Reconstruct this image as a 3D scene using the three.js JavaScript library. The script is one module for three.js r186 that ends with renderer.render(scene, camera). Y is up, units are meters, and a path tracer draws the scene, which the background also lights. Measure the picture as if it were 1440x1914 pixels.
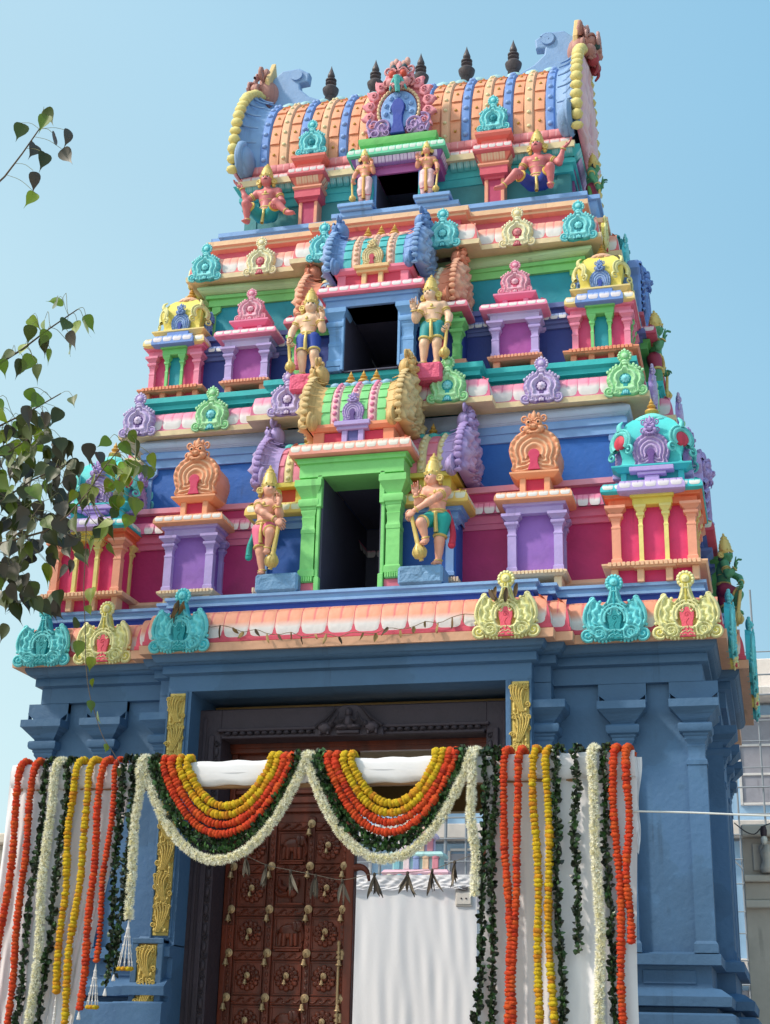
import * as THREE from 'three';
import { mergeGeometries, toCreasedNormals, mergeVertices } from 'three/addons/utils/BufferGeometryUtils.js';

// ---------------------------------------------------------------- camera, sky, sun, exposure
const renderer = new THREE.WebGLRenderer({ antialias: true });
renderer.setSize(770, 1024);
renderer.toneMapping = THREE.LinearToneMapping;
renderer.toneMappingExposure = 1.08;
renderer.shadowMap.enabled = true;
renderer.shadowMap.type = THREE.PCFSoftShadowMap;
const scene = new THREE.Scene();
const camera = new THREE.PerspectiveCamera(38.82, 770 / 1024, 0.1, 2000);
camera.position.set(3.4635, 1.55, 12);
camera.rotation.set(0.35227, 0.26178, 0.02590, 'YXZ');

const clamp = (x, a = 0, b = 1) => Math.min(b, Math.max(a, x));
const SUN = new THREE.Vector3(-0.60, 0.707, 0.375).normalize();
function skyTexture() {
  const W = 1024, H = 512, a = new Float32Array(W * H * 4);
  const sh = new THREE.Vector2(SUN.x, SUN.z).normalize();
  for (let j = 0; j < H; j++) for (let i = 0; i < W; i++) {
    const ph = ((i + 0.5) / W - 0.5) * Math.PI * 2, el = ((j + 0.5) / H - 0.5) * Math.PI;
    const cz = Math.cos(ph) * sh.x + Math.sin(ph) * sh.y, e = Math.max(0, el) * 180 / Math.PI;
    const x = Math.exp(-e / 22) * (2.1 + 2.7 * cz * (cz > 0 ? 0.35 : 1)), w = 1.05 * (1 - Math.exp(-Math.max(0.05, x) / 1.0));
    const dk = 1 - 0.25 * Math.max(0, (e - 35) / 55);
    const o = (j * W + i) * 4, g = el < 0 ? 0.75 : 1;
    const ang = Math.acos(clamp(Math.cos(el) * (Math.cos(ph) * SUN.x + Math.sin(ph) * SUN.z) + Math.sin(el) * SUN.y, -1, 1)), au = 3.2 * Math.exp(-ang / 0.31), hz = 1 + 0.022 * Math.sin(ph * 5 + 3 * Math.sin(el * 7 + ph * 2)) * Math.sin(el * 9 + 1.3 * Math.sin(ph * 7));   // the bright hazy sky round the sun
    a[o] = (au + 0.192 * dk + (0.69 - 0.192) * w) * g * hz; a[o + 1] = (au * 0.93 + 0.46 * dk + (0.88 - 0.46) * w) * g * hz; a[o + 2] = (au * 0.80 + 0.70 * dk + (0.88 - 0.70) * w) * g * hz; a[o + 3] = 1;
  }
  const t = new THREE.DataTexture(a, W, H, THREE.RGBAFormat, THREE.FloatType);
  t.mapping = THREE.EquirectangularReflectionMapping; t.magFilter = t.minFilter = THREE.LinearFilter; t.needsUpdate = true;
  return t;
}


scene.background = skyTexture();
scene.environment = scene.background;
const sun = new THREE.DirectionalLight(new THREE.Color(1, 0.90, 0.76), 3.1);
sun.position.copy(SUN).multiplyScalar(40).add(new THREE.Vector3(0, 4, -2));
sun.target.position.set(0, 4, -2);
sun.castShadow = true; sun.shadow.radius = 9; sun.shadow.mapSize.set(4096, 4096);
Object.assign(sun.shadow.camera, { left: -14, right: 14, top: 14, bottom: -14, near: 1, far: 90 });
scene.add(sun, sun.target);

// ---------------------------------------------------------------- helpers
const V = (x, y, z) => new THREE.Vector3(x, y, z);
function rng(s) { return () => { s = (s + 0x6d2b79f5) | 0; let t = Math.imul(s ^ (s >>> 15), 1 | s); t = (t + Math.imul(t ^ (t >>> 7), 61 | t)) ^ t; return ((t ^ (t >>> 14)) >>> 0) / 4294967296; }; }
const R0 = rng(7), rr = (a, b, r = R0) => a + (b - a) * r();
const D2R = Math.PI / 180;
const M = (x = 0, y = 0, z = 0, rx = 0, ry = 0, rz = 0, sx = 1, sy = sx, sz = sx) => new THREE.Matrix4().compose(V(x, y, z), new THREE.Quaternion().setFromEuler(new THREE.Euler(rx, ry, rz)), V(sx, sy, sz));

// value noise that repeats, for the paint maps
function noiseMap(n, per, seed, oct = 5) {
  const r = rng(seed), out = new Float32Array(n * n); let amp = 1, tot = 0;
  for (let o = 0; o < oct; o++) {
    const p = per << o, g = Array.from({ length: p * p }, () => r());
    for (let y = 0; y < n; y++) for (let x = 0; x < n; x++) {
      const fx = x / n * p, fy = y / n * p, ix = Math.floor(fx), iy = Math.floor(fy); let u = fx - ix, v = fy - iy;
      u = u * u * (3 - 2 * u); v = v * v * (3 - 2 * v);
      const G = (a, b) => g[((b % p) * p) + (a % p)];
      out[y * n + x] += amp * ((G(ix, iy) * (1 - u) + G(ix + 1, iy) * u) * (1 - v) + (G(ix, iy + 1) * (1 - u) + G(ix + 1, iy + 1) * u) * v);
    }
    tot += amp; amp *= 0.55;
  }
  return out.map((q) => q / tot);
}
function tex(n, fn, srgb = true) {
  const d = new Uint8Array(n * n * 4);
  for (let y = 0; y < n; y++) for (let x = 0; x < n; x++) { const c = fn(x, y), o = (y * n + x) * 4; d[o] = c[0] * 255; d[o + 1] = c[1] * 255; d[o + 2] = c[2] * 255; d[o + 3] = 255; }
  const t = new THREE.DataTexture(d, n, n, THREE.RGBAFormat); t.wrapS = t.wrapT = THREE.RepeatWrapping; t.magFilter = THREE.LinearFilter; t.minFilter = THREE.LinearMipmapLinearFilter; t.generateMipmaps = true;
  if (srgb) t.colorSpace = THREE.SRGBColorSpace; t.needsUpdate = true; return t;
}
const lerp = (a, b, t) => a + (b - a) * t, sst = (a, b, x) => { x = clamp((x - a) / (b - a)); return x * x * (3 - 2 * x); };
const NA = noiseMap(512, 4, 11), NB = noiseMap(512, 16, 23, 5), NC = noiseMap(512, 3, 37, 6);
const grime = tex(512, (x, y) => {
  const a = NA[y * 512 + x], b = NB[y * 512 + x], st = NB[((y >> 4) % 512) * 512 + x];
  let v = 0.97 + 0.10 * (a - 0.5) + 0.08 * (b - 0.5) - 0.2 * sst(0.6, 0.8, st) * sst(0.5, 0.7, a);
  v -= 0.08 * sst(0.64, 0.80, NC[y * 512 + x]);
  return [clamp(v), clamp(v * 0.995), clamp(v * 0.985)];
});
grime.repeat.set(0.55, 0.55);
const wallGrime = tex(512, (x, y) => {   // weathered plaster: patches, trowel sweeps, runs of dirt
  const a = NC[y * 512 + x], b = NA[((y * 2) % 512) * 512 + x], f = NB[y * 512 + x], st = NB[((y >> 5) % 512) * 512 + ((x * 2) % 512)];
  let v = 0.93 + 0.24 * (a - 0.5) + 0.12 * (b - 0.5) + 0.06 * (f - 0.5) - 0.22 * sst(0.6, 0.82, st) * sst(0.45, 0.7, b);
  const p = sst(0.56, 0.575, a) * 0.05; v += p;
  return [clamp(v * 0.995), clamp(v), clamp(v * 0.99)];
});
wallGrime.repeat.set(0.36, 0.36);
const plaster = tex(512, (x, y) => { const v = 0.5 + 0.9 * (NB[y * 512 + x] - 0.5) + 0.35 * (NA[y * 512 + x] - 0.5); return [clamp(v), clamp(v), clamp(v)]; }, false);
plaster.repeat.set(1.6, 1.6);
const woodMap = tex(512, (x, y) => { const g = NB[((y >> 3) % 512) * 512 + x], v = 0.72 + 0.5 * (g - 0.5) + 0.25 * (NA[y * 512 + x] - 0.5); return [clamp(v), clamp(v * 0.96), clamp(v * 0.92)]; });
woodMap.repeat.set(0.8, 0.8);
const lin = (hex) => new THREE.Color(hex);
const chalk = (hex) => { const c = lin(hex), f = (q) => Math.min(0.84, q * 1.02 + 0.006); return c.setRGB(f(c.r), f(c.g), f(c.b)); };   // chalky exterior paint
const matCache = new Map();
function paint(hex, o = {}) {
  const k = hex + JSON.stringify(o);
  if (!matCache.has(k)) {
    const m = new THREE.MeshStandardMaterial({ color: o.raw ? lin(hex) : chalk(hex), roughness: o.rough ?? 0.62, metalness: o.metal ?? 0, map: o.map === null ? null : o.map === 'wall' ? wallGrime : grime, bumpMap: plaster, bumpScale: o.bump ?? 0.003, side: o.side ?? THREE.FrontSide });
    if (o.vc) { m.vertexColors = true; m.color.set(0xffffff); }
    matCache.set(k, m);
  }
  return matCache.get(k);
}
const vcMat = paint('#ffffff', { vc: 1 });

function prep(g) {
  g = g.index ? g.toNonIndexed() : g;
  for (const k of Object.keys(g.attributes)) if (!['position', 'normal', 'color'].includes(k)) g.deleteAttribute(k);
  if (!g.attributes.normal) g.computeVertexNormals();
  g.morphAttributes = {};
  return g;
}
function boxUV(g) {
  const p = g.attributes.position, n = g.attributes.normal, uv = new Float32Array(p.count * 2);
  for (let i = 0; i < p.count; i++) {
    const ax = Math.abs(n.getX(i)), ay = Math.abs(n.getY(i)), az = Math.abs(n.getZ(i)), x = p.getX(i), y = p.getY(i), z = p.getZ(i);
    if (ax >= ay && ax >= az) { uv[2 * i] = z + 3.1; uv[2 * i + 1] = y; } else if (ay >= az) { uv[2 * i] = x; uv[2 * i + 1] = z + 1.7; } else { uv[2 * i] = x; uv[2 * i + 1] = y; }
  }
  g.setAttribute('uv', new THREE.BufferAttribute(uv, 2));
  return g;
}
function fill(g, c) { const k = typeof c === 'string' ? lin(c) : c, n = g.attributes.position.count, a = new Float32Array(n * 3); for (let i = 0; i < n; i++) { a[3 * i] = k.r; a[3 * i + 1] = k.g; a[3 * i + 2] = k.b; } g.setAttribute('color', new THREE.BufferAttribute(a, 3)); return g; }
function join(list) {
  let gs = list.filter(Boolean).map(prep);
  const hasC = gs.some((g) => g.attributes.color);
  if (hasC) gs = gs.map((g) => g.attributes.color ? g : fill(g, '#ffffff'));
  const g = gs.length === 1 ? gs[0] : mergeGeometries(gs, false);
  return boxUV(g);
}
const names = new Map();
function topName(n) { const k = names.get(n) ?? 0; names.set(n, k + 1); return k ? n + '_' + String(k).padStart(3, '0') : n; }
function partName(parent, n) { parent.userData._ ??= {}; const k = parent.userData._[n] ?? 0; parent.userData._[n] = k + 1; return k ? n + '_' + String(k).padStart(3, '0') : n; }
function mesh(name, geo, mat, parent) {
  const m = new THREE.Mesh(geo, mat); m.castShadow = m.receiveShadow = true;
  m.name = parent === scene ? topName(name) : name; parent.add(m); return m;
}
const mk = (name, list, mat, parent) => mesh(name, join(Array.isArray(list) ? list : [list]), mat, parent);
function grp(name, parent, x = 0, y = 0, z = 0, ry = 0) { const g = new THREE.Group(); g.name = parent === scene ? topName(name) : name; g.position.set(x, y, z); g.rotation.y = ry; parent.add(g); return g; }
function tag(o, label, category, group) { o.userData.label = label; o.userData.category = category; if (group) o.userData.group = group; return o; }
function struct(o) { o.userData.kind = 'structure'; return o; }
const xf = (g, m) => { g.applyMatrix4(m); return g; };

// a box with bevelled edges, by its bounds
function bx(x0, x1, y0, y1, z0, z1, c = 0.006) {
  const hx = Math.abs(x1 - x0) / 2, hy = Math.abs(y1 - y0) / 2, hz = Math.abs(z1 - z0) / 2; c = Math.min(c, hx * 0.45, hy * 0.45, hz * 0.45);
  const v = (sx, sy, sz, k) => [sx * (hx - (k === 0 ? 0 : c)), sy * (hy - (k === 1 ? 0 : c)), sz * (hz - (k === 2 ? 0 : c))];
  const pos = [], S = [-1, 1];
  const tri = (a, b, d) => { const n = [(b[1] - a[1]) * (d[2] - a[2]) - (b[2] - a[2]) * (d[1] - a[1]), (b[2] - a[2]) * (d[0] - a[0]) - (b[0] - a[0]) * (d[2] - a[2]), (b[0] - a[0]) * (d[1] - a[1]) - (b[1] - a[1]) * (d[0] - a[0])]; const c0 = [(a[0] + b[0] + d[0]), (a[1] + b[1] + d[1]), (a[2] + b[2] + d[2])]; if (n[0] * c0[0] + n[1] * c0[1] + n[2] * c0[2] < 0) pos.push(...a, ...d, ...b); else pos.push(...a, ...b, ...d); };
  const quad = (a, b, d, e) => { tri(a, b, d); tri(a, d, e); };
  for (const s of S) {
    quad(v(s, -1, -1, 0), v(s, 1, -1, 0), v(s, 1, 1, 0), v(s, -1, 1, 0)); quad(v(-1, s, -1, 1), v(1, s, -1, 1), v(1, s, 1, 1), v(-1, s, 1, 1)); quad(v(-1, -1, s, 2), v(1, -1, s, 2), v(1, 1, s, 2), v(-1, 1, s, 2));
    for (const t of S) { quad(v(s, t, -1, 0), v(s, t, 1, 0), v(s, t, 1, 1), v(s, t, -1, 1)); quad(v(s, -1, t, 0), v(s, 1, t, 0), v(s, 1, t, 2), v(s, -1, t, 2)); quad(v(-1, s, t, 1), v(1, s, t, 1), v(1, s, t, 2), v(-1, s, t, 2)); for (const u of S) tri(v(s, t, u, 0), v(s, t, u, 1), v(s, t, u, 2)); }
  }
  const g = new THREE.BufferGeometry(); g.setAttribute('position', new THREE.Float32BufferAttribute(pos, 3)); g.computeVertexNormals();
  return xf(g, M((x0 + x1) / 2, (y0 + y1) / 2, (z0 + z1) / 2));
}
// plans are closed (x, z) outlines of right-angled corners, counted from the front left round by the right
const rect = (x0, x1, z0, z1) => [[x0, z1], [x1, z1], [x1, z0], [x0, z0]];
const ZC = -2.05;
function stepPlan(W, F, front = [], side = []) {
  const H = F - ZC, p = [];
  const run = (half, dist, steps, at) => { const up = [], down = []; let cur = dist; up.push([-half, cur]); for (const [h, q, k] of steps) { up.push([-h, cur, k], [-h, dist + q, k]); down.unshift([h, dist + q, k], [h, cur, k]); cur = dist + q; } for (const q of [...up, ...down]) p.push([...at(q[0], q[1]), q[2]]); };
  run(W, H, front, (a, d) => [a, ZC + d]); run(H, W, side, (a, d) => [d, ZC - a]); run(W, H, front, (a, d) => [-a, ZC - d]); run(H, W, side, (a, d) => [-d, ZC + a]);
  return p;
}
function planNormals(plan) {
  return plan.map((a, i) => { const b = plan[(i + 1) % plan.length], dx = b[0] - a[0], dz = b[1] - a[1], l = Math.hypot(dx, dz); return [-dz / l, dx / l, l]; });
}
function offset(plan, out) {
  const n = planNormals(plan), N = plan.length;
  return plan.map((v, i) => { const a = n[(i + N - 1) % N], b = n[i], dot = a[0] * b[0] + a[1] * b[1]; const k = dot > 0.99 ? 0.5 : 1; if (v[2] === 1) return [v[0], v[1]]; if (v[2] === 2) return [v[0], v[1] + out * (a[1] + b[1]) * k]; return [v[0] + out * (a[0] + b[0]) * k, v[1] + out * (a[1] + b[1]) * k]; });
}
function mould(plan, prof, crease = 0.7) {
  const pos = [], rings = prof.map(([o, y]) => offset(plan, o).map((q) => [q[0], y, q[1]])), N = plan.length;
  for (let j = 0; j + 1 < rings.length; j++) for (let i = 0; i < N; i++) {
    const a = rings[j][i], b = rings[j][(i + 1) % N], c = rings[j + 1][(i + 1) % N], d = rings[j + 1][i];
    pos.push(...a, ...b, ...c, ...a, ...c, ...d);
  }
  const g = new THREE.BufferGeometry(); g.setAttribute('position', new THREE.Float32BufferAttribute(pos, 3));
  return toCreasedNormals(g, crease);
}
function cap(plan, out, y, up = true) {
  const s = new THREE.Shape(offset(plan, out).map(([x, z]) => new THREE.Vector2(x, -z))), g = new THREE.ShapeGeometry(s);
  g.rotateX(-Math.PI / 2); g.translate(0, y, 0);
  if (!up) { const ix = g.index.array; for (let i = 0; i < ix.length; i += 3) { const t = ix[i]; ix[i] = ix[i + 1]; ix[i + 1] = t; } g.attributes.normal.array.forEach((q, i, a) => { a[i] = -q; }); }
  return g;
}
const solid = (plan, prof, crease) => join([mould(plan, prof, crease), cap(plan, prof[0][0], prof[0][1], false), cap(plan, prof[prof.length - 1][0], prof[prof.length - 1][1], true)]);
const arcProf = (o0, y0, o1, y1, n = 8) => Array.from({ length: n + 1 }, (_, i) => { const s = i / n * Math.PI / 2; return [o1 + (o0 - o1) * Math.cos(s), y0 + (y1 - y0) * Math.sin(s)]; });   // convex, bottom (o0,y0) to top (o1,y1)
const softProf = (o0, y0, o1, y1, n = 8) => Array.from({ length: n + 1 }, (_, i) => { const s = i / n * Math.PI / 2; return [o1 + (o0 - o1) * Math.pow(Math.max(0, Math.cos(s)), 0.7), y0 + (y1 - y0) * lerp(Math.sin(s), i / n, 0.4)]; });
const rollProf = (o, y0, y1, b, n = 8) => Array.from({ length: n + 1 }, (_, i) => { const s = i / n * Math.PI; return [o + b * Math.sin(s), lerp(y0, y1, i / n)]; });
const caveProf = (o0, y0, o1, y1, n = 7) => Array.from({ length: n + 1 }, (_, i) => { const s = i / n * Math.PI / 2; return [o0 + (o1 - o0) * (1 - Math.cos(s)), y0 + (y1 - y0) * Math.sin(s)]; });
const lathe = (pts, n = 20) => toCreasedNormals(new THREE.LatheGeometry(pts.map(([r, y]) => new THREE.Vector2(Math.max(r, 1e-4), y)), n), 0.8);
const sph = (x, y, z, r, sx = 1, sy = 1, sz = 1, n = 10) => xf(new THREE.SphereGeometry(r, n, Math.max(6, n - 3)), M(x, y, z, 0, 0, 0, sx, sy, sz));
const tube = (pts, r, n = 16, k = 6, closed = false) => new THREE.TubeGeometry(new THREE.CatmullRomCurve3(pts.map((p) => V(...p)), closed), n, r, k, closed);
function taperTube(pts, r0, r1, n = 14, k = 6) {
  const c = new THREE.CatmullRomCurve3(pts.map((p) => V(...p))), g = new THREE.TubeGeometry(c, n, 1, k), p = g.attributes.position;
  for (let i = 0; i <= n; i++) { const q = c.getPointAt(i / n), r = lerp(r0, r1, i / n); for (let j = 0; j <= k; j++) { const o = i * (k + 1) + j; p.setXYZ(o, q.x + (p.getX(o) - q.x) * r, q.y + (p.getY(o) - q.y) * r, q.z + (p.getZ(o) - q.z) * r); } }
  g.computeVertexNormals(); return g;
}
function spiral(x, y, z, R, turns, a0, dir, tr, squash = 1) {
  const pts = []; const n = 16; for (let i = 0; i <= n; i++) { const t = i / n, a = a0 + dir * t * turns * Math.PI * 2, r = R * (1 - 0.86 * t); pts.push([x + Math.cos(a) * r, y + Math.sin(a) * r, z + t * tr * 0.6]); }
  return taperTube(pts, tr, tr * 0.7, 22, 5);
}
const flip = (g) => { g = g.clone(); g.scale(-1, 1, 1); if (g.index) { const a = g.index.array; for (let i = 0; i < a.length; i += 3) { const t = a[i]; a[i] = a[i + 1]; a[i + 1] = t; } } else for (const at of Object.values(g.attributes)) { const s = at.itemSize, a = at.array; for (let i = 0; i < at.count; i += 3) for (let k = 0; k < s; k++) { const t = a[i * s + k]; a[i * s + k] = a[(i + 1) * s + k]; a[(i + 1) * s + k] = t; } } return g; };
function prism(pts, z0, z1, bevel = 0.008) {
  const s = new THREE.Shape(pts.map((p) => new THREE.Vector2(...p))), b = Math.min(bevel, (z1 - z0) * 0.4);
  const g = new THREE.ExtrudeGeometry(s, { depth: z1 - z0 - 2 * b, bevelEnabled: b > 0, bevelThickness: b, bevelSize: b, bevelOffset: -b, bevelSegments: 2, curveSegments: 8 });
  g.translate(0, 0, z0 + b); return g;
}
const circ = (cx, cy, r, n = 20, a0 = 0, a1 = Math.PI * 2) => Array.from({ length: n }, (_, i) => { const a = a0 + (a1 - a0) * i / n; return [cx + r * Math.cos(a), cy + r * Math.sin(a)]; });
// ---------------------------------------------------------------- carved ornament
// a relief carved on a plate: outline given as its right half from bottom centre to top centre, height by fn(theta, t, x, y)
function polarRelief(half, cy, d, fn, o = {}) {
  const poly = [...half, ...half.slice(1, -1).reverse().map(([x, y]) => [-x, y])], nA = o.nA ?? 96, nT = o.nT ?? 12, back = o.back ?? 0.03;
  const Rth = (th) => {
    const dx = Math.sin(th), dy = Math.cos(th); let best = 0.01;
    for (let i = 0; i < poly.length; i++) {
      const [ax, ay] = poly[i], [bx_, by] = poly[(i + 1) % poly.length], ex = bx_ - ax, ey = by - ay, den = dx * ey - dy * ex; if (Math.abs(den) < 1e-9) continue;
      const r = (ax * ey - (ay - cy) * ex) / den, s = (ax * dy - (ay - cy) * dx) / den; if (s >= -1e-6 && s <= 1 + 1e-6 && r > best) best = r;
    }
    return best;
  };
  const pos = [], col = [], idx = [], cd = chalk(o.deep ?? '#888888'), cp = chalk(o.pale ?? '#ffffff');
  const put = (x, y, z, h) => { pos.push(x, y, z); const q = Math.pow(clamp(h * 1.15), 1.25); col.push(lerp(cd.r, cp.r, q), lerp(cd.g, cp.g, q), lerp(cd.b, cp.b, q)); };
  for (let j = 0; j <= nT + 1; j++) for (let i = 0; i < nA; i++) {
    const th = i / nA * Math.PI * 2, R = Rth(th), t = Math.min(1, j / nT), x = Math.sin(th) * R * t, y = cy + Math.cos(th) * R * t;
    if (j === nT + 1) put(x, y, -back, 0.1); else { const h = fn(th > Math.PI ? 2 * Math.PI - th : th, t, x, y, R); put(x, y, h * d, h); }
  }
  for (let j = 0; j <= nT; j++) for (let i = 0; i < nA; i++) { const a = j * nA + i, b = j * nA + (i + 1) % nA, c = a + nA, e = b + nA; idx.push(a, e, b, a, c, e); }
  const g = new THREE.BufferGeometry(); g.setAttribute('position', new THREE.Float32BufferAttribute(pos, 3)); g.setAttribute('color', new THREE.Float32BufferAttribute(col, 3)); g.setIndex(idx); g.computeVertexNormals();
  // face outward
  const n = g.attributes.normal; let s = 0; for (let i = 0; i < n.count; i++) s += n.getZ(i); if (s < 0) { for (let i = 0; i < idx.length; i += 3) [idx[i], idx[i + 1]] = [idx[i + 1], idx[i]]; g.setIndex(idx); g.computeVertexNormals(); }
  return g;
}
const ridge = (x, k = 1) => Math.pow(0.5 + 0.5 * Math.cos(x), k);
const nasiCache = new Map();
// style A: winged crest with a tall knob (lowest cornice); style B: ringed crest with a boss; both 1 = half width
function nasi(style, deep, pale, coreHex, bossHex) {
  const key = [style, deep, pale, coreHex, bossHex].join();
  if (nasiCache.has(key)) return nasiCache.get(key);
  const g = new THREE.Group(), body = [];
  if (style === 'A') {
    const half = [[0, 0.04], [0.42, 0.0], [0.62, 0.06], [0.78, 0.22], [0.84, 0.45], [0.88, 0.7], [0.84, 0.98], [0.76, 1.2], [0.66, 1.33], [0.56, 1.3], [0.5, 1.16], [0.36, 1.1], [0.22, 1.24], [0.16, 1.45], [0.14, 1.6], [0, 1.62]];
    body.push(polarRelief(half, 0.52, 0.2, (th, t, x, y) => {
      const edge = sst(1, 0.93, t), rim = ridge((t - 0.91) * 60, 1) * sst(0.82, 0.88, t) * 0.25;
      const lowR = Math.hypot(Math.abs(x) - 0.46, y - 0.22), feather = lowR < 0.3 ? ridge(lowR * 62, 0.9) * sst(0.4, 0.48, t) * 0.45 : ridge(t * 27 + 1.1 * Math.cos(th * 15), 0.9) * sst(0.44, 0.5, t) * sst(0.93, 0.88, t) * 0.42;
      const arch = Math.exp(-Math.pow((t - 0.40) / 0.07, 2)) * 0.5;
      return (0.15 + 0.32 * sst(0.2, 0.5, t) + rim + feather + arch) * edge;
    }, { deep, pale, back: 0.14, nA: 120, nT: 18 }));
    for (const s of [-1, 1]) { body.push(fill(spiral(s * 0.8, 0.2, 0.06, 0.2, 1.6, s > 0 ? -2.2 : Math.PI + 2.2, s > 0 ? 1 : -1, 0.055), pale), fill(sph(s * 0.8, 0.2, 0.02, 0.17, 1, 1, 0.5, 12), deep)); body.push(fill(spiral(s * 0.62, 1.26, 0.1, 0.1, 1.1, s > 0 ? -1 : Math.PI + 1, s > 0 ? 1 : -1, 0.035), pale)); for (let k = 0; k < 9; k++) { const a = lerp(-0.3, 1.15, k / 8); body.push(fill(sph(s * (0.1 + 0.8 * Math.cos(a)), 0.42 + 0.86 * Math.sin(a), 0.03, 0.055, 1, 1, 0.9, 6), pale)); } for (let k = 0; k < 6; k++) body.push(fill(sph(s * (0.16 + k * 0.105), 0.045 - 0.03 * Math.sin(k), 0.05, 0.06, 0.8, 1.2, 0.8, 6), pale)); }
    for (const [r, q] of [[0.3, 0.04], [0.4, 0.035]]) { const ar = []; for (let k = 0; k <= 12; k++) { const a = lerp(-0.35, Math.PI + 0.35, k / 12); ar.push([Math.cos(a) * r, 0.66 + Math.sin(a) * r * 1.1, 0.15]); } body.push(fill(tube(ar, q, 24, 6), pale)); }
    for (const s of [-1, 1]) body.push(fill(taperTube([[s * 0.74, 0.36, 0.06], [s * 0.88, 0.62, 0.09], [s * 0.84, 0.95, 0.1], [s * 0.7, 1.18, 0.1], [s * 0.58, 1.28, 0.08]], 0.05, 0.075, 16, 7), pale));
    for (const s of [-1, 1]) body.push(fill(spiral(s * 0.45, 0.24, 0.1, 0.2, 1.4, s > 0 ? 2 : Math.PI - 2, -s, 0.045), pale));
    for (const s of [-1, 0, 1]) body.push(fill(taperTube([[s * 0.2, 1.08, 0.14], [s * 0.1, 1.3, 0.16], [s * 0.07, 1.62, 0.14]], 0.05, 0.035, 8, 5), s ? pale : deep));
    const n = 14; for (let k = 0; k < n; k++) { const a = k / n * 2 * Math.PI; body.push(fill(sph(0.21 * Math.cos(a), 1.78 + 0.21 * Math.sin(a), 0.02, 0.065, 1, 1, 1.1, 6), pale)); }
    body.push(fill(sph(0, 1.78, 0, 0.22, 1, 1, 0.5, 14), deep), fill(sph(0, 1.78, 0.1, 0.12, 1, 1, 0.5, 12), pale), fill(sph(0, 1.78, 0.16, 0.05, 1, 1, 0.6, 8), pale));
  } else {
    const half = [[0, 0.05], [0.3, 0.0], [0.55, 0.05], [0.72, 0.2], [0.7, 0.45], [0.8, 0.62], [0.86, 0.85], [0.8, 1.12], [0.66, 1.34], [0.46, 1.5], [0.26, 1.58], [0.2, 1.7], [0.16, 1.86], [0, 1.88]];
    body.push(polarRelief(half, 0.82, 0.22, (th, t) => {
      const edge = sst(1, 0.92, t), up = th < 2.35 ? 1 : 0.25;
      const rings = ridge((t - 0.52) * 21, 1.2) * sst(0.32, 0.4, t) * sst(0.9, 0.84, t) * 0.5 * up, sc = ridge(th * 22, 0.8) * sst(0.8, 0.88, t) * 0.3;
      return (0.12 + 0.42 * sst(0.22, 0.36, t) * sst(1.15, 0.5, t) + rings + sc + (1 - up) * 0.4 * ridge(t * 20) * sst(0.35, 0.5, t)) * edge;
    }, { deep, pale, back: 0.14, nA: 104, nT: 18 }));
    for (const s of [-1, 1]) { body.push(fill(spiral(s * 0.74, 0.24, 0.07, 0.25, 1.6, s > 0 ? -2.2 : Math.PI + 2.2, s > 0 ? 1 : -1, 0.062), pale), fill(sph(s * 0.74, 0.24, 0.02, 0.22, 1, 1, 0.5, 12), deep), fill(spiral(s * 0.38, 0.2, 0.1, 0.15, 1.2, s > 0 ? Math.PI + 1 : -1, s > 0 ? -1 : 1, 0.045), pale)); }
    for (const s of [-1, 1]) for (let k = 0; k < 4; k++) body.push(fill(sph(s * (0.78 - 0.13 * k), 1.22 + 0.1 * k, 0.06, 0.075, 1, 1.2, 0.8, 6), pale));
    const n = 13; for (let k = 0; k < n; k++) { const a = k / n * 2 * Math.PI; body.push(fill(sph(0.27 * Math.cos(a), 1.98 + 0.27 * Math.sin(a), 0.02, 0.075, 1, 1, 1.1, 6), pale)); }
    body.push(fill(sph(0, 1.98, 0, 0.27, 1, 1, 0.5, 14), deep), fill(sph(0, 1.98, 0.11, 0.14, 1, 1, 0.5, 12), pale), fill(sph(0, 2.28, 0, 0.08, 0.9, 1.4, 0.9, 8), pale), fill(sph(0, 1.56, 0.12, 0.1, 1.5, 0.8, 0.8, 8), pale));
  }
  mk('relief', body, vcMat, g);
  if (style === 'A') {
    const k = [[-0.22, 0.02], [0.22, 0.02], [0.23, 0.1], [0.15, 0.2], [0.16, 0.45], [0.2, 0.6], ...circ(0, 0.7, 0.21, 9, -0.2, Math.PI + 0.2), [-0.2, 0.6], [-0.16, 0.45], [-0.15, 0.2], [-0.23, 0.1]];
    mk('niche_panel', [xf(prism(k, 0, 0.1, 0.02), M(0, 0, 0.06)), spiral(0, 0.68, 0.155, 0.09, 1.3, 0, 1, 0.016), taperTube([[0.05, 0.58, 0.155], [-0.03, 0.45, 0.155], [0.03, 0.3, 0.155], [-0.03, 0.12, 0.155]], 0.018, 0.014, 12, 5)], paint(coreHex), g);
  } else {
    const k = [[-0.24, 0.02], [0.24, 0.02], [0.2, 0.12], [0.1, 0.3], [0.1, 0.55], [-0.1, 0.55], [-0.1, 0.3], [-0.2, 0.12]];
    mk('niche_panel', [xf(prism(k, 0, 0.09, 0.02), M(0, 0, 0.07)), xf(prism(circ(0, 0.82, 0.27, 24), 0, 0.07, 0.02), M(0, 0, 0.04))], paint(coreHex), g);
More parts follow.
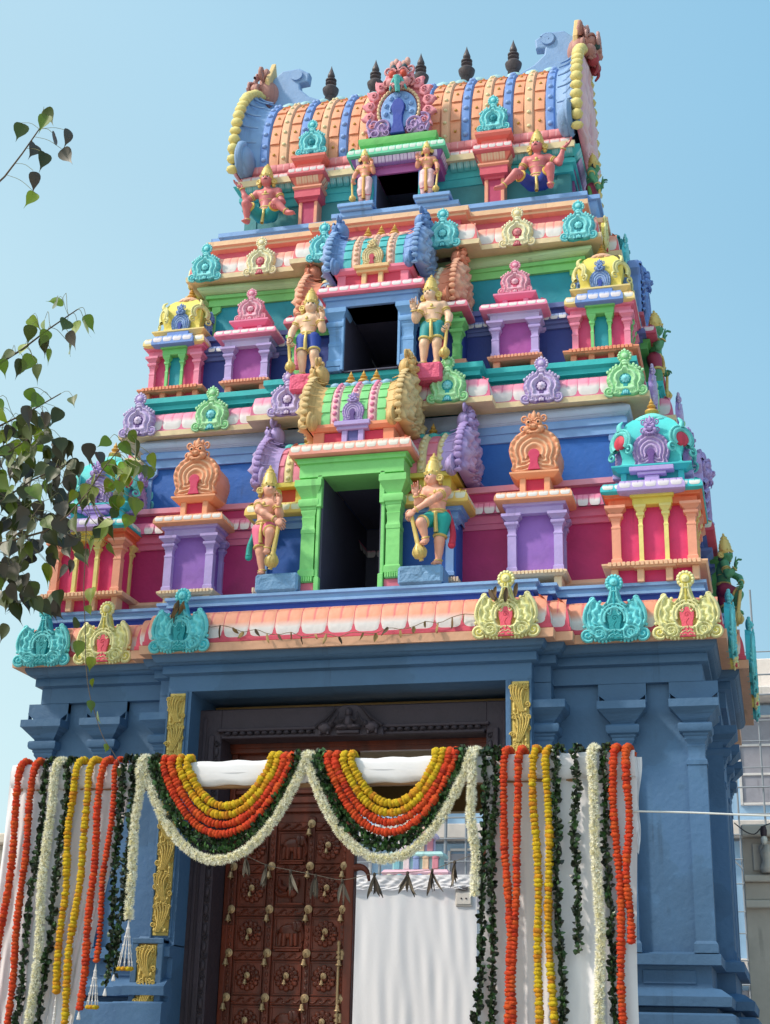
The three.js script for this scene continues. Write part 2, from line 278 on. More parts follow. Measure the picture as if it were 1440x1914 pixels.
    mk('boss', [sph(0, 0.82, 0.12, 0.19, 1, 1, 0.5, 14), sph(0, 0.82, 0.2, 0.09, 1, 1, 0.6, 10), ...[0, 1, 2, 3, 4, 5, 6, 7, 8].map((k) => sph(0.17 * Math.cos(k * 0.698), 0.82 + 0.17 * Math.sin(k * 0.698), 0.13, 0.05, 1, 1, 0.8, 6)), sph(-0.08, 0.12, 0.17, 0.06, 0.8, 1.6, 0.6, 6), sph(0.08, 0.12, 0.17, 0.06, 0.8, 1.6, 0.6, 6), sph(0, 0.14, 0.18, 0.06, 0.8, 1.8, 0.6, 6)], paint(bossHex ?? pale), g);
  }
  nasiCache.set(key, g); return g;
}
function putNasi(parent, proto, x, y, z, hw, hy = hw, ry = 0, name = 'horseshoe_crest', dz = hw) {
  const g = proto.clone(); g.name = name; g.position.set(x, y, z); g.rotation.y = ry; g.scale.set(hw, hy, dz); parent.add(g); return g;
}
// horseshoe gable: 1 = half width, height about 1.9, a keyhole in the middle; for little dome and panjara gables
function gableGeo(deep, pale, h = 1.75) {
  const half = [[0, 0], [0.5, 0], [0.8, 0.02], [0.92, 0.12], [0.84, 0.34], [0.95, 0.62], [1, 0.9], [0.93, 1.2], [0.72, 1.46], [0.45, h * 0.93], [0.2, h], [0, h]];
  return polarRelief(half, 0.72, 0.2, (th, t) => {
    const low = th > 2.2, edge = sst(1, 0.94, t);
    const rings = (Math.exp(-Math.pow((t - 0.93) / 0.06, 2)) * ridge(th * 24, 0.5) * 0.5 + Math.exp(-Math.pow((t - 0.72) / 0.05, 2)) * 0.55 + Math.exp(-Math.pow((t - 0.52) / 0.05, 2)) * 0.6 + Math.exp(-Math.pow((t - 0.34) / 0.06, 2)) * 0.5) * (low ? 0.3 : 1);
    return (0.22 + rings + (low ? 0.4 * ridge(t * 22 + th * 9) * sst(0.3, 0.5, t) : 0)) * edge;
  }, { deep, pale, back: 0.2, nA: 112, nT: 22 });
}
const keyhole = (s = 1) => prism([[-0.24 * s, 0.03], [0.24 * s, 0.03], [0.15 * s, 0.3], [0.16 * s, 0.5], ...circ(0, 0.66, 0.22 * s, 10, -0.5, Math.PI + 0.5), [-0.16 * s, 0.5], [-0.15 * s, 0.3]], 0, 0.1, 0.02);
// a lion mask about 1 wide and 1.1 tall looking along +z
function lionGeo() {
  const b = [sph(0, 0.42, -0.05, 0.42, 1, 0.95, 0.7, 14)];
  for (const s of [-1, 1]) {
    b.push(sph(s * 0.22, 0.55, 0.22, 0.16, 1, 1, 1, 12), taperTube([[s * 0.05, 0.62, 0.32], [s * 0.22, 0.76, 0.3], [s * 0.42, 0.62, 0.18]], 0.05, 0.035, 8, 6), sph(s * 0.3, 0.26, 0.2, 0.19, 1, 0.9, 0.9, 10), spiral(s * 0.46, 0.34, 0.08, 0.17, 1.2, s > 0 ? -1.6 : Math.PI + 1.6, s > 0 ? 1 : -1, 0.06), spiral(s * 0.42, 0.86, 0.02, 0.17, 1.2, s > 0 ? -1.6 : Math.PI + 1.6, s > 0 ? 1 : -1, 0.06), sph(s * 0.1, 0.36, 0.42, 0.07, 1, 0.8, 0.9, 8), taperTube([[s * 0.16, 0.1, 0.3], [s * 0.17, -0.02, 0.33], [s * 0.14, -0.1, 0.3]], 0.04, 0.008, 6, 5));
    b.push(sph(s * 0.2, 0.98, 0, 0.12, 0.8, 1.4, 0.8, 8), sph(s * 0.2, 0.12, 0.28, 0.12, 1.1, 0.7, 0.9, 8));
  }
  b.push(sph(0, 0.34, 0.3, 0.17, 1.1, 0.8, 1, 12), sph(0, 0.86, 0.1, 0.17, 0.9, 1.6, 0.8, 10), sph(0, 1.1, 0.04, 0.09, 0.8, 1.6, 0.8, 8), tube([[-0.34, 0.1, 0.18], [-0.15, 0.06, 0.34], [0.15, 0.06, 0.34], [0.34, 0.1, 0.18]], 0.05, 12, 6));
  return join(b);
}
const lionEyes = () => join([-1, 1].flatMap((s) => [sph(s * 0.22, 0.55, 0.345, 0.07, 1, 1, 0.6, 8)]));

// lotus petals of a cornice, one mesh each, laid along the sides of a plan that can be seen
const petalCache = new Map();
function petalGeo(prof, w, top, low, vein, mid0 = 0.6) {
  const key = JSON.stringify([prof, w.toFixed(2), top, low]); if (petalCache.has(key)) return petalCache.get(key);
  const nU = 14, nV = 10, pos = [], col = [], idx = [], ct = chalk(top), cl = chalk(low).multiplyScalar(0.86), cv = chalk(vein);
  const H = prof[0][1] - prof[prof.length - 1][1];
  for (let j = 0; j <= nV; j++) for (let i = 0; i <= nU; i++) {
    const u = i / nU * 2 - 1, t = j / nV, tt = t * (1 - 0.22 * (1 - Math.sqrt(Math.max(0, 1 - Math.pow(Math.abs(u), 5))))), f = tt * (prof.length - 1), k = Math.min(prof.length - 2, Math.floor(f)), q = f - k;
    const o = lerp(prof[k][0], prof[k + 1][0], q), y = lerp(prof[k][1], prof[k + 1][1], q), bul = Math.min(0.005, w * 0.03) * (1 - Math.pow(Math.abs(u), 8)) * (1 - Math.pow(t, 12)) * (Math.abs(u) < 0.01 && t < 0.6 ? 0.3 : 1) + 0.001;
    pos.push(u * w * (w < 0.13 ? 0.45 : 0.487), y, o + bul);
    const g = sst(mid0 - 0.1, mid0 + 0.1, tt), c = new THREE.Color().lerpColors(ct, cl, g); if (Math.abs(u) < 0.01 && t > 0.08 && t < 0.7) c.lerp(cv, 0.75);
    col.push(c.r, c.g, c.b);
  }
  for (let j = 0; j < nV; j++) for (let i = 0; i < nU; i++) { const a = j * (nU + 1) + i; idx.push(a, a + nU + 1, a + 1, a + 1, a + nU + 1, a + nU + 2); }
  const g = new THREE.BufferGeometry(); g.setAttribute('position', new THREE.Float32BufferAttribute(pos, 3)); g.setAttribute('color', new THREE.Float32BufferAttribute(col, 3)); g.setIndex(idx); g.computeVertexNormals();
  const o = boxUV(prep(g)); petalCache.set(key, o); return o;
}
function petalRow(parent, plan, prof, pitch, top, low, vein, o = {}) {      // prof bottom to top as for mould
  const down = [...prof].reverse(), om = down[down.length - 1][0] * 0.85, nn = planNormals(plan), off = offset(plan, om), N = plan.length;
  for (let i = 0; i < N; i++) {
    const [nx, nz] = nn[i]; if (nz < -0.5 || (nx < -0.5 && !o.left) || (o.front && nz < 0.5)) continue;
    const a = off[i], b = off[(i + 1) % N], L = Math.hypot(b[0] - a[0], b[1] - a[1]); if (L < 0.07) continue;
    const n = Math.max(1, Math.round(L / pitch)), w = L / n;
    for (let k = 0; k < n; k++) {
      const f = (k + 0.5) / n, x = lerp(a[0], b[0], f) - nx * om, z = lerp(a[1], b[1], f) - nz * om;
      if (o.skip && o.skip(x, z)) continue;
      const m = mesh('petal', petalGeo(down, w, top, low, vein, o.mid), vcMat, parent); m.position.set(x, 0, z); m.rotation.y = Math.atan2(nx, nz);
    }
  }
}
const CAP = [[1, 0], [1.1, 0], [1.1, 0.07], [0.95, 0.09], [0.84, 0.15], [0.94, 0.26], [1.05, 0.3], [0.9, 0.31], [1, 0.36], [1.2, 0.4], [1.2, 0.44], [1.35, 0.46], [1.35, 0.49], [1.7, 0.51], [1.82, 0.55], [1.82, 0.62], [1.7, 0.645], [1.25, 0.66], [1.3, 0.68], [2.5, 0.86], [2.65, 0.875], [2.65, 1]];
function pillarGeo(x, z, w, y0, y1, capH, spread = 1) {
  const f = (k) => w * (1 + (k - 1) * spread), plan = rect(x - 0.0005, x + 0.0005, z - 0.0005, z + 0.0005);
  const p = [[w * 1.22, y0], [w * 1.22, y0 + w * 0.9], [w, y0 + w * 1.2], ...CAP.map(([k, t]) => [f(k), y1 - capH + t * capH])];
  return solid(plan, p, 0.5);
}
const dentils = (x0, x1, y0, y1, z, n) => { const g = []; for (let i = 0; i < n; i++) { const a = lerp(x0, x1, (i + 0.12) / n), b = lerp(x0, x1, (i + 0.88) / n); g.push(bx(a, b, y0, y1, z - 0.01, z + 0.008, 0.003)); } return g; };
function finialGeo(h, n = 16) { return lathe([[0, 0], [0.3, 0], [0.34, 0.03], [0.2, 0.07], [0.16, 0.1], [0.3, 0.17], [0.36, 0.27], [0.32, 0.36], [0.15, 0.42], [0.12, 0.46], [0.2, 0.5], [0.23, 0.56], [0.18, 0.62], [0.09, 0.66], [0.12, 0.7], [0.13, 0.75], [0.06, 0.85], [0.02, 0.96], [0, 1]].map(([r, y]) => [r * h * 0.9, y * h]), n); }

// barrel roofs lie along x; profile in (dz, y), front foot to back foot
function barrelProf(a, y0, y1, n = 26) {
  return Array.from({ length: n + 1 }, (_, i) => { const t = i / n * 2 - 1, ang = (1 - Math.abs(t)) * 100 * D2R - 10 * D2R, s = Math.sign(-t) || 1, c = Math.cos(ang), pinch = 1 - 0.12 * Math.pow(1 - Math.abs(t), 3); return [Math.abs(t) < 1e-6 ? 0 : s * a * Math.max(0, c) * pinch, y0 + (y1 - y0) * (Math.sin(ang) + 0.1736) / 1.1736]; });
}
function stripGeo(x0, x1, prof, zc, out, nU = 6, steps = null) {           // out(u, t): height above the barrel
  const pos = [], idx = [], n = prof.length, rows = steps ?? Array.from({ length: n }, (_, i) => i / (n - 1));
  const at = (t) => { const f = clamp(t) * (n - 1), k = Math.min(n - 2, Math.floor(f)), q = f - k, z = lerp(prof[k][0], prof[k + 1][0], q), y = lerp(prof[k][1], prof[k + 1][1], q), dz = prof[k + 1][0] - prof[k][0], dy = prof[k + 1][1] - prof[k][1], l = Math.hypot(dz, dy); return [z, y, dy / l, -dz / l]; };
  rows.forEach((t) => { const [z, y, nz, ny] = at(Math.abs(t)); for (let i = 0; i <= nU; i++) { const u = i / nU, o = out(u, t); pos.push(lerp(x0, x1, u), y + ny * o, zc + z + nz * o); } });
  for (let j = 0; j + 1 < rows.length; j++) for (let i = 0; i < nU; i++) { const a = j * (nU + 1) + i; idx.push(a, a + 1, a + nU + 1, a + 1, a + nU + 2, a + nU + 1); }
  const g = new THREE.BufferGeometry(); g.setAttribute('position', new THREE.Float32BufferAttribute(pos, 3)); g.setIndex(idx);
  return toCreasedNormals(g, 0.9);
}
const profAt = (prof, t, o = 0) => { const n = prof.length, f = clamp(t) * (n - 1), k = Math.min(n - 2, Math.floor(f)), q = f - k, dz = prof[k + 1][0] - prof[k][0], dy = prof[k + 1][1] - prof[k][1], l = Math.hypot(dz, dy); return [lerp(prof[k][0], prof[k + 1][0], q) + dy / l * o, lerp(prof[k][1], prof[k + 1][1], q) - dz / l * o]; };
const flatTop = (u) => 1 - Math.pow(Math.abs(2 * u - 1), 8);
// flared horseshoe end of a barrel roof; local x looks outward from the roof, z runs across it
function fanEnd(parent, name, X, zc, dir, prof, o) {
  const g = grp(name, parent, X, 0, zc, dir > 0 ? 0 : Math.PI), n = prof.length, y0 = prof[0][1], y1 = Math.max(...prof.map((p) => p[1])), ym = lerp(y0, y1, 0.3), len = o.len, fl = o.flare, a = Math.max(...prof.map((p) => p[0]));
  const ring = (k, x) => prof.map(([z, y]) => [x, ym + (y - ym) * k, z * k]);
  const ks = [[1.0, -0.02], [1.02, len * 0.25], [1.06, len * 0.55], [1.14, len * 0.85], [1 + fl, len], [1 + fl, len * 1.25]];
  const pos = [], idx = [], rings = ks.map(([k, x]) => ring(k, x));
  rings.forEach((r) => r.forEach((p) => pos.push(...p)));
  for (let j = 0; j + 1 < rings.length; j++) for (let i = 0; i + 1 < n; i++) { const q = j * n + i; idx.push(q, q + n, q + 1, q + 1, q + n, q + n + 1); }
  const f = new THREE.BufferGeometry(); f.setAttribute('position', new THREE.Float32BufferAttribute(pos, 3)); f.setIndex(idx); f.computeVertexNormals();
  const bodyG = [f], rim = [];
  for (let i = 0; i < n; i++) { const [, y, z] = ring(1 + fl + 0.03, 0)[i]; const [cy, cz] = [y - ym, z], l = Math.hypot(cy, cz); { const rs = 0.8 + 0.35 * Math.abs(Math.sin(i * 2.3)); rim.push(xf(new THREE.SphereGeometry(1, 8, 6), M(len * 1.12, y, z, Math.atan2(cz, cy) + 0.35 * Math.sign(cz || 1), 0, 0, len * 0.3, a * (o.bead ?? 0.04) * rs, a * 0.085 * rs))); } if (i % 2) bodyG.push(taperTube([[len * 0.9, ym + cy * 0.95, cz * 0.95], [len * 0.6, ym + cy * 0.9, cz * 0.9], [len * 0.2, ym + cy * 0.87, cz * 0.87]], a * 0.022, a * 0.012, 5, 5)); }
  for (const s of [-1, 1]) { const [, y, z] = ring(1 + fl * 0.6, 0)[s > 0 ? 0 : n - 1]; const q = spiral(0, 0, 0, a * 0.3, 1.5, 1.2, s, a * 0.075); q.rotateY(Math.PI / 2); q.translate(len * 0.7, y + a * 0.12, z - s * a * 0.02); bodyG.push(q, xf(new THREE.SphereGeometry(a * 0.27, 12, 8), M(len * 0.6, y + a * 0.12, z, 0, 0, 0, len / a * 1.5, 1, 1))); }
  mk('flare', bodyG, o.body, g); mk('rim_leaves', rim, o.rim ?? o.body, g);
  // gable face
  const half = prof.slice(0, Math.ceil(n / 2)).map(([z, y]) => [z * (1 + fl), ym + (y - ym) * (1 + fl)]); half[half.length - 1][0] = 0;
  const poly = [[0, half[0][1] - 0.001], ...half];
  const face = polarRelief(poly, ym, len * (o.relief ?? 0.8), (th, t) => (0.35 + 0.5 * Math.exp(-Math.pow((t - 0.8) / 0.08, 2)) * ridge(th * 20, 0.6) + 0.45 * Math.exp(-Math.pow((t - 0.55) / 0.07, 2)) + 0.5 * Math.exp(-Math.pow((t - 0.35) / 0.06, 2)) + 0.3 * ridge(th * 9 + t * 14)) * sst(1, 0.94, t), { deep: o.deep, pale: o.pale, back: 0.01, nA: 72, nT: 16 });
  face.rotateY(Math.PI / 2); face.translate(len * 1.12, 0, 0); mk('gable_face', face, vcMat, g);
  const kh = keyhole(1); kh.scale(a * 0.95, (ym - y0) * 1.8, len * 3 * (o.relief ?? 1)); kh.rotateY(Math.PI / 2); kh.translate(len * 1.2, y0 + (ym - y0) * 0.1, 0); mk('niche_panel', kh, o.core, g);
  const lg = lionGeo(); const ls = o.head ?? a * 0.75; lg.scale(ls, ls, ls); lg.rotateY(Math.PI / 2); lg.translate(len * 1.0, ym + (y1 - ym) * (1 + fl) - ls * 0.22, 0); mk('lion_mask', lg, o.lion ?? o.body, g);
  if (o.fin) { // scroll crest on the ridge behind the mask
    const yT = ym + (y1 - ym) * (1 + fl), h = o.fin, pts = [[-len * 3.6, y1 - 0.03], [len * 0.8, y1 - 0.02], [len * 0.9, yT + h * 0.62], [len * 0.2, yT + h * 0.98], [-len * 0.7, yT + h], [-len * 1.25, yT + h * 0.8], [-len * 1.2, yT + h * 0.52], [-len * 0.75, yT + h * 0.5], [-len * 0.8, yT + h * 0.3], [-len * 1.3, yT + h * 0.02], [-len * 2.2, y1 + h * 0.25]];
    mk('ridge_crest', [prism(pts, -a * 0.09, a * 0.09, a * 0.03), spiral(-len * 0.6, yT + h * 0.74, a * 0.09, h * 0.2, 1.6, 2.6, -1, h * 0.06), xf(new THREE.CylinderGeometry(h * 0.17, h * 0.17, a * 0.26, 18), M(-len * 0.6, yT + h * 0.74, 0, Math.PI / 2))], o.finMat ?? o.body, g);
  }
  return g;
}
// leaf shapes for flame crests
const leafPrism = (w, h, d) => prism([[0, 0], [w * 0.5, h * 0.22], [w * 0.42, h * 0.6], [w * 0.12, h * 0.85], [w * 0.1, h], [-w * 0.15, h * 0.9], [-w * 0.46, h * 0.58], [-w * 0.5, h * 0.2]], 0, d, d * 0.3);
// ---------------------------------------------------------------- ground
{
  const g = new THREE.PlaneGeometry(1600, 1600); g.rotateX(-Math.PI / 2);
  struct(mk('ground', g, paint('#b3aba0', { rough: 0.95 }), scene));
}
// ---------------------------------------------------------------- the tower
const tower = tag(grp('temple_tower', scene), 'tall stepped temple gateway tower painted in many pastel colours over a blue ground storey', 'temple tower');
const T = (n, g, m) => mk(n, g, m, tower);
const C = {
  blue: paint('#466c95', { map: 'wall', bump: 0.004 }), tan: paint('#d6a386'), red: paint('#d04c66'), coral: paint('#dd6f79'), ledge: paint('#84ace0'), royal: paint('#2a4cae'), crimson: paint('#b4246a'), pinkLip: paint('#d2688e'), pinkBase: paint('#d56690'),
  cobalt: paint('#1962bc'), sky: paint('#7ca3dc'), paleRoll: paint('#b4c3e2'), cream: paint('#e8d2ab'), teal: paint('#27b6bc'), tealD: paint('#128c94'), navy: paint('#2c3f92'), slate: paint('#5a68a6'), slateP: paint('#9aaedb'),
  tealW: paint('#0c93a8'), green: paint('#80d27c'), greenP: paint('#b8dcab'), peach: paint('#efbf9b'), rose: paint('#d7687c'), griva: paint('#3b8990'), tealL: paint('#3cb4bc'), creamS: paint('#e5d2aa'), pinkK: paint('#de7f8a'),
  salmon: paint('#ee9d83'), hot: paint('#da3272'), yel: paint('#e4d583'), cyan: paint('#38bcc8'), cyanL: paint('#62d3dc'), purple: paint('#8e60ba'), lilac: paint('#b49fdc'), lilacL: paint('#c6b6e4'), orange: paint('#f0a47e'), magenta: paint('#a0479e'),
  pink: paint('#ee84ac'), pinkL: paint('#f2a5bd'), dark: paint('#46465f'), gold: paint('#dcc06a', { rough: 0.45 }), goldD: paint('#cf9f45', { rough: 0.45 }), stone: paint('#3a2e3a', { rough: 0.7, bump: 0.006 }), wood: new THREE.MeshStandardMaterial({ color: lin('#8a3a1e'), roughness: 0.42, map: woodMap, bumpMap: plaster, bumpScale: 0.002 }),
  brass: paint('#b99a74', { rough: 0.4, metal: 0.45 }), mint: paint('#7fd4b0'), stoneBlue: paint('#6f9ccb', { bump: 0.02 }), stonePink: paint('#e0567f', { bump: 0.02 }), yelD: paint('#e2cf62'), blueN: paint('#6d90d6'),
};
// ground storey: two blocks beside the passage
const blockR = [[1.4, 0.27, 2], [1.62, 0.27], [1.62, 0.13], [1.76, 0.13], [1.76, -0.06], [2.95, -0.06], [2.95, -1.05], [3.1, -1.05], [3.1, -3.05], [2.95, -3.05], [2.95, -4.04], [1.4, -4.04, 2]];
const mirrorPlan = (p) => p.map(([x, z, k]) => [-x, z, k]).reverse();
const plinth = [[0.35, 0], [0.35, 0.35], [0.28, 0.4], [0.28, 0.9], [0.2, 0.95], [0.2, 1.3], [0.17, 1.35], [0.17, 1.83], [0.14, 1.845], [0.03, 1.85], [0.03, 1.885], [0.14, 1.895], [0.15, 1.965], [0.07, 2.02], [0.0, 2.035], [0, 2.195], [0.08, 2.2], [0.08, 2.28], [0, 2.3]];
for (const p of [blockR, mirrorPlan(blockR)]) { T('wall', mould(p, [[0, 2.29], [0, 4.45]]), C.blue); T('plinth', mould(p, plinth, 0.4), C.blue); }
for (const s of [-1, 1]) for (const [a, b] of [[1.8, 2.2], [2.42, 2.83]]) T('plinth_panel', bx(s * a, s * b, 2.06, 2.165, -0.07, -0.05), C.blue);
for (const s of [-1, 1]) for (const x of [1.69, 2.335, 2.92]) {
  const z = x === 1.69 ? 0.05 : -0.075;
  T('pilaster', pillarGeo(s * x, z, 0.075, 2.29, 4.275, 0.52), C.blue);
  if (x > 2) { T('bracket', prism([[-0.2, 4.445], [-0.2, 4.36], [-0.105, 4.283], [0.105, 4.283], [0.2, 4.36], [0.2, 4.445]].map(([a, b]) => [a + s * x, b]), -0.07, -0.004, 0.004), C.blue); const e = []; for (const k of [-1, 1]) e.push(bx(s * x + k * 0.105, s * x + k * 0.2, 4.275, 4.287, -0.07, -0.003, 0.002), prism([[k * 0.105, 4.285], [k * 0.118, 4.285], [k * 0.2, 4.352], [k * 0.2, 4.364]].sort(() => 0).map(([a, b]) => [a + s * x, b]), -0.06, -0.001, 0.001), bx(s * x + k * 0.19, s * x + k * 0.2, 4.285, 4.445, -0.065, -0.005, 0.002)); for (const q of [0, 3]) T('bracket_edge', e.slice(q, q + 3), C.blue); }
}
for (const z of [-0.35, -1.18, -2.05, -2.92]) T('pilaster', pillarGeo(z < -0.5 ? 3.03 : 2.9, z, 0.075, 2.29, 4.275, 0.52), C.blue);
// entablature and lowest cornice
const P0 = stepPlan(3.0, 0, [[1.76, 0.13], [1.62, 0.27]], [[1.0, 0.15]]);
T('frieze', [mould(P0, [[-0.06, 4.44], [0, 4.445], [0, 4.585]]), cap(P0, -0.06, 4.44, false)], C.blue);
T('cornice_moulding', mould(P0, [[0, 4.585], [0.05, 4.6], [0.05, 4.665], [0.045, 4.672], ...Array.from({ length: 8 }, (_, i) => { const a = i / 7 * Math.PI / 2; return [0.05 + 0.085 * Math.sin(a), 4.672 + 0.1 * (1 - Math.cos(a))]; }), [0.12, 4.79]]), C.blue);
const fillet0 = T('cornice_fillet', mould(P0, [[-0.05, 4.79], [0.215, 4.745], [0.22, 4.82], [0.19, 4.826]]), C.tan);
const kap0 = softProf(0.19, 4.868, 0.08, 5.135);
const corn0 = grp('petal_cornice', tower);
mk('cornice_bed', mould(P0, [[0.19, 4.824], [0.2, 4.83], [0.2, 4.862], ...kap0]), C.red, corn0);
petalRow(corn0, P0, kap0, 0.24, '#ee9b80', '#ebe3e6', '#d04c66', { mid: 0.7 });
T('band', mould(P0, [[0.09, 5.13], [0.025, 5.133], [0.025, 5.205]]), C.royal);
T('ledge', [mould(P0, [[0.02, 5.2], [0.06, 5.203], [0.06, 5.226], [0.045, 5.234], [0.05, 5.262], [0.075, 5.27], [0.075, 5.296], [0.06, 5.3]], 0.4), cap(P0, 0.06, 5.3)], C.ledge);
const nCy = nasi('A', '#2db4c6', '#74dbe6', '#0b8f9a'), nYe = nasi('A', '#ddd065', '#f2ecb0', '#e4566c');
const base = [[-2.91, 0], [-2.3, 1], [-1.45, 0], [1.45, 1], [2.32, 0], [2.91, 1]];
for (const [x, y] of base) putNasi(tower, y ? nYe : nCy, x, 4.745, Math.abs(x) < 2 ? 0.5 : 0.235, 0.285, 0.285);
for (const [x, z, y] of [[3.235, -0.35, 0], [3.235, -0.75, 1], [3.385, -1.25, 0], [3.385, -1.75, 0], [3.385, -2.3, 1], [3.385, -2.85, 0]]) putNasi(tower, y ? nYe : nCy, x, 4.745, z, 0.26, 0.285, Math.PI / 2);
// gold foliage strips on the jambs
function foliage(w, y0, y1) { // overlapping acanthus leaves in shallow relief, one swirling out of the other
  const nx = 40, ny = Math.round((y1 - y0) / 0.006), pos = [], idx = [], P = 0.27;
  for (let j = 0; j <= ny; j++) for (let i = 0; i <= nx; i++) {
    const u = i / nx * 2 - 1, y = lerp(y0, y1, j / ny), q = (y - y0) / P, n = Math.floor(q), side = n % 2 ? 1 : -1; let best = 0;
    for (let k = -1; k <= 1; k++) { const m = n - k, sd = m % 2 ? 1 : -1, v = q - m; if (v < 0 || v > 1.75) continue; const uu = u - sd * (0.42 * Math.sin(v * 2.4) - 0.1), f = uu / (0.22 + 0.55 * Math.sin(Math.min(1, v * 0.75) * 1.57)), tip = 1.5 - 0.35 * f * f + 0.12 * Math.cos(f * 9 + sd * v * 2.2), env = sst(0, 0.1, v) * sst(tip, tip - 0.16, v) * sst(1.5, 1.1, Math.abs(f)); best = Math.max(best, env * (0.25 + 0.55 * Math.pow(0.5 + 0.5 * Math.cos(f * 9 + sd * v * 2.2), 0.9) + 0.3 * v / 1.5)); }
    const cu = Math.hypot((u - side * 0.72) * w * 0.5, (q - n - 0.45) * P) / 0.03; best = Math.max(best, cu < 1 ? 0.55 + 0.45 * Math.cos(cu * 9) : 0);
    void side; pos.push(u * w * 0.48, y, (Math.abs(u) > 0.985 || j === 0 || j === ny ? 0 : 0.003 + 0.028 * best));
  }
  for (let j = 0; j < ny; j++) for (let i = 0; i < nx; i++) { const a = j * (nx + 1) + i; idx.push(a, a + 1, a + nx + 1, a + 1, a + nx + 2, a + nx + 1); }
  const g = new THREE.BufferGeometry(); g.setAttribute('position', new THREE.Float32BufferAttribute(pos, 3)); g.setIndex(idx); g.computeVertexNormals();
  const out = [g], nf = Math.round((y1 - y0) / 0.25), h = (y1 - y0) / nf, r = rng(5), cl = (x) => clamp(x, -w * 0.46, w * 0.46);
  for (let i = 0; i < nf; i++) { // fronds with curled tips over the ground relief
    const y = y0 + i * h, m = i % 2 ? -1 : 1;
    for (let k = -2; k <= 2; k++) { const sx = k * w * 0.15; out.push(taperTube([[cl(sx * 0.3 - m * 0.02), y + 0.01, 0.024], [cl(sx * 0.6 + m * 0.012), y + h * 0.35, 0.036], [cl(sx * 1.0 + m * 0.03), y + h * 0.7, 0.042], [cl(sx * 1.3 + m * 0.012), y + h * (1.0 - 0.05 * Math.abs(k)), 0.028]], 0.012, 0.007, 10, 5)); if (k) out.push(spiral(cl(sx * 1.25 + m * 0.01), y + h * (0.98 - 0.06 * Math.abs(k)), 0.032, 0.02, 1.3, r() * 6, Math.sign(k), 0.007)); }
    for (const s of [-1, 1]) out.push(spiral(s * w * 0.4, y + h * (s === m ? 0.5 : 0.28), 0.026, 0.024, 1.4, r() * 6, s, 0.008), sph(s * w * 0.3, y + h * 0.1, 0.026, 0.014, 1, 1.2, 0.8, 7));
  }
  return out;
}
for (const s of [-1, 1]) {
  const p = grp('carved_panel', tower, s * 1.525, 0, 0.272);
  mk('back', bx(-0.075, 0.075, 2.37, 4.43, -0.03, 0.006), C.gold, p); mk('foliage', foliage(0.16, 2.39, 4.41), C.gold, p); mk('frame', [bx(-0.095, -0.076, 2.35, 4.44, -0.01, 0.016), bx(0.076, 0.095, 2.35, 4.44, -0.01, 0.016)], C.blue, p);
  const q = grp('jamb_pedestal', tower, s * 1.585, 0, 0.36);
  mk('block', [bx(-0.14, 0.14, 0, 2.335, -0.2, -0.01), bx(-0.14, -0.085, 0.02, 2.34, -0.02, 0.02), bx(0.085, 0.14, 0.02, 2.34, -0.02, 0.02), bx(-0.14, 0.14, 2.3, 2.345, -0.19, 0.025)], C.blue, q); mk('back', bx(-0.086, 0.086, 0.2, 2.302, -0.02, -0.002), C.goldD, q); mk('foliage', foliage(0.165, 0.22, 2.29), C.gold, q);
}
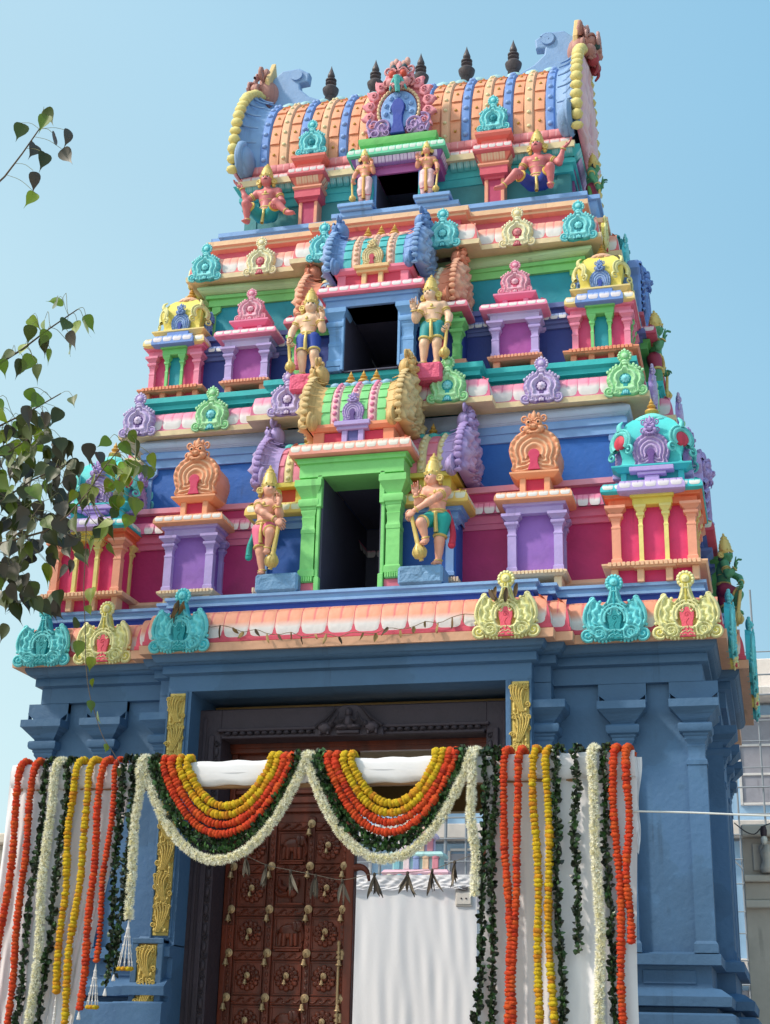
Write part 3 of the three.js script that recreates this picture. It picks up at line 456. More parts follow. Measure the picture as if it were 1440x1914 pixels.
// stone door frame, passage and doors
const sd = grp('stone_doorway', tower);
for (const s of [-1, 1]) { mk('jamb', [bx(s * 1.19, s * 1.41, 0, 4.33, -0.3, 0.03, 0.01), bx(s * 1.25, s * 1.3, 0, 4.1, 0.02, 0.055, 0.015), bx(s * 1.33, s * 1.36, 0, 4.25, 0.02, 0.045, 0.01)], C.stone, sd); const g = []; for (let k = 0; k < 26; k++) g.push(sph(s * 1.225, 0.2 + k * 0.15, 0.03, 0.03, 0.8, 1.6, 0.7, 8), spiral(s * 1.225, 0.28 + k * 0.15, 0.03, 0.03, 1.2, k, s, 0.009)); mk('carving', g, C.stone, sd); }
{
  const g = []; for (let k = 0; k < 34; k++) g.push(sph(-1.12 + k * 0.068, 4.105, 0.05, 0.03, 1, 0.7, 0.9, 8));
  mk('lintel', [bx(-1.2, 1.2, 4.075, 4.33, -0.3, 0.028, 0.01), bx(-1.22, 1.22, 4.12, 4.15, 0.02, 0.07, 0.01), bx(-1.18, 1.18, 4.06, 4.09, -0.2, 0.05, 0.01), ...g], C.stone, sd);
  const c = [prism([[-0.31, 0], [0.31, 0], [0.3, 0.08], [0.2, 0.13], [0.14, 0.22], [0.06, 0.27], [-0.06, 0.27], [-0.14, 0.22], [-0.2, 0.13], [-0.3, 0.08]], 0, 0.04, 0.01), sph(0, 0.2, 0.06, 0.035, 1, 1.2, 1, 10), sph(0, 0.12, 0.06, 0.055, 1, 1.1, 0.8, 10), sph(-0.05, 0.07, 0.07, 0.045, 1.6, 0.6, 1, 8), sph(0.05, 0.07, 0.07, 0.045, 1.6, 0.6, 1, 8), bx(-0.1, 0.1, 0.015, 0.045, 0.02, 0.08)];
  for (const s of [-1, 1]) c.push(sph(s * 0.21, 0.07, 0.06, 0.055, 1.2, 0.9, 0.7, 10), sph(s * 0.15, 0.1, 0.07, 0.03, 1, 1, 1, 8), taperTube([[s * 0.14, 0.1, 0.09], [s * 0.11, 0.15, 0.09], [s * 0.08, 0.2, 0.08]], 0.014, 0.008, 6, 5), bx(s * 0.17, s * 0.19, 0.01, 0.06, 0.03, 0.08), bx(s * 0.24, s * 0.26, 0.01, 0.06, 0.03, 0.08), taperTube([[s * 0.3, 0.08, 0.05], [s * 0.2, 0.15, 0.06], [s * 0.12, 0.24, 0.06]], 0.02, 0.012, 8, 5), taperTube([[s * 0.03, 0.14, 0.09], [s * 0.08, 0.12, 0.1], [s * 0.09, 0.18, 0.09]], 0.013, 0.01, 6, 5));
  mk('carved_crest', c.map((q) => xf(prep(q), M(0, 4.05, 0.05))), C.stone, sd);
}
T('passage_ceiling', bx(-1.4, 1.4, 4.38, 4.43, -4.0, -0.32), paint('#a8854e'));
T('passage_wall', [bx(-1.43, -1.405, 0, 4.4, -4.03, -0.3), bx(1.405, 1.43, 0, 4.4, -4.03, -0.3)], paint('#b9a074'));
T('passage_lintel', bx(-1.4, 1.4, 4.0, 4.39, -4.0, -3.85), paint('#a8854e'));
// carved door leaf, 1.19 wide, hung at its left edge
const bellGeo = { disc: join([xf(lathe([[0, 0], [0.034, 0], [0.036, 0.006], [0.026, 0.01], [0.025, 0.016], [0.012, 0.02], [0, 0.024]], 16), M(0, 0, 0, Math.PI / 2)), tube([[0, 0, 0.02], [-0.006, -0.02, 0.035], [-0.012, -0.04, 0.03]], 0.006, 6, 5), xf(lathe([[0.027, 0], [0.03, 0.004], [0.02, 0.02], [0.017, 0.04], [0.012, 0.052], [0, 0.056]], 14), M(-0.014, -0.1, 0.03)), sph(-0.014, -0.105, 0.03, 0.009, 1, 1, 1, 6)]) };
function elephant() { const b = [sph(0, 0.02, 0, 0.075, 1.2, 0.85, 0.35, 12), sph(0.085, 0.06, 0.01, 0.045, 1, 1.1, 0.5, 10), sph(0.06, 0.06, 0.03, 0.035, 0.7, 1.2, 0.3, 8), taperTube([[0.115, 0.05, 0.015], [0.135, 0, 0.015], [0.13, -0.06, 0.015], [0.115, -0.075, 0.015]], 0.018, 0.009, 8, 6)]; for (const x of [-0.07, -0.035, 0.03, 0.065]) b.push(taperTube([[x, 0, 0.008], [x * 1.05, -0.05, 0.012], [x * 1.1, -0.1, 0.01]], 0.025, 0.018, 5, 6)); b.push(taperTube([[-0.09, 0.03, 0.01], [-0.11, -0.02, 0.01]], 0.008, 0.005, 4, 5), bx(-0.13, 0.13, -0.125, -0.105, -0.01, 0.02), bx(-0.11, 0.11, -0.145, -0.125, -0.01, 0.025)); return join(b); }
function peacock() { return join([sph(0, -0.02, 0, 0.05, 1.2, 0.9, 0.5, 10), taperTube([[0.04, 0, 0.01], [0.065, 0.05, 0.015], [0.055, 0.085, 0.01]], 0.02, 0.013, 6, 6), sph(0.06, 0.09, 0.01, 0.017, 1.2, 1, 0.7, 7), taperTube([[-0.03, 0, 0.01], [-0.09, 0.03, 0.015], [-0.1, 0.09, 0.01]], 0.03, 0.018, 8, 6), taperTube([[-0.02, -0.03, 0.01], [-0.1, -0.04, 0.015], [-0.13, 0, 0.01]], 0.03, 0.012, 8, 6), bx(-0.12, 0.12, -0.125, -0.105, -0.01, 0.02), taperTube([[0, -0.05, 0.01], [0.01, -0.1, 0.01]], 0.01, 0.008, 4, 5)]); }
function rosette() { const b = []; for (let k = 0; k < 12; k++) { const a = k / 12 * 2 * Math.PI; b.push(sph(0.085 * Math.cos(a), 0.085 * Math.sin(a), 0, 0.026, 1, 1, 0.6, 8), sph(0.05 * Math.cos(a + 0.2), 0.05 * Math.sin(a + 0.2), 0.005, 0.014, 1, 1, 0.6, 6)); } b.push(xf(new THREE.TorusGeometry(0.066, 0.007, 6, 24), M(0, 0, 0.006)), sph(0, 0, 0, 0.03, 1, 1, 0.5, 10)); return join(b); }
const rosG = rosette(), eleG = elephant(), peaG = peacock();
function doorLeaf(parent, dir) { // x from 0 to dir*1.18
  mk('frame', [bx(0, dir * 1.18, 0, 4.02, -0.04, 0, 0.004), bx(dir * 0.005, dir * 0.055, 0, 4.0, 0, 0.045), bx(dir * 1.1, dir * 1.18, 0, 4.0, 0, 0.05)], C.wood, parent);
  const xs = [0.08, 0.43, 0.78, 1.09], y0 = 0.08;
  for (let i = 0; i < 4; i++) { mk('stile', [bx(dir * (xs[i] - 0.03), dir * (xs[i] + 0.03), 0.02, 3.42, -0.002, 0.032)], C.wood, parent); }
  const r = rng(31);
  for (let j = 0; j < 10; j++) {
    const y = y0 + j * 0.362, rail = [];
    for (let i = 0; i < 3; i++) { const a = xs[i] + 0.035, b = xs[i + 1] - 0.035; rail.push(bx(dir * a, dir * b, y - 0.035, y + 0.035, -0.002, 0.026)); for (let k = 0; k < 5; k++) { const cx = dir * lerp(a + 0.04, b - 0.04, k / 4); rail.push(taperTube([[cx - 0.028, y - 0.012, 0.026], [cx, y + 0.016 * (k % 2 ? 1 : -1), 0.036], [cx + 0.028, y + 0.012, 0.026]], 0.009, 0.006, 6, 5)); } }
    mk('rail', rail, C.wood, parent);
    if (j === 9) continue;
    for (let i = 0; i < 3; i++) {
      const cx = dir * (xs[i] + xs[i + 1]) / 2, cy = y + 0.181; mk('door_panel', [bx(cx - 0.12, cx + 0.12, cy - 0.13, cy + 0.13, -0.002, 0.008), bx(cx - 0.128, cx + 0.128, cy - 0.138, cy - 0.124, 0, 0.018, 0.003), bx(cx - 0.128, cx + 0.128, cy + 0.124, cy + 0.138, 0, 0.018, 0.003), bx(cx - 0.128, cx - 0.114, cy - 0.124, cy + 0.124, 0, 0.018, 0.003), bx(cx + 0.114, cx + 0.128, cy - 0.124, cy + 0.124, 0, 0.018, 0.003)], C.wood, parent);
      const animal = i === 1 && j !== 5; const m = mesh(animal ? (j % 2 ? 'peacock_relief' : 'elephant_relief') : 'rosette', animal ? (j % 2 ? peaG : eleG) : rosG, C.wood, parent); m.position.set(cx, cy, 0.016);
      if (!animal) { const b = mesh('bell', bellGeo.disc, C.brass, parent); b.position.set(cx, cy + 0.02, 0.03); b.scale.setScalar(0.72); }
    }
    const g = []; for (let i = 0; i < 4; i++) for (let k = 0; k < 4; k++) g.push(sph(dir * xs[i], y + 0.09 + k * 0.06, 0.034, 0.017, 0.9, 1.3, 0.5, 6)); mk('stile_carving', g, C.wood, parent);
  }
  for (let j = 1; j < 10; j++) for (let i = 0; i < 4; i++) { if (j === 9 && i !== 2) continue; const b = mesh('bell', bellGeo.disc, C.brass, parent); b.position.set(dir * xs[i], y0 + j * 0.362 + 0.02, 0.034); b.scale.setScalar(1.0); }
  mk('top_panel', [bx(dir * 0.06, dir * 1.1, 3.46, 3.5, 0, 0.04), bx(dir * 0.06, dir * 1.1, 3.54, 3.6, 0, 0.03), bx(dir * 0.06, dir * 1.1, 3.62, 3.66, 0, 0.045), ...[0.2, 0.38, 0.56, 0.74, 0.92].map((x, k) => spiral(dir * x, 3.78, 0.01, 0.07, 1.6, k * 2, k % 2 ? 1 : -1, 0.016))], C.wood, parent);
  mk('bolt', [xf(new THREE.CylinderGeometry(0.012, 0.012, 0.62, 10), M(dir * 1.07, 2.02, 0.06)), sph(dir * 1.07, 2.35, 0.06, 0.018, 1, 1.6, 1, 8), ...[1.74, 1.78, 2.24, 2.28].map((y) => xf(new THREE.CylinderGeometry(0.022, 0.022, 0.02, 10), M(dir * 1.07, y, 0.06))), bx(dir * 1.06, dir * 1.11, 1.72, 1.8, 0.02, 0.06), bx(dir * 1.06, dir * 1.11, 2.22, 2.3, 0.02, 0.06), bx(dir * 1.045, dir * 1.058, 0.5, 1.66, 0.03, 0.05)], C.brass, parent);
}
const dl = grp('door', tower, -1.19, 0, -0.3); doorLeaf(dl, 1);
mk('latch', [taperTube([[1.17, 2.98, 0.02], [1.24, 2.985, 0.03], [1.29, 2.95, 0.03], [1.31, 2.87, 0.03]], 0.035, 0.012, 8, 8)], C.wood, dl);
const dr = grp('door', tower, 1.19, 0, -0.3, 0); { const q = grp('door_leaf', dr, 0, 0, 0, Math.PI * 0.5); mk('board', bx(0, 1.18, 0, 4.02, -0.04, 0), C.wood, q); q.position.x = -0.05; }
// wood frame head over the door
T('door_head', [bx(-1.19, 1.19, 4.02, 4.075, -0.36, -0.2), bx(-1.19, 1.19, 3.98, 4.03, -0.3, -0.22)], C.wood);

// ---------------------------------------------------------------- storeys
const N1 = [0.27, -1.0, 1];
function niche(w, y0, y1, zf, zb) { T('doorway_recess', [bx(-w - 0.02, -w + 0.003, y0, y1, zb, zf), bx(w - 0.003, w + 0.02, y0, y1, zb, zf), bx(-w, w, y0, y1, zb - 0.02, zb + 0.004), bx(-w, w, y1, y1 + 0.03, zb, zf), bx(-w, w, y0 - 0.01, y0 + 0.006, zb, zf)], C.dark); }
// first storey
{
  const P = stepPlan(2.72, -0.25, [N1], [[0.95, 0.2]]), U = stepPlan(2.35, -0.5, [[0.27, -0.75, 1]], [[0.95, 0.2]]);
  T('wall', mould(P, [[0, 5.29], [0, 5.975]]), C.crimson);
  T('wall_moulding', mould(P, [[0, 5.97], [0.03, 5.972], [0.03, 6.02], [0.06, 6.035], [0.06, 6.1], [0.12, 6.105]], 0.4), C.pinkLip);
  const k = softProf(0.13, 6.11, 0.08, 6.235), c = grp('petal_cornice', tower); mk('cornice_bed', mould(P, k), C.pinkBase, c); petalRow(c, P, k, 0.105, '#e585a8', '#ebe0e6', '#c34476', { skip: (x, z) => (Math.abs(x) < 0.95 && z > -1) || (Math.abs(x) > 2.2 && z > -1) });
  T('wall_band', mould(P, [[0.085, 6.232], [0.03, 6.235], [0, 6.24], [0, 6.33]]), C.crimson);
  T('wall_ledge', [mould(P, [[0, 6.325], [0.07, 6.335], [0.07, 6.385], [0, 6.39]], 0.4), cap(P, 0, 6.39)], paint('#d58aa4'));
  T('wall_skirting', mould(P, [[0.02, 5.3], [0.06, 5.31], [0.06, 5.33], [0.02, 5.335], [0.02, 5.37], [0.05, 5.38], [0.07, 5.41], [0.05, 5.44], [0, 5.445]], 0.5), paint('#e3b79a'));
  T('upper_wall', mould(U, [[0, 6.38], [0, 6.925]]), C.cobalt);
  T('upper_lintel', mould(U, [[0, 6.915], [0.04, 6.92], [0.04, 7.0], [0.07, 7.01], [0.07, 7.065], [0.05, 7.075], [0.05, 7.09]], 0.4), C.sky);
  T('upper_roll', mould(U, [[0.05, 7.085], ...rollProf(0.06, 7.09, 7.205, 0.05), [0.02, 7.24]]), C.paleRoll);
  for (const s of [-1, 1]) { T('corner_bracket', [prism([[0, 6.92], [0.11, 6.92], [0.11, 6.86], [0.06, 6.815], [0, 6.815]].map(([a, b]) => [s * (2.355 - a), b]), -0.53, -0.47, 0.004), bx(s * 2.30, s * 2.355, 6.39, 6.92, -0.55, -0.485)], C.sky); }
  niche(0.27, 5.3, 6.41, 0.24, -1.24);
}
// second storey cornice and wall
const P2 = stepPlan(2.48, -0.5, [[1.05, 0.18]], [[0.95, 0.2]]);
{
  T('cornice_fillet', mould(P2, [[-0.15, 7.245], [0.16, 7.215], [0.165, 7.268], [0.135, 7.272]]), C.cream);
  const k = softProf(0.135, 7.288, 0.05, 7.5), c = grp('petal_cornice', tower); mk('cornice_bed', mould(P2, [[0.13, 7.27], [0.14, 7.275], ...k]), C.pinkBase, c); petalRow(c, P2, k, 0.2, '#ee90ae', '#ece4ea', '#d05688');
  T('band', mould(P2, [[0.06, 7.495], [-0.03, 7.498], [-0.03, 7.565]]), C.tealD);
  T('ledge', [mould(P2, [[-0.03, 7.56], [0.015, 7.565], [0.015, 7.61], [0.03, 7.62], [0.05, 7.635], [0.05, 7.69], [0.03, 7.695]], 0.4), cap(P2, 0.03, 7.695)], C.teal);
  const P = stepPlan(2.28, -0.7, [[0.27, -0.9, 1]], [[0.85, 0.2]]), U = stepPlan(1.96, -0.92, [[0.27, -0.7, 1]], [[0.85, 0.2]]);
  T('wall', mould(P, [[0, 7.69], [0, 8.175]]), C.navy);
  T('wall_moulding', mould(P, [[0, 8.17], [0.03, 8.172], [0.03, 8.21], [0.06, 8.22], [0.06, 8.245], [0.1, 8.25]], 0.4), C.slate);
  const k2 = softProf(0.1, 8.25, 0.06, 8.325), c2 = grp('petal_cornice', tower); mk('cornice_bed', mould(P, k2), C.slate, c2); petalRow(c2, P, k2, 0.085, '#8fa6dc', '#dfe3ee', '#5a68a6', { skip: (x, z) => (Math.abs(x) < 0.8 || Math.abs(x) > 1.85) && z > -1.2 });
  T('wall_band', mould(P, [[0.065, 8.32], [0.03, 8.322], [0, 8.33], [0, 8.4]]), C.navy);
  T('wall_ledge', [mould(P, [[0, 8.395], [0.05, 8.4], [0.05, 8.45], [0, 8.455]], 0.4), cap(P, 0, 8.455)], C.slate);
  T('upper_wall', mould(U, [[0, 8.45], [0, 8.93]]), C.tealW);
  T('upper_lintel', mould(U, [[0, 8.92], [0.04, 8.925], [0.04, 9.0], [0.07, 9.008], [0.07, 9.045], [0.05, 9.05]], 0.4), C.green);
  T('upper_roll', mould(U, [[0.05, 9.05], ...rollProf(0.09, 9.055, 9.15, 0.055), [0.04, 9.18]]), C.greenP);
  for (const s of [-1, 1]) T('corner_bracket', [prism([[0, 8.925], [0.1, 8.925], [0.1, 8.87], [0.05, 8.835], [0, 8.835]].map(([a, b]) => [s * (1.965 - a), b]), -0.95, -0.89, 0.004), bx(s * 1.92, s * 1.965, 8.455, 8.925, -0.97, -0.905)], C.green);
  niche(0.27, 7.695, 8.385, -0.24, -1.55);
  const nG = nasi('B', '#7ccb86', '#b2e8b6', '#0f9aa4', '#7fd6e4'), nP = nasi('B', '#a48cd0', '#cdbde8', '#5b3d84', '#d7c6ee');
  for (const [x, t, z] of [[-2.43, 0, -0.33], [-1.65, 1, -0.33], [-0.79, 0, -0.14], [0.79, 1, -0.14], [1.65, 0, -0.33], [2.43, 1, -0.33]]) putNasi(tower, t ? nG : nP, x, 7.225, z, 0.205, 0.205);
  for (const [x, z, t] of [[2.65, -0.7, 0], [2.65, -1.02, 1], [2.85, -1.4, 0], [2.85, -2.0, 1], [2.85, -2.7, 0]]) putNasi(tower, t ? nG : nP, x, 7.225, z, 0.19, 0.205, Math.PI / 2);
  putNasi(tower, nG, -2.65, 7.225, -0.75, 0.19, 0.205, -Math.PI / 2);
}
// third storey cornice, neck and roof slab
const P3 = stepPlan(2.06, -0.86, [[0.85, 0.14]], [[0.8, 0.16]]), L3 = stepPlan(1.98, -1.16, [[0.64, 0.12]], [[0.8, 0.12]]), W3 = stepPlan(1.7, -1.36, [[0.235, -0.8, 1]], [[0.7, 0.14]]), S3 = stepPlan(1.72, -1.4);
{
  T('cornice_fillet', mould(P3, [[-0.12, 9.19], [0.15, 9.16], [0.155, 9.212], [0.12, 9.216]]), C.cream);
  const k = softProf(0.125, 9.235, 0.05, 9.45), c = grp('petal_cornice', tower); mk('cornice_bed', mould(P3, [[0.12, 9.215], [0.13, 9.22], ...k]), C.coral, c); petalRow(c, P3, k, 0.185, '#f0a392', '#efe4e6', '#d65f70');
  T('band', mould(P3, [[0.06, 9.445], [-0.04, 9.448], [-0.09, 9.47], [-0.09, 9.61]]), C.rose);
  T('upper_fillet', [mould(P3, [[-0.09, 9.605], [-0.02, 9.615], [-0.02, 9.64], [0.01, 9.65], [0.01, 9.705], [-0.02, 9.71]], 0.4), cap(P3, -0.02, 9.71)], C.peach);
  T('ledge', [mould(L3, [[-0.02, 9.7], [-0.02, 9.74], [0.0, 9.76], [0.03, 9.82], [0.03, 9.9], [0.06, 9.91], [0.06, 9.96], [0.04, 9.965]], 0.5), cap(L3, 0.04, 9.965)], paint('#7aa6e2'));
  T('wall', mould(W3, [[0, 9.96], [0, 10.36]]), C.griva);
  T('wall_moulding', mould(W3, [[0, 10.355], [0.03, 10.36], [0.03, 10.45], [0.06, 10.46], [0.06, 10.51], [0.04, 10.515], [0.04, 10.54]], 0.4), C.tealL);
  const k3 = [[0.05, 10.535], [0.07, 10.56], [0.1, 10.6], [0.12, 10.635]], c3 = grp('petal_cornice', tower); mk('cornice_bed', mould(W3, [...k3, [0.05, 10.66]]), C.tealL, c3); petalRow(c3, W3, k3, 0.075, '#8fd3d8', '#4ab7bd', '#d8eef0', { skip: (x, z) => Math.abs(x) < 0.55 && z > -2 });
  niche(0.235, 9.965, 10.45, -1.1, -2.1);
  T('roof_slab', mould(S3, [[-0.02, 10.65], [0.185, 10.605], [0.19, 10.675], [0.165, 10.68]]), C.creamS);
  const k4 = softProf(0.165, 10.685, 0.11, 10.765), c4 = grp('petal_cornice', tower); mk('cornice_bed', mould(S3, k4), C.pinkK, c4); petalRow(c4, S3, k4, 0.11, '#e8949c', '#eedde2', '#d05c72', { front: 1 });
  const k5 = [[0.07, 10.77], [0.1, 10.81], [0.11, 10.86], [0.1, 10.9]], c5 = grp('lotus_band', tower); mk('lotus_bed', [mould(S3, [[0.08, 10.765], ...k5, [0.06, 10.905]]), cap(S3, 0.06, 10.905)], C.coral, c5); petalRow(c5, S3, k5, 0.155, '#e48a92', '#d9707e', '#f0b8bc', { front: 1 });
  const nC = nasi('B', '#33b3c4', '#8ae0e8', '#0b7f90', '#7fdfe8'), nK = nasi('B', '#e6d39a', '#f3e8c8', '#b93d58', '#e08a94');
  for (const [x, t, z] of [[-1.99, 0, -0.7], [-1.37, 1, -0.7], [-0.63, 0, -0.56], [0.63, 0, -0.56], [1.37, 1, -0.7], [1.99, 0, -0.7]]) putNasi(tower, t ? nK : nC, x, 9.14, z, 0.19, 0.195);
  for (const [x, z, t] of [[2.22, -1.0, 1], [2.38, -1.5, 0], [2.38, -2.2, 1], [2.38, -2.8, 0]]) putNasi(tower, t ? nYe : nC, x, 9.16, z, 0.17, 0.2, Math.PI / 2);
  putNasi(tower, nYe, -2.22, 9.16, -1.0, 0.17, 0.2, -Math.PI / 2);
  for (const s of [-1, 1]) { const p = putNasi(tower, nasi('B', '#2fb3c4', '#86dfe8', '#0b7f90', '#0f8fa0'), s * 1.035, 10.9, -1.2, 0.185, 0.2); }
}
// ---------------------------------------------------------------- corner shrines, side shrines, doorways
function slabGeo(plan, y0, y1, o0, o1) { const k = arcProf(o0, y0 + (y1 - y0) * 0.28, o1, y1, 7); return { bed: join([mould(plan, [[o1 - 0.02, y0 - 0.012], [o0 - 0.015, y0], [o0, y0 + 0.012], [o0, y0 + (y1 - y0) * 0.2], ...k]), cap(plan, o1, y1)]), k }; }
// corner shrine: w = half width, local origin on the floor in the middle of its front
function cornerShrine(s) {
  const g = grp('corner_shrine', tower), w = s.w, Y = s.Y, D = w * 2, pl = (a, z = 0) => rect(-a, a, -D - z, z);
  const core = rect(-w * 0.86, w * 0.86, -D + 0.06, -0.06);
  mk('base_slab', [solid(pl(w * 0.92), [[0.06, Y.base - 0.05], [0.075, Y.base - 0.03], [0.075, Y.base - 0.015], [0.03, Y.base], [0.0, Y.base + 0.012]], 0.4), solid(rect(-w * 0.34, w * 0.34, -0.3, 0.025), [[0.04, Y.base - 0.058], [0.055, Y.base - 0.03], [0.055, Y.base - 0.012], [0.01, Y.base + 0.004], [0, Y.base + 0.014]], 0.4), ...dentils(-w * 0.98, w * 0.98, Y.base - 0.045, Y.base - 0.008, 0.082, Math.round(w * 50))], s.m.base, g);
  for (const x of [-0.85, -0.3, 0.3, 0.85]) mk('foot', bx(x * w - 0.03, x * w + 0.03, 0, Y.base - 0.05, -0.1, 0.03), s.m.base, g);
  mk('plinth_wall', bx(-w * 0.9, w * 0.9, 0, Y.base, -D, -0.03), s.m.plinth, g);
  mk('wall', mould(core, [[0, Y.base], [0, Y.lint]]), s.m.wall, g);
  if (s.m.mid) mk('niche_panel', bx(-w * 0.22, w * 0.22, Y.base, Y.lint, -0.1, -0.05), s.m.mid, g);
  for (const x of [-1, 1]) { mk('pillar', pillarGeo(x * w * 0.8, -0.04, w * 0.092, Y.base + 0.01, Y.lint, 0.2, 0.85), s.m.pillar, g); mk('slender_pillar', pillarGeo(x * w * 0.27, -0.02, w * 0.045, Y.base + 0.01, Y.lint, 0.19, 1.1), s.m.slim, g); }
  for (const z of [-0.5, -0.9]) mk('pillar', pillarGeo(w * 0.8, z * D, w * 0.092, Y.base + 0.01, Y.lint, 0.2, 0.85), s.m.pillar, g);
  for (const z of [-0.3, -0.68]) mk('slender_pillar', pillarGeo(w * 0.86, z * D, w * 0.045, Y.base + 0.01, Y.lint, 0.19, 1.1), s.m.slim, g);
  mk('lintel', solid(pl(w * 0.94), [[0, Y.lint], [0, Y.lint + 0.06], [0.03, Y.lint + 0.068], [0.03, Y.lint + 0.085], [0.05, Y.slab]], 0.4), s.m.lintel, g);
  mk('middle_lintel', [bx(-w * 0.43, w * 0.43, Y.lint - 0.002, Y.lint + 0.066, -0.1, 0.022), bx(-w * 0.47, w * 0.47, Y.lint + 0.06, Y.slab - 0.004, -0.1, 0.06)], s.m.midLintel, g);
  const sl = slabGeo(pl(w * 0.86), Y.slab, Y.slabTop, w * 0.23, 0.02); mk('eave', sl.bed, s.m.slab, g);
  petalRow(g, pl(w * 0.86), sl.k, 0.1, s.c.slab, '#e9eef0', s.c.slabV, { skip: (x, z) => Math.abs(x) < w * 0.48 && z > -0.1 });
  const ml = slabGeo(rect(-w * 0.46, w * 0.46, -0.1, 0.02), Y.slab - 0.012, Y.slabTop + 0.012, w * 0.2 + 0.025, 0.02); mk('middle_eave', ml.bed, s.m.midSlab, g);
  petalRow(g, rect(-w * 0.46, w * 0.46, -0.1, 0.02), ml.k, 0.1, s.c.mid, '#e4dcee', s.c.midV, { front: 1 });
  const zc = -D / 2, sq = (a) => rect(-a, a, zc - a, zc + a);
  mk('neck', [mould(sq(w * 0.66), [[0, Y.slabTop], [0, Y.neck]])], s.m.neckWall, g);
  mk('neck_post', [-1, 1].flatMap((x) => [bx(x * w * 0.62 - 0.025, x * w * 0.62 + 0.025, Y.slabTop, Y.neck, zc + w * 0.6, zc + w * 0.69), bx(w * 0.6, w * 0.69, Y.slabTop, Y.neck, zc + x * w * 0.6 - 0.025, zc + x * w * 0.6 + 0.025)]), s.m.slab, g);
  mk('neck_cap', solid(sq(w * 0.62), [[0.05, Y.neck - 0.005], [0.075, Y.neck + 0.015], [0.1, Y.neck + 0.03], [0.1, Y.neck + 0.045], [0.06, Y.neck + 0.05]], 0.4), s.m.slab, g);
  const d0 = Y.neck + 0.05, dh = Y.dome - d0;
  mk('dome', solid(sq(w * 0.06), [[w * 0.72, 0], [w * 0.6, 0.06], [w * 0.58, 0.16], [w * 0.64, 0.32], [w * 0.66, 0.46], [w * 0.6, 0.62], [w * 0.47, 0.78], [w * 0.34, 0.88]].map(([o, t]) => [o, d0 + t * dh]), 1.0), s.m.dome, g);
  const lf = []; for (let k = 0; k < 12; k++) { const a = k / 12 * Math.PI * 2; lf.push(sph(Math.cos(a) * w * 0.4, d0 + dh * 0.86, zc + Math.sin(a) * w * 0.4, w * 0.13, 1, 0.45, 1, 8)); }
  mk('dome_cap', [xf(lathe([[0, 0.16], [0.2, 0.14], [0.42, 0.05], [0.46, 0], [0.4, -0.05]].map(([r, y]) => [r * w, y * dh + d0 + dh * 0.9]), 20), M(0, 0, zc)), ...lf], s.m.domeCap, g);
  mk('finial', xf(finialGeo(Y.top - Y.dome - 0.02), M(0, Y.dome + 0.01, zc)), C.goldD, g);
  // gables of the dome: one on each face, horseshoes on the corners
  for (const [a, x, z] of [[0, 0, zc + w * 0.76], [Math.PI / 2, w * 0.76, zc], [-Math.PI / 2, -w * 0.76, zc]]) {
    const q = grp('dome_gable', tower, 0, 0, 0); tower.remove(q); g.add(q); q.position.set(x, d0 - 0.03, z); q.rotation.y = a; const sc = w * (s.gw ?? 0.42); q.scale.set(sc, dh * (s.gy ?? 0.35), sc * 1.1); q.name = 'dome_gable';
    const mm = new THREE.Mesh(s.gable.geo, vcMat); mm.castShadow = mm.receiveShadow = true; q.add(mm); mm.name = 'relief';
    // joined into one mesh: the gable is already a sub-part
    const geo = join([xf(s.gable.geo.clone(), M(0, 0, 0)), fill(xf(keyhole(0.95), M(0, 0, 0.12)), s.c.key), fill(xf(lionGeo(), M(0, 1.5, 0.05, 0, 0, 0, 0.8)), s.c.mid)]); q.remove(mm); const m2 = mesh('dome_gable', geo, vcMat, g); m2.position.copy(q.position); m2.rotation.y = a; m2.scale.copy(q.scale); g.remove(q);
    mk('gable_bracket', [bx(-sc * 1.15, sc * 1.15, d0 - 0.07, d0 - 0.025, -0.06, 0.05), bx(-sc * 0.75, sc * 0.75, d0 - 0.1, d0 - 0.07, -0.06, 0.035), bx(-sc * 0.38, sc * 0.38, Y.slabTop, d0 - 0.1, -0.06, 0.02)].map((e) => xf(e, M(x, 0, z, 0, a))), s.m.midSlab, g);
  }
  for (const a of [-1, 1]) for (const b of [-1, 1]) {
    if (b < 0 && a < 0) continue; const q = [];
    q.push(xf(new THREE.TorusGeometry(w * 0.24, w * 0.07, 7, 20, Math.PI * 1.5), M(0, 0, 0, 0, 0, -Math.PI * 0.25)), xf(new THREE.TorusGeometry(w * 0.33, w * 0.035, 6, 20, Math.PI * 1.4), M(0, 0, 0, 0, 0, -Math.PI * 0.2)), spiral(-w * 0.28, -w * 0.3, 0, w * 0.14, 1.3, 1, 1, w * 0.04), spiral(w * 0.28, -w * 0.3, 0, w * 0.14, 1.3, 2, -1, w * 0.04), taperTube([[0, w * 0.3, 0], [0, w * 0.45, 0.01], [0, w * 0.6, -0.03]], w * 0.08, w * 0.02, 6, 6));
    mk('corner_horseshoe', q.map((e) => xf(e, M(a * w * 0.67, d0 + dh * 0.42, zc + b * w * 0.67, 0, Math.atan2(a, b), 0, 1, dh / w * 0.62, 1))), s.m.horse ?? s.m.dome, g);
    if (s.m.eye) mk('horseshoe_disc', xf(sph(0, 0, 0, w * 0.2, 1, 1, 0.4, 14), M(a * w * 0.67, d0 + dh * 0.42, zc + b * w * 0.67, 0, Math.atan2(a, b), 0, 1, dh / w * 0.62, 1)), s.m.eye, g);
  }
  return g;
}
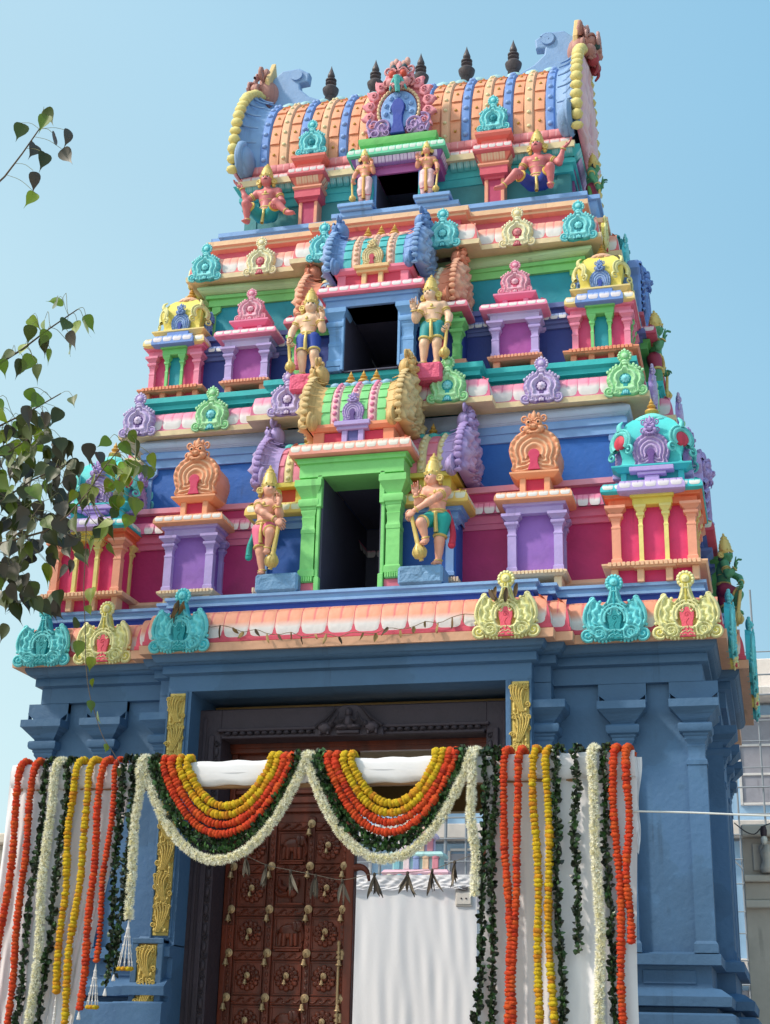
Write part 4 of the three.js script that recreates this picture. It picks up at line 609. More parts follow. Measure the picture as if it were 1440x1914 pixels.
{
  const s1 = cornerShrine({ w: 0.4, Y: { base: 0.175, lint: 0.7, slab: 0.8, slabTop: 0.9, neck: 1.06, dome: 1.68, top: 1.9 }, m: { base: paint('#efb896'), plinth: C.hot, wall: C.hot, pillar: C.salmon, slim: C.yel, lintel: paint('#e8744c'), midLintel: C.yelD, slab: C.cyan, midSlab: C.lilac, neckWall: C.tealD, dome: paint('#4ccdd0'), domeCap: paint('#7ce0de'), horse: paint('#6fd9da'), eye: paint('#cf3a55') }, c: { slab: '#45c4cd', slabV: '#1c95a2', mid: '#b49ad8', midV: '#7c5bb0', key: '#6b4794' }, gable: { geo: gableGeo('#9b7cc4', '#d0bce6') } });
  s1.position.set(2.655, 5.295, 0.07);
  const s1b = s1.clone(); tower.add(s1b); s1b.position.set(-2.655, 5.295, 0.07);
  const s2 = cornerShrine({ w: 0.31, gw: 0.34, gy: 0.3, Y: { base: 0.14, lint: 0.52, slab: 0.61, slabTop: 0.715, neck: 0.785, dome: 1.31, top: 1.48 }, m: { base: paint('#ef9270'), plinth: paint('#d84a5c'), wall: paint('#d4487c'), mid: C.tealW, pillar: paint('#ee88a8'), slim: paint('#78cb7c'), lintel: paint('#ee7fa0'), midLintel: paint('#76c97a'), slab: paint('#eed08c'), midSlab: C.blueN, neckWall: paint('#e59a4e'), dome: paint('#e5d468'), domeCap: paint('#f0b89a'), horse: paint('#efe3a0') }, c: { slab: '#efc79a', slabV: '#d0905c', mid: '#7f9fdc', midV: '#4766b4', key: '#2344a8' }, gable: { geo: gableGeo('#5f86cc', '#a8c0ea') } });
  s2.position.set(2.195, 7.695, -0.55);
  const s2b = s2.clone(); tower.add(s2b); s2b.position.set(-2.195, 7.695, -0.55);
}
// side shrine between recesses: two pillars under an eave, with a gable above
function sideShrine(s) {
  const g = grp('side_shrine', tower), w = s.w, Y = s.Y, D = s.D, pl = (a) => rect(-a, a, -D, 0);
  mk('base_slab', [solid(pl(w), [[0.0, Y.base - 0.055], [0.02, Y.base - 0.045], [0.03, Y.base - 0.03], [0.03, Y.base - 0.014], [0, Y.base]], 0.4), ...dentils(-w, w, Y.base - 0.043, Y.base - 0.01, 0.036, Math.round(w * 60))], s.m.base, g);
  for (const x of [-0.78, 0.78]) mk('foot', bx(x * w - 0.035, x * w + 0.035, 0, Y.base - 0.055, -D, -0.02), s.m.base, g);
  mk('wall', mould(rect(-w * 0.8, w * 0.8, -D, -0.07), [[0, Y.base], [0, Y.lint]]), s.m.panel, g);
  for (const x of [-1, 1]) mk('pillar', pillarGeo(x * w * 0.82, -0.05, w * 0.15, Y.base, Y.lint, 0.2, 0.8), s.m.pillar, g);
  mk('pillar', pillarGeo(w * 0.82, -0.3, w * 0.15, Y.base, Y.lint, 0.2, 0.8), s.m.pillar, g);
  mk('lintel', solid(pl(w * 1.02), [[0, Y.lint], [0, Y.lint + 0.06], [0.025, Y.lint + 0.07], [0.025, Y.slab]], 0.4), s.m.lintel, g);
  const sl = slabGeo(pl(w * 1.05), Y.slab, Y.slabTop, 0.085, 0.02); mk('eave', sl.bed, s.m.slab, g);
  petalRow(g, pl(w * 1.05), sl.k, 0.09, s.c.slab, '#efe6e8', s.c.slabV);
  mk('attic', [bx(-w * 0.55, -w * 0.33, Y.slabTop, Y.at, -D, -0.05), bx(w * 0.33, w * 0.55, Y.slabTop, Y.at, -D, -0.05), solid(rect(-w * 0.75, w * 0.75, -D, -0.04), [[-0.02, Y.at - 0.005], [0.01, Y.at + 0.012], [0.035, Y.at + 0.035], [0.035, Y.at + 0.052], [0, Y.at + 0.056]], 0.4)], s.m.slab, g);
  mk('attic_wall', bx(-w * 0.5, w * 0.5, Y.slabTop, Y.at, -D, -0.08), s.m.attic, g);
  if (s.style === 'vault') {
    const vp = [[0, 0], [0.86, 0], [0.9, 0.3], [1, 0.62], [1, 0.9], [0.9, 1.2], [0.66, 1.46], [0.3, 1.62], [0, 1.64]], full = [...vp, ...vp.slice(1, -1).reverse().map(([x, y]) => [-x, y])];
    const sc = w * 0.94, yb = Y.at + 0.056, vault = prism(full, -1, 0, 0.02); vault.scale(sc * 0.94, sc * 1.02, D * 0.95);
    mk('vault', xf(vault, M(0, yb, -0.06)), s.m.gable, g);
    const ge = gableGeo(s.c.deep, s.c.pale); mk('gable', xf(ge, M(0, yb, -0.05, 0, 0, 0, sc, sc * 1.06, sc * 0.9)), vcMat, g);
    mk('niche_panel', xf(keyhole(1), M(0, yb, -0.02, 0, 0, 0, sc, sc, sc * 0.8)), s.m.key, g);
    const lg = lionGeo(); mk('lion_mask', xf(lg, M(0, yb + sc * 1.5, -0.06, 0, 0, 0, sc * 0.85)), s.m.gable, g); mk('lion_eyes', xf(lionEyes(), M(0, yb + sc * 1.5, -0.06, 0, 0, 0, sc * 0.85)), paint('#2a1c20'), g);
  } else {
    const n = nasi('B', s.c.deep, s.c.pale, s.c.key, s.c.pale), sc = w * 0.74;
    n.children.forEach((ch, i) => { const m = mesh(ch.name === 'relief' ? 'gable' : ch.name, ch.geometry, ch.material, g); m.position.set(0, Y.at + 0.056, -0.06); m.scale.set(sc, sc * 0.92, sc); });
    mk('gable_back', xf(prism([[-0.78, 0], [0.78, 0], [0.84, 0.8], [0.6, 1.3], [0, 1.55], [-0.6, 1.3], [-0.84, 0.8]], -1, 0, 0.02), M(0, Y.at + 0.056, -0.08, 0, 0, 0, sc, sc * 0.92, D * 0.9)), s.m.gable, g);
  }
  return g;
}
{
  const a = sideShrine({ w: 0.25, D: 0.34, Y: { base: 0.17, lint: 0.7, slab: 0.8, slabTop: 0.9, at: 1.055 }, style: 'vault', m: { base: paint('#efcaa6'), panel: C.purple, pillar: C.lilac, lintel: C.lilac, slab: C.orange, attic: paint('#c8264e'), gable: C.orange, key: paint('#cf3462') }, c: { slab: '#f0a480', slabV: '#d0685c', deep: '#e88e66', pale: '#f6bf9c' } });
  a.position.set(1.625, 5.295, 0.05); const b = a.clone(); tower.add(b); b.position.set(-1.625, 5.295, 0.05);
  const c = sideShrine({ w: 0.235, D: 0.34, Y: { base: 0.125, lint: 0.5, slab: 0.585, slabTop: 0.675, at: 0.755 }, style: 'crest', m: { base: paint('#ef9f84'), panel: C.magenta, pillar: C.lilac, lintel: C.lilacL, slab: C.pink, attic: paint('#cf3f74'), gable: C.pink }, c: { slab: '#ee86aa', slabV: '#cf4a80', deep: '#e2749c', pale: '#f6b4c8', key: '#c83d6a' } });
  c.position.set(1.375, 7.695, -0.46); const d = c.clone(); tower.add(d); d.position.set(-1.375, 7.695, -0.46);
}
// middle bay of a storey: doorway with pilasters, lintel, eave, attic and two barrel roofs with flared ends
function barrel(parent, name, hl, prof, zc, mats, n, pick, raise = 0.008) {
  const b = grp(name, parent), w = hl * 2 / n;
  mk('vault', [stripGeo(-hl, hl, prof, zc, () => 0, 1)], mats.base, b);
  for (let i = 0; i < n; i++) {
    const kind = pick(i), x0 = -hl + i * w, x1 = x0 + w, xm = (x0 + x1) / 2;
    if (kind === 'tile') {
      const nt = mats.tiles ?? 5, st = []; for (let k = 0; k < nt * 2; k++) { const a = k / (nt * 2); st.push(a, -(a + 0.999 / (nt * 2))); }
      const rows = []; for (let k = 0; k < nt * 2; k++) for (const q of [0, 0.33, 0.66, 0.995]) rows.push((k + q) / (nt * 2));
      mk('tile_panel', stripGeo(x0 + w * 0.04, x1 - w * 0.04, prof, zc, (u, t) => { const f = t * nt * 2, q = f - Math.floor(f), lo = t < 0.5 ? 1 - q : q; return raise * (0.25 + 1.6 * lo) * (1 - 0.25 * Math.pow(Math.abs(2 * u - 1), 2)); }, 4, rows), mats.tile, b);
      if (mats.dot) { const g = []; for (let k = 0; k < nt; k++) { const [z, y] = profAt(prof, (k + 0.5) / (nt * 2), raise * 1.4); g.push(sph(xm, y, zc + z, w * 0.15, 1, 1, 0.8, 8)); } mk('boss', g, mats.dot, b).userData.kind = 'stuff'; }
    } else {
      mk('rib', stripGeo(x0 + w * 0.03, x1 - w * 0.03, prof, zc, (u) => raise * 2.2 * flatTop(u), 6), mats[kind], b);
      const g = [], nb = mats.beads ?? 11; for (let k = 0; k < nb; k++) { const [z, y] = profAt(prof, (k + 0.5) / (nb * 2), raise * 2.4); g.push(sph(xm, y, zc + z, w * (kind === 'ribA' ? 0.26 : 0.2), 1, 1, 0.8, 8)); }
      mk('beads', g, mats[kind + 'B'] ?? mats[kind], b).userData.kind = 'stuff';
    }
  }
  return b;
}
function ridgeCap(parent, hl, prof, zc, mat, r) { const y = Math.max(...prof.map((p) => p[1])), g = [bx(-hl, hl, y - 0.02, y + 0.015, zc - r, zc + r)]; const n = Math.max(6, Math.round(hl * 2 / (r * 1.2))); for (let i = 0; i < n; i++) for (const s of [-1, 1]) g.push(sph(lerp(-hl, hl, (i + 0.5) / n), y - 0.012, zc + s * r * 0.9, r * 0.62, 1, 0.7, 0.8, 8)); mk('ridge_cap', g, mat, parent).userData.kind = 'stuff'; }
// first storey middle bay
{
  for (const s of [-1, 1]) T('bay_wall', bx(s * 0.27, s * 0.92, 5.295, 6.02, -0.3, 0.05), paint('#1858b0'));
  for (const lp of [rect(-0.94, -0.38, -0.3, 0.06), rect(0.38, 0.94, -0.3, 0.06)]) {
  T('bay_lintel', mould(lp, [[0, 5.99], [0, 6.05], [0.03, 6.058], [0.03, 6.08], [0.05, 6.09]], 0.4), C.sky);
  const e = slabGeo(lp, 6.1, 6.24, 0.11, 0.02), eg = grp('bay_eave', tower); mk('eave_bed', e.bed, paint('#e8c468'), eg); petalRow(eg, lp, e.k, 0.1, '#efd07e', '#f2e8d2', '#c8904a', { left: 1, skip: (x) => Math.abs(x) < 0.42 });
  }
  for (const s of [-1, 1]) T('bay_pilaster', pillarGeo(s * 0.87, 0.045, 0.035, 5.45, 5.99, 0.18, 0.8), C.sky);
  for (const s of [-1, 1]) T('bay_foot', [bx(s * 0.8, s * 0.96, 5.3, 5.42, -0.1, 0.09), ...dentils(s > 0 ? 0.8 : -0.96, s > 0 ? 0.96 : -0.8, 5.385, 5.43, 0.1, 6)], paint('#e3c4aa'));
  for (const s of [-1, 1]) { T('bay_attic', [bx(s * 0.78, s * 0.86, 6.24, 6.42, -0.5, 0.0), bx(s * 0.56, s * 0.62, 6.24, 6.42, -0.5, 0.0), bx(s * 0.3, s * 0.92, 6.41, 6.46, -0.6, 0.05)], C.yelD); T('attic_panel', bx(s * 0.3, s * 0.85, 6.24, 6.42, -0.6, -0.03), paint('#d8543e')); }
  const pb = barrelProf(0.34, 6.46, 6.92); const bb = barrel(tower, 'rear_barrel_roof', 0.82, pb, -0.3, { base: paint('#e58fa6'), tile: paint('#e5849e'), ribA: paint('#ecd6a0'), ribAB: paint('#efdfb4'), tiles: 4, beads: 9 }, 18, (i) => i % 2 ? 'ribA' : 'tile'); ridgeCap(bb, 0.82, pb, -0.3, paint('#49b9b8'), 0.1);
  for (const s of [-1, 1]) fanEnd(tower, 'flared_gable', s * 0.8, -0.28, s, pb, { len: 0.14, flare: 0.3, body: C.lilac, rim: paint('#a98fce'), deep: '#8a6cb4', pale: '#c3aee0', core: paint('#6a4a92'), head: 0.26 });
  for (const s of [-1, 1]) T('finial', xf(finialGeo(0.2), M(s * 0.62, 6.9, -0.3)), C.goldD);
  // doorway
  for (const s of [-1, 1]) {
    T('doorway_pilaster', [pillarGeo(s * 0.395, 0.2, 0.062, 5.45, 6.36, 0.5, 0.62), bx(s * 0.33, s * 0.46, 5.395, 5.45, 0.05, 0.275)], C.green);
    T('doorway_trim', [bx(s * 0.27, s * 0.318, 6.1, 6.41, 0.05, 0.29), bx(s * 0.285, s * 0.318, 5.42, 6.12, 0.05, 0.27), bx(s * 0.27, s * 0.318, 5.3, 5.44, 0.05, 0.285), ...dentils(s > 0 ? 0.33 : -0.46, s > 0 ? 0.46 : -0.33, 5.4, 5.445, 0.28, 6)], C.green);
    T('doorway_foot', bx(s * 0.32, s * 0.47, 5.295, 5.395, 0.05, 0.26), paint('#d86a80'));
  }
  T('doorway_lintel', solid(rect(-0.49, 0.49, -0.1, 0.29), [[0, 6.39], [0, 6.515], [0.02, 6.52], [0.02, 6.55], [0.045, 6.56]], 0.4), C.green);
  const d = slabGeo(rect(-0.5, 0.5, -0.1, 0.3), 6.575, 6.71, 0.075, 0.0), dg = grp('doorway_eave', tower); mk('eave_bed', d.bed, paint('#ee9a8c'), dg); petalRow(dg, rect(-0.5, 0.5, -0.1, 0.3), d.k, 0.105, '#f0a48e', '#f3e6e0', '#d86a60', { left: 1 });
  T('attic_wall', bx(-0.37, 0.37, 6.71, 6.83, -0.3, 0.25), paint('#cf2c52'));
  T('attic_frame', [bx(-0.385, -0.28, 6.705, 6.84, -0.3, 0.262), bx(0.28, 0.385, 6.705, 6.84, -0.3, 0.262), solid(rect(-0.4, 0.4, -0.4, 0.27), [[-0.02, 6.835], [0, 6.84], [0.03, 6.87], [0.03, 6.9], [0, 6.905]], 0.4)], paint('#ef9270'));
  T('attic_niche', [bx(-0.105, -0.05, 6.71, 6.835, 0.2, 0.29), bx(0.05, 0.105, 6.71, 6.835, 0.2, 0.29), bx(-0.15, 0.15, 6.83, 6.87, 0.2, 0.31), bx(-0.17, 0.17, 6.865, 6.91, 0.2, 0.335)], C.lilac);
  T('niche_panel', bx(-0.05, 0.05, 6.71, 6.835, 0.2, 0.275), paint('#5b5aa0'));
  const fb = barrelProf(0.3, 6.905, 7.4); const fr = barrel(tower, 'front_barrel_roof', 0.31, fb, -0.02, { base: paint('#cfc09a'), tile: paint('#7fcf86'), ribA: paint('#ecb8c0'), ribAB: paint('#ee86ae'), tiles: 6, beads: 11 }, 7, (i) => i % 2 ? 'ribA' : 'tile', 0.007); ridgeCap(fr, 0.3, fb, -0.02, paint('#8fbadc'), 0.085);
  for (const s of [-1, 1]) fanEnd(tower, 'flared_gable', s * 0.3, -0.02, s, fb, { len: 0.13, flare: 0.3, body: paint('#d9b476'), rim: paint('#dfc08a'), deep: '#b98d52', pale: '#e6cc98', core: paint('#a8384e'), head: 0.25 });
  for (const x of [-0.125, 0, 0.125]) T('finial', xf(finialGeo(0.17), M(x, 7.41, -0.02)), C.goldD);
  const ng = gableGeo('#9a7ec6', '#cdbbe6'); const q = grp('small_gable', tower, 0, 6.905, 0.3); const gm = mesh('relief', ng, vcMat, q); gm.scale.set(0.105, 0.125, 0.12); mk('lion_mask', xf(lionGeo(), M(0, 0.19, 0, 0, 0, 0, 0.09)), C.lilac, q); mk('niche_panel', xf(keyhole(1), M(0, 0, 0.0, 0, 0, 0, 0.11, 0.13, 0.3)), paint('#5c3f8c'), q);
}
// second storey middle bay
{
  const F = -0.24;
  for (const s of [-1, 1]) T('bay_wall', bx(s * 0.27, s * 0.86, 7.695, 8.28, -0.75, F - 0.2), paint('#24409a'));
  for (const s of [-1, 1]) { T('bay_pilaster', pillarGeo(s * 0.82, F - 0.18, 0.04, 7.78, 8.2, 0.26, 0.8), paint('#78c878')); T('bay_foot', [bx(s * 0.74, s * 0.92, 7.7, 7.78, -0.6, F - 0.12)], paint('#ef9f84')); }
  for (const lp of [rect(-0.84, -0.38, -0.8, F - 0.17), rect(0.38, 0.84, -0.8, F - 0.17)]) { T('bay_lintel', mould(lp, [[0, 8.2], [0, 8.27], [0.03, 8.28], [0.03, 8.3]], 0.4), paint('#78c878'));
  const e = slabGeo(lp, 8.31, 8.42, 0.1, 0.02), eg = grp('bay_eave', tower); mk('eave_bed', e.bed, paint('#e0708c'), eg); petalRow(eg, lp, e.k, 0.1, '#ee90a8', '#f0e2e8', '#cf4a70', { left: 1, skip: (x) => Math.abs(x) < 0.42 }); }
  const pb = barrelProf(0.3, 8.46, 8.93), bb = barrel(tower, 'rear_barrel_roof', 0.66, pb, -0.72, { base: paint('#ec9a8a'), tile: paint('#9fb8d8'), ribA: paint('#ecd0b0'), ribAB: paint('#f0e0c4'), tiles: 4, beads: 9 }, 14, (i) => i % 2 ? 'ribA' : 'tile'); ridgeCap(bb, 0.66, pb, -0.72, paint('#e8d2a0'), 0.09);
  T('attic_panel', bx(-0.7, 0.7, 8.43, 8.47, -0.9, F - 0.2), paint('#d7687c'));
  for (const s of [-1, 1]) { fanEnd(tower, 'flared_gable', s * 0.64, -0.7, s, pb, { len: 0.13, flare: 0.28, body: paint('#ea9476'), rim: paint('#f0a88a'), deep: '#d6745a', pale: '#f4bda2', core: paint('#c03a52'), head: 0.24 }); T('finial', xf(finialGeo(0.18), M(s * 0.5, 8.95, -0.72)), C.goldD); }
  for (const s of [-1, 1]) T('doorway_pilaster', [pillarGeo(s * 0.365, F - 0.05, 0.062, 7.75, 8.37, 0.4, 0.5), bx(s * 0.27, s * 0.3, 7.7, 8.39, F - 0.3, F + 0.03), bx(s * 0.3, s * 0.46, 7.695, 7.75, F - 0.3, F + 0.02)], paint('#6fa2dc'));
  T('doorway_lintel', solid(rect(-0.47, 0.47, -0.6, F + 0.03), [[0, 8.385], [0, 8.455], [0.02, 8.46], [0.02, 8.485], [0.035, 8.49]], 0.4), C.sky);
  const d = slabGeo(rect(-0.47, 0.47, -0.6, F + 0.03), 8.5, 8.61, 0.075, 0.0), dg = grp('doorway_eave', tower); mk('eave_bed', d.bed, paint('#ec7d9c'), dg); petalRow(dg, rect(-0.47, 0.47, -0.6, F + 0.03), d.k, 0.105, '#f090aa', '#f3e4ea', '#d85a80', { left: 1 });
  T('attic_wall', bx(-0.35, 0.35, 8.61, 8.74, -0.6, F), paint('#cf3f5e'));
  T('attic_frame', [bx(-0.365, -0.28, 8.605, 8.745, -0.6, F + 0.012), bx(0.28, 0.365, 8.605, 8.745, -0.6, F + 0.012), solid(rect(-0.38, 0.38, -0.7, F + 0.02), [[-0.02, 8.74], [0, 8.745], [0.03, 8.775], [0.03, 8.805], [0, 8.81]], 0.4)], paint('#ee7f9c'));
  T('attic_niche', [bx(-0.11, -0.06, 8.61, 8.74, F - 0.1, F + 0.04), bx(0.06, 0.11, 8.61, 8.74, F - 0.1, F + 0.04), bx(-0.16, 0.16, 8.735, 8.775, F - 0.1, F + 0.06), bx(-0.18, 0.18, 8.77, 8.81, F - 0.1, F + 0.085)], paint('#e8bf8c'));
  const fb = barrelProf(0.28, 8.81, 9.27), fr = barrel(tower, 'front_barrel_roof', 0.31, fb, -0.5, { base: paint('#e8d0b4'), tile: paint('#48b4bc'), ribA: paint('#eeb8a8'), ribAB: paint('#f0c0a8'), tiles: 6, beads: 11 }, 7, (i) => i % 2 ? 'ribA' : 'tile', 0.007); ridgeCap(fr, 0.3, fb, -0.5, paint('#e8a49c'), 0.08);
  for (const s of [-1, 1]) fanEnd(tower, 'flared_gable', s * 0.3, -0.5, s, fb, { len: 0.13, flare: 0.3, body: paint('#6f96d2'), rim: paint('#83a8dc'), deep: '#4f78bc', pale: '#a0bce6', core: paint('#2c4fb0'), head: 0.24 });
  for (const x of [-0.14, 0, 0.14]) T('finial', xf(finialGeo(0.17), M(x, 9.28, -0.5)), C.goldD);
  const q = grp('small_gable', tower, 0, 8.81, F + 0.05); const gm = mesh('relief', gableGeo('#d8ba84', '#f0e0b8'), vcMat, q); gm.scale.set(0.11, 0.13, 0.12); mk('lion_mask', xf(lionGeo(), M(0, 0.19, 0, 0, 0, 0, 0.09)), paint('#e6cf9c'), q); mk('niche_panel', xf(keyhole(1), M(0, 0, 0, 0, 0, 0, 0.11, 0.13, 0.3)), paint('#c0405c'), q);
}
// right and left faces: a projecting bay per storey with its own doorway and barrel roof
for (const s of [1, -1]) {
  const g = grp('side_bay', tower, 0, 0, 0), m = (n, l, mt) => mk(n, l, mt, g), X = (a) => s * a, R = (a, b, z0, z1) => s > 0 ? rect(a, b, z0, z1) : rect(-b, -a, z0, z1);
  m('bay_wall', [bx(X(2.6), X(2.98), 5.295, 6.05, -2.95, -1.15)], paint('#2a3f90'));
  for (const z of [-1.25, -1.75, -2.4, -2.9]) m('bay_pilaster', pillarGeo(X(2.98), z, 0.05, 5.3, 5.98, 0.25, 0.9), paint('#5d78b8'));
  m('bay_lintel', solid(R(2.5, 3.02, -3.0, -1.1), [[0, 5.98], [0, 6.06], [0.04, 6.08]], 0.4), paint('#4a66b0'));
  const e = slabGeo(R(2.5, 3.02, -3.0, -1.1), 6.09, 6.22, 0.12, 0.02); m('eave', e.bed, paint('#d4506a')); petalRow(g, R(2.5, 3.02, -3, -1.1), e.k, 0.11, '#e9d27c', '#f0e8d8', '#d4506a', { left: s < 0 });
  m('doorway_pilaster', [pillarGeo(X(3.08), -1.85, 0.05, 5.3, 6.1, 0.3, 0.8), pillarGeo(X(3.08), -2.25, 0.05, 5.3, 6.1, 0.3, 0.8)], C.green);
  m('bay_wall', [bx(X(2.0), X(2.5), 7.695, 8.4, -2.75, -1.3)], paint('#2f7a52'));
  m('bay_lintel', solid(R(1.9, 2.58, -2.8, -1.25), [[0, 8.15], [0, 8.22], [0.03, 8.24]], 0.4), paint('#5fae60'));
  const e2 = slabGeo(R(1.9, 2.58, -2.8, -1.25), 8.26, 8.38, 0.1, 0.02); m('eave', e2.bed, paint('#c44a6a')); petalRow(g, R(1.9, 2.58, -2.8, -1.25), e2.k, 0.11, '#e07f98', '#efdde4', '#c44a6a', { left: s < 0 });
  m('attic_wall', solid(R(1.9, 2.5, -2.6, -1.4), [[0, 8.38], [0, 8.55], [0.05, 8.58], [0.05, 8.62], [0, 8.63]], 0.4), paint('#cf5f7c'));
  m('bay_wall', bx(X(1.6), X(1.86), 9.96, 10.6, -2.7, -1.5), paint('#86407e'));
  m('bay_lintel', solid(R(1.5, 1.86, -2.75, -1.45), [[0, 10.36], [0, 10.44], [0.03, 10.46], [0.03, 10.5]], 0.4), paint('#9c4f92'));
  { const k = [[0.03, 10.5], [0.06, 10.54], [0.09, 10.59]]; petalRow(g, R(1.5, 1.86, -2.75, -1.45), k, 0.1, '#c4a4cc', '#8f5a9c', '#e0d0e4', { left: s < 0 }); }
  // scroll-ended barrels on the side bays run across the tower, their crests face outward
  for (const [x, y, z, sc, mt] of [[3.0, 6.24, -2.05, 1, C.lilac], [2.5, 8.63, -2.0, 0.8, C.blueN], [2.3, 9.2, -2.0, 0.6, paint('#2f9aa0')]]) {
    const v = xf(prism([[0.36, 0], [0.4, 0.25], [0.36, 0.5], [0.2, 0.72], [0, 0.8], [-0.2, 0.72], [-0.36, 0.5], [-0.4, 0.25], [-0.36, 0]], -0.6, 0, 0.02), M(X(x), y, z, 0, s * Math.PI / 2, 0, sc));
    m('side_vault', v, mt);
    const ge = gableGeo('#8a70b4', '#c0addd'); m('side_gable', xf(fill(ge, mt.color), M(X(x + 0.02), y - 0.02, z, 0, s * Math.PI / 2, 0, sc * 0.46)), vcMat);
    m('lion_mask', xf(lionGeo(), M(X(x), y + sc * 0.72, z, 0, s * Math.PI / 2, 0, sc * 0.32)), mt);
    for (const k of [-1, 1]) { const c = fanSide(sc); m('makara_scroll', c.map((q) => xf(q, M(X(x - 0.05), y, z + k * 0.62 * sc, 0, s * Math.PI / 2, 0, sc))), mt); }
  }
}
function fanSide() { return [prism([[-0.16, 0], [0.16, 0], [0.2, 0.3], [0.14, 0.55], [0.22, 0.62], [0.2, 0.74], [0, 0.76], [-0.2, 0.74], [-0.22, 0.62], [-0.14, 0.55], [-0.2, 0.3]], -0.06, 0.1, 0.03), ...[0, 1, 2, 3, 4].map((k) => taperTube([[-0.12, 0.05 + k * 0.1, 0.1], [0, 0.12 + k * 0.1, 0.13], [0.12, 0.05 + k * 0.1, 0.1]], 0.025, 0.02, 6, 5)), spiral(0.1, 0.66, 0.1, 0.09, 1.3, 0, 1, 0.025), spiral(-0.1, 0.66, 0.1, 0.09, 1.3, 3, -1, 0.025)]; }

// ---------------------------------------------------------------- neck storey front and the great roof
for (const s of [-1, 1]) {
  const g = grp('neck_pilaster', tower, s * 1.045, 0, -1.2);
  mk('shaft', bx(-0.075, 0.075, 9.965, 10.31, -0.2, -0.015), paint('#b83a66'), g);
  mk('edge_fillet', [bx(-0.108, -0.068, 9.965, 10.31, -0.2, 0.0), bx(0.068, 0.108, 9.965, 10.31, -0.2, 0.0)], C.salmon, g);
  mk('block', [solid(rect(-0.11, 0.11, -0.2, 0.01), [[0, 10.3], [0, 10.325], [0.04, 10.34], [0.04, 10.44]], 0.4)], paint('#d4566c'), g);
  mk('cap_fillet', solid(rect(-0.15, 0.15, -0.2, 0.05), [[0, 10.435], [0.02, 10.45], [0.02, 10.47], [-0.02, 10.48]], 0.4), C.salmon, g);
  const k = [[-0.01, 10.475], [0.0, 10.5], [0.03, 10.54], [0.05, 10.575]], pl = rect(-0.14, 0.14, -0.2, 0.04); mk('lotus_bed', mould(pl, [...k, [0, 10.59]]), paint('#e2766a'), g); petalRow(g, pl, k, 0.07, '#f3c3a8', '#ea8a72', '#d86a5c', { left: 1 });
  const sl = slabGeo(rect(-0.17, 0.17, -0.3, 0.09), 10.585, 10.69, 0.045, 0.0); mk('eave', sl.bed, paint('#dc6f7c'), g); petalRow(g, rect(-0.17, 0.17, -0.3, 0.09), sl.k, 0.085, '#e48a92', '#f0dfe4', '#cf5468', { left: 1 });
  mk('upper_block', [bx(-0.14, 0.14, 10.69, 10.78, -0.3, 0.03), solid(rect(-0.14, 0.14, -0.3, 0.03), [[0, 10.775], [0.04, 10.8], [0.06, 10.83], [0.06, 10.86], [0, 10.865]], 0.4)], paint('#e2766c'), g);
  mk('crest_seat', bx(-0.16, 0.16, 10.86, 10.9, -0.3, 0.02), C.cyan, g);
}
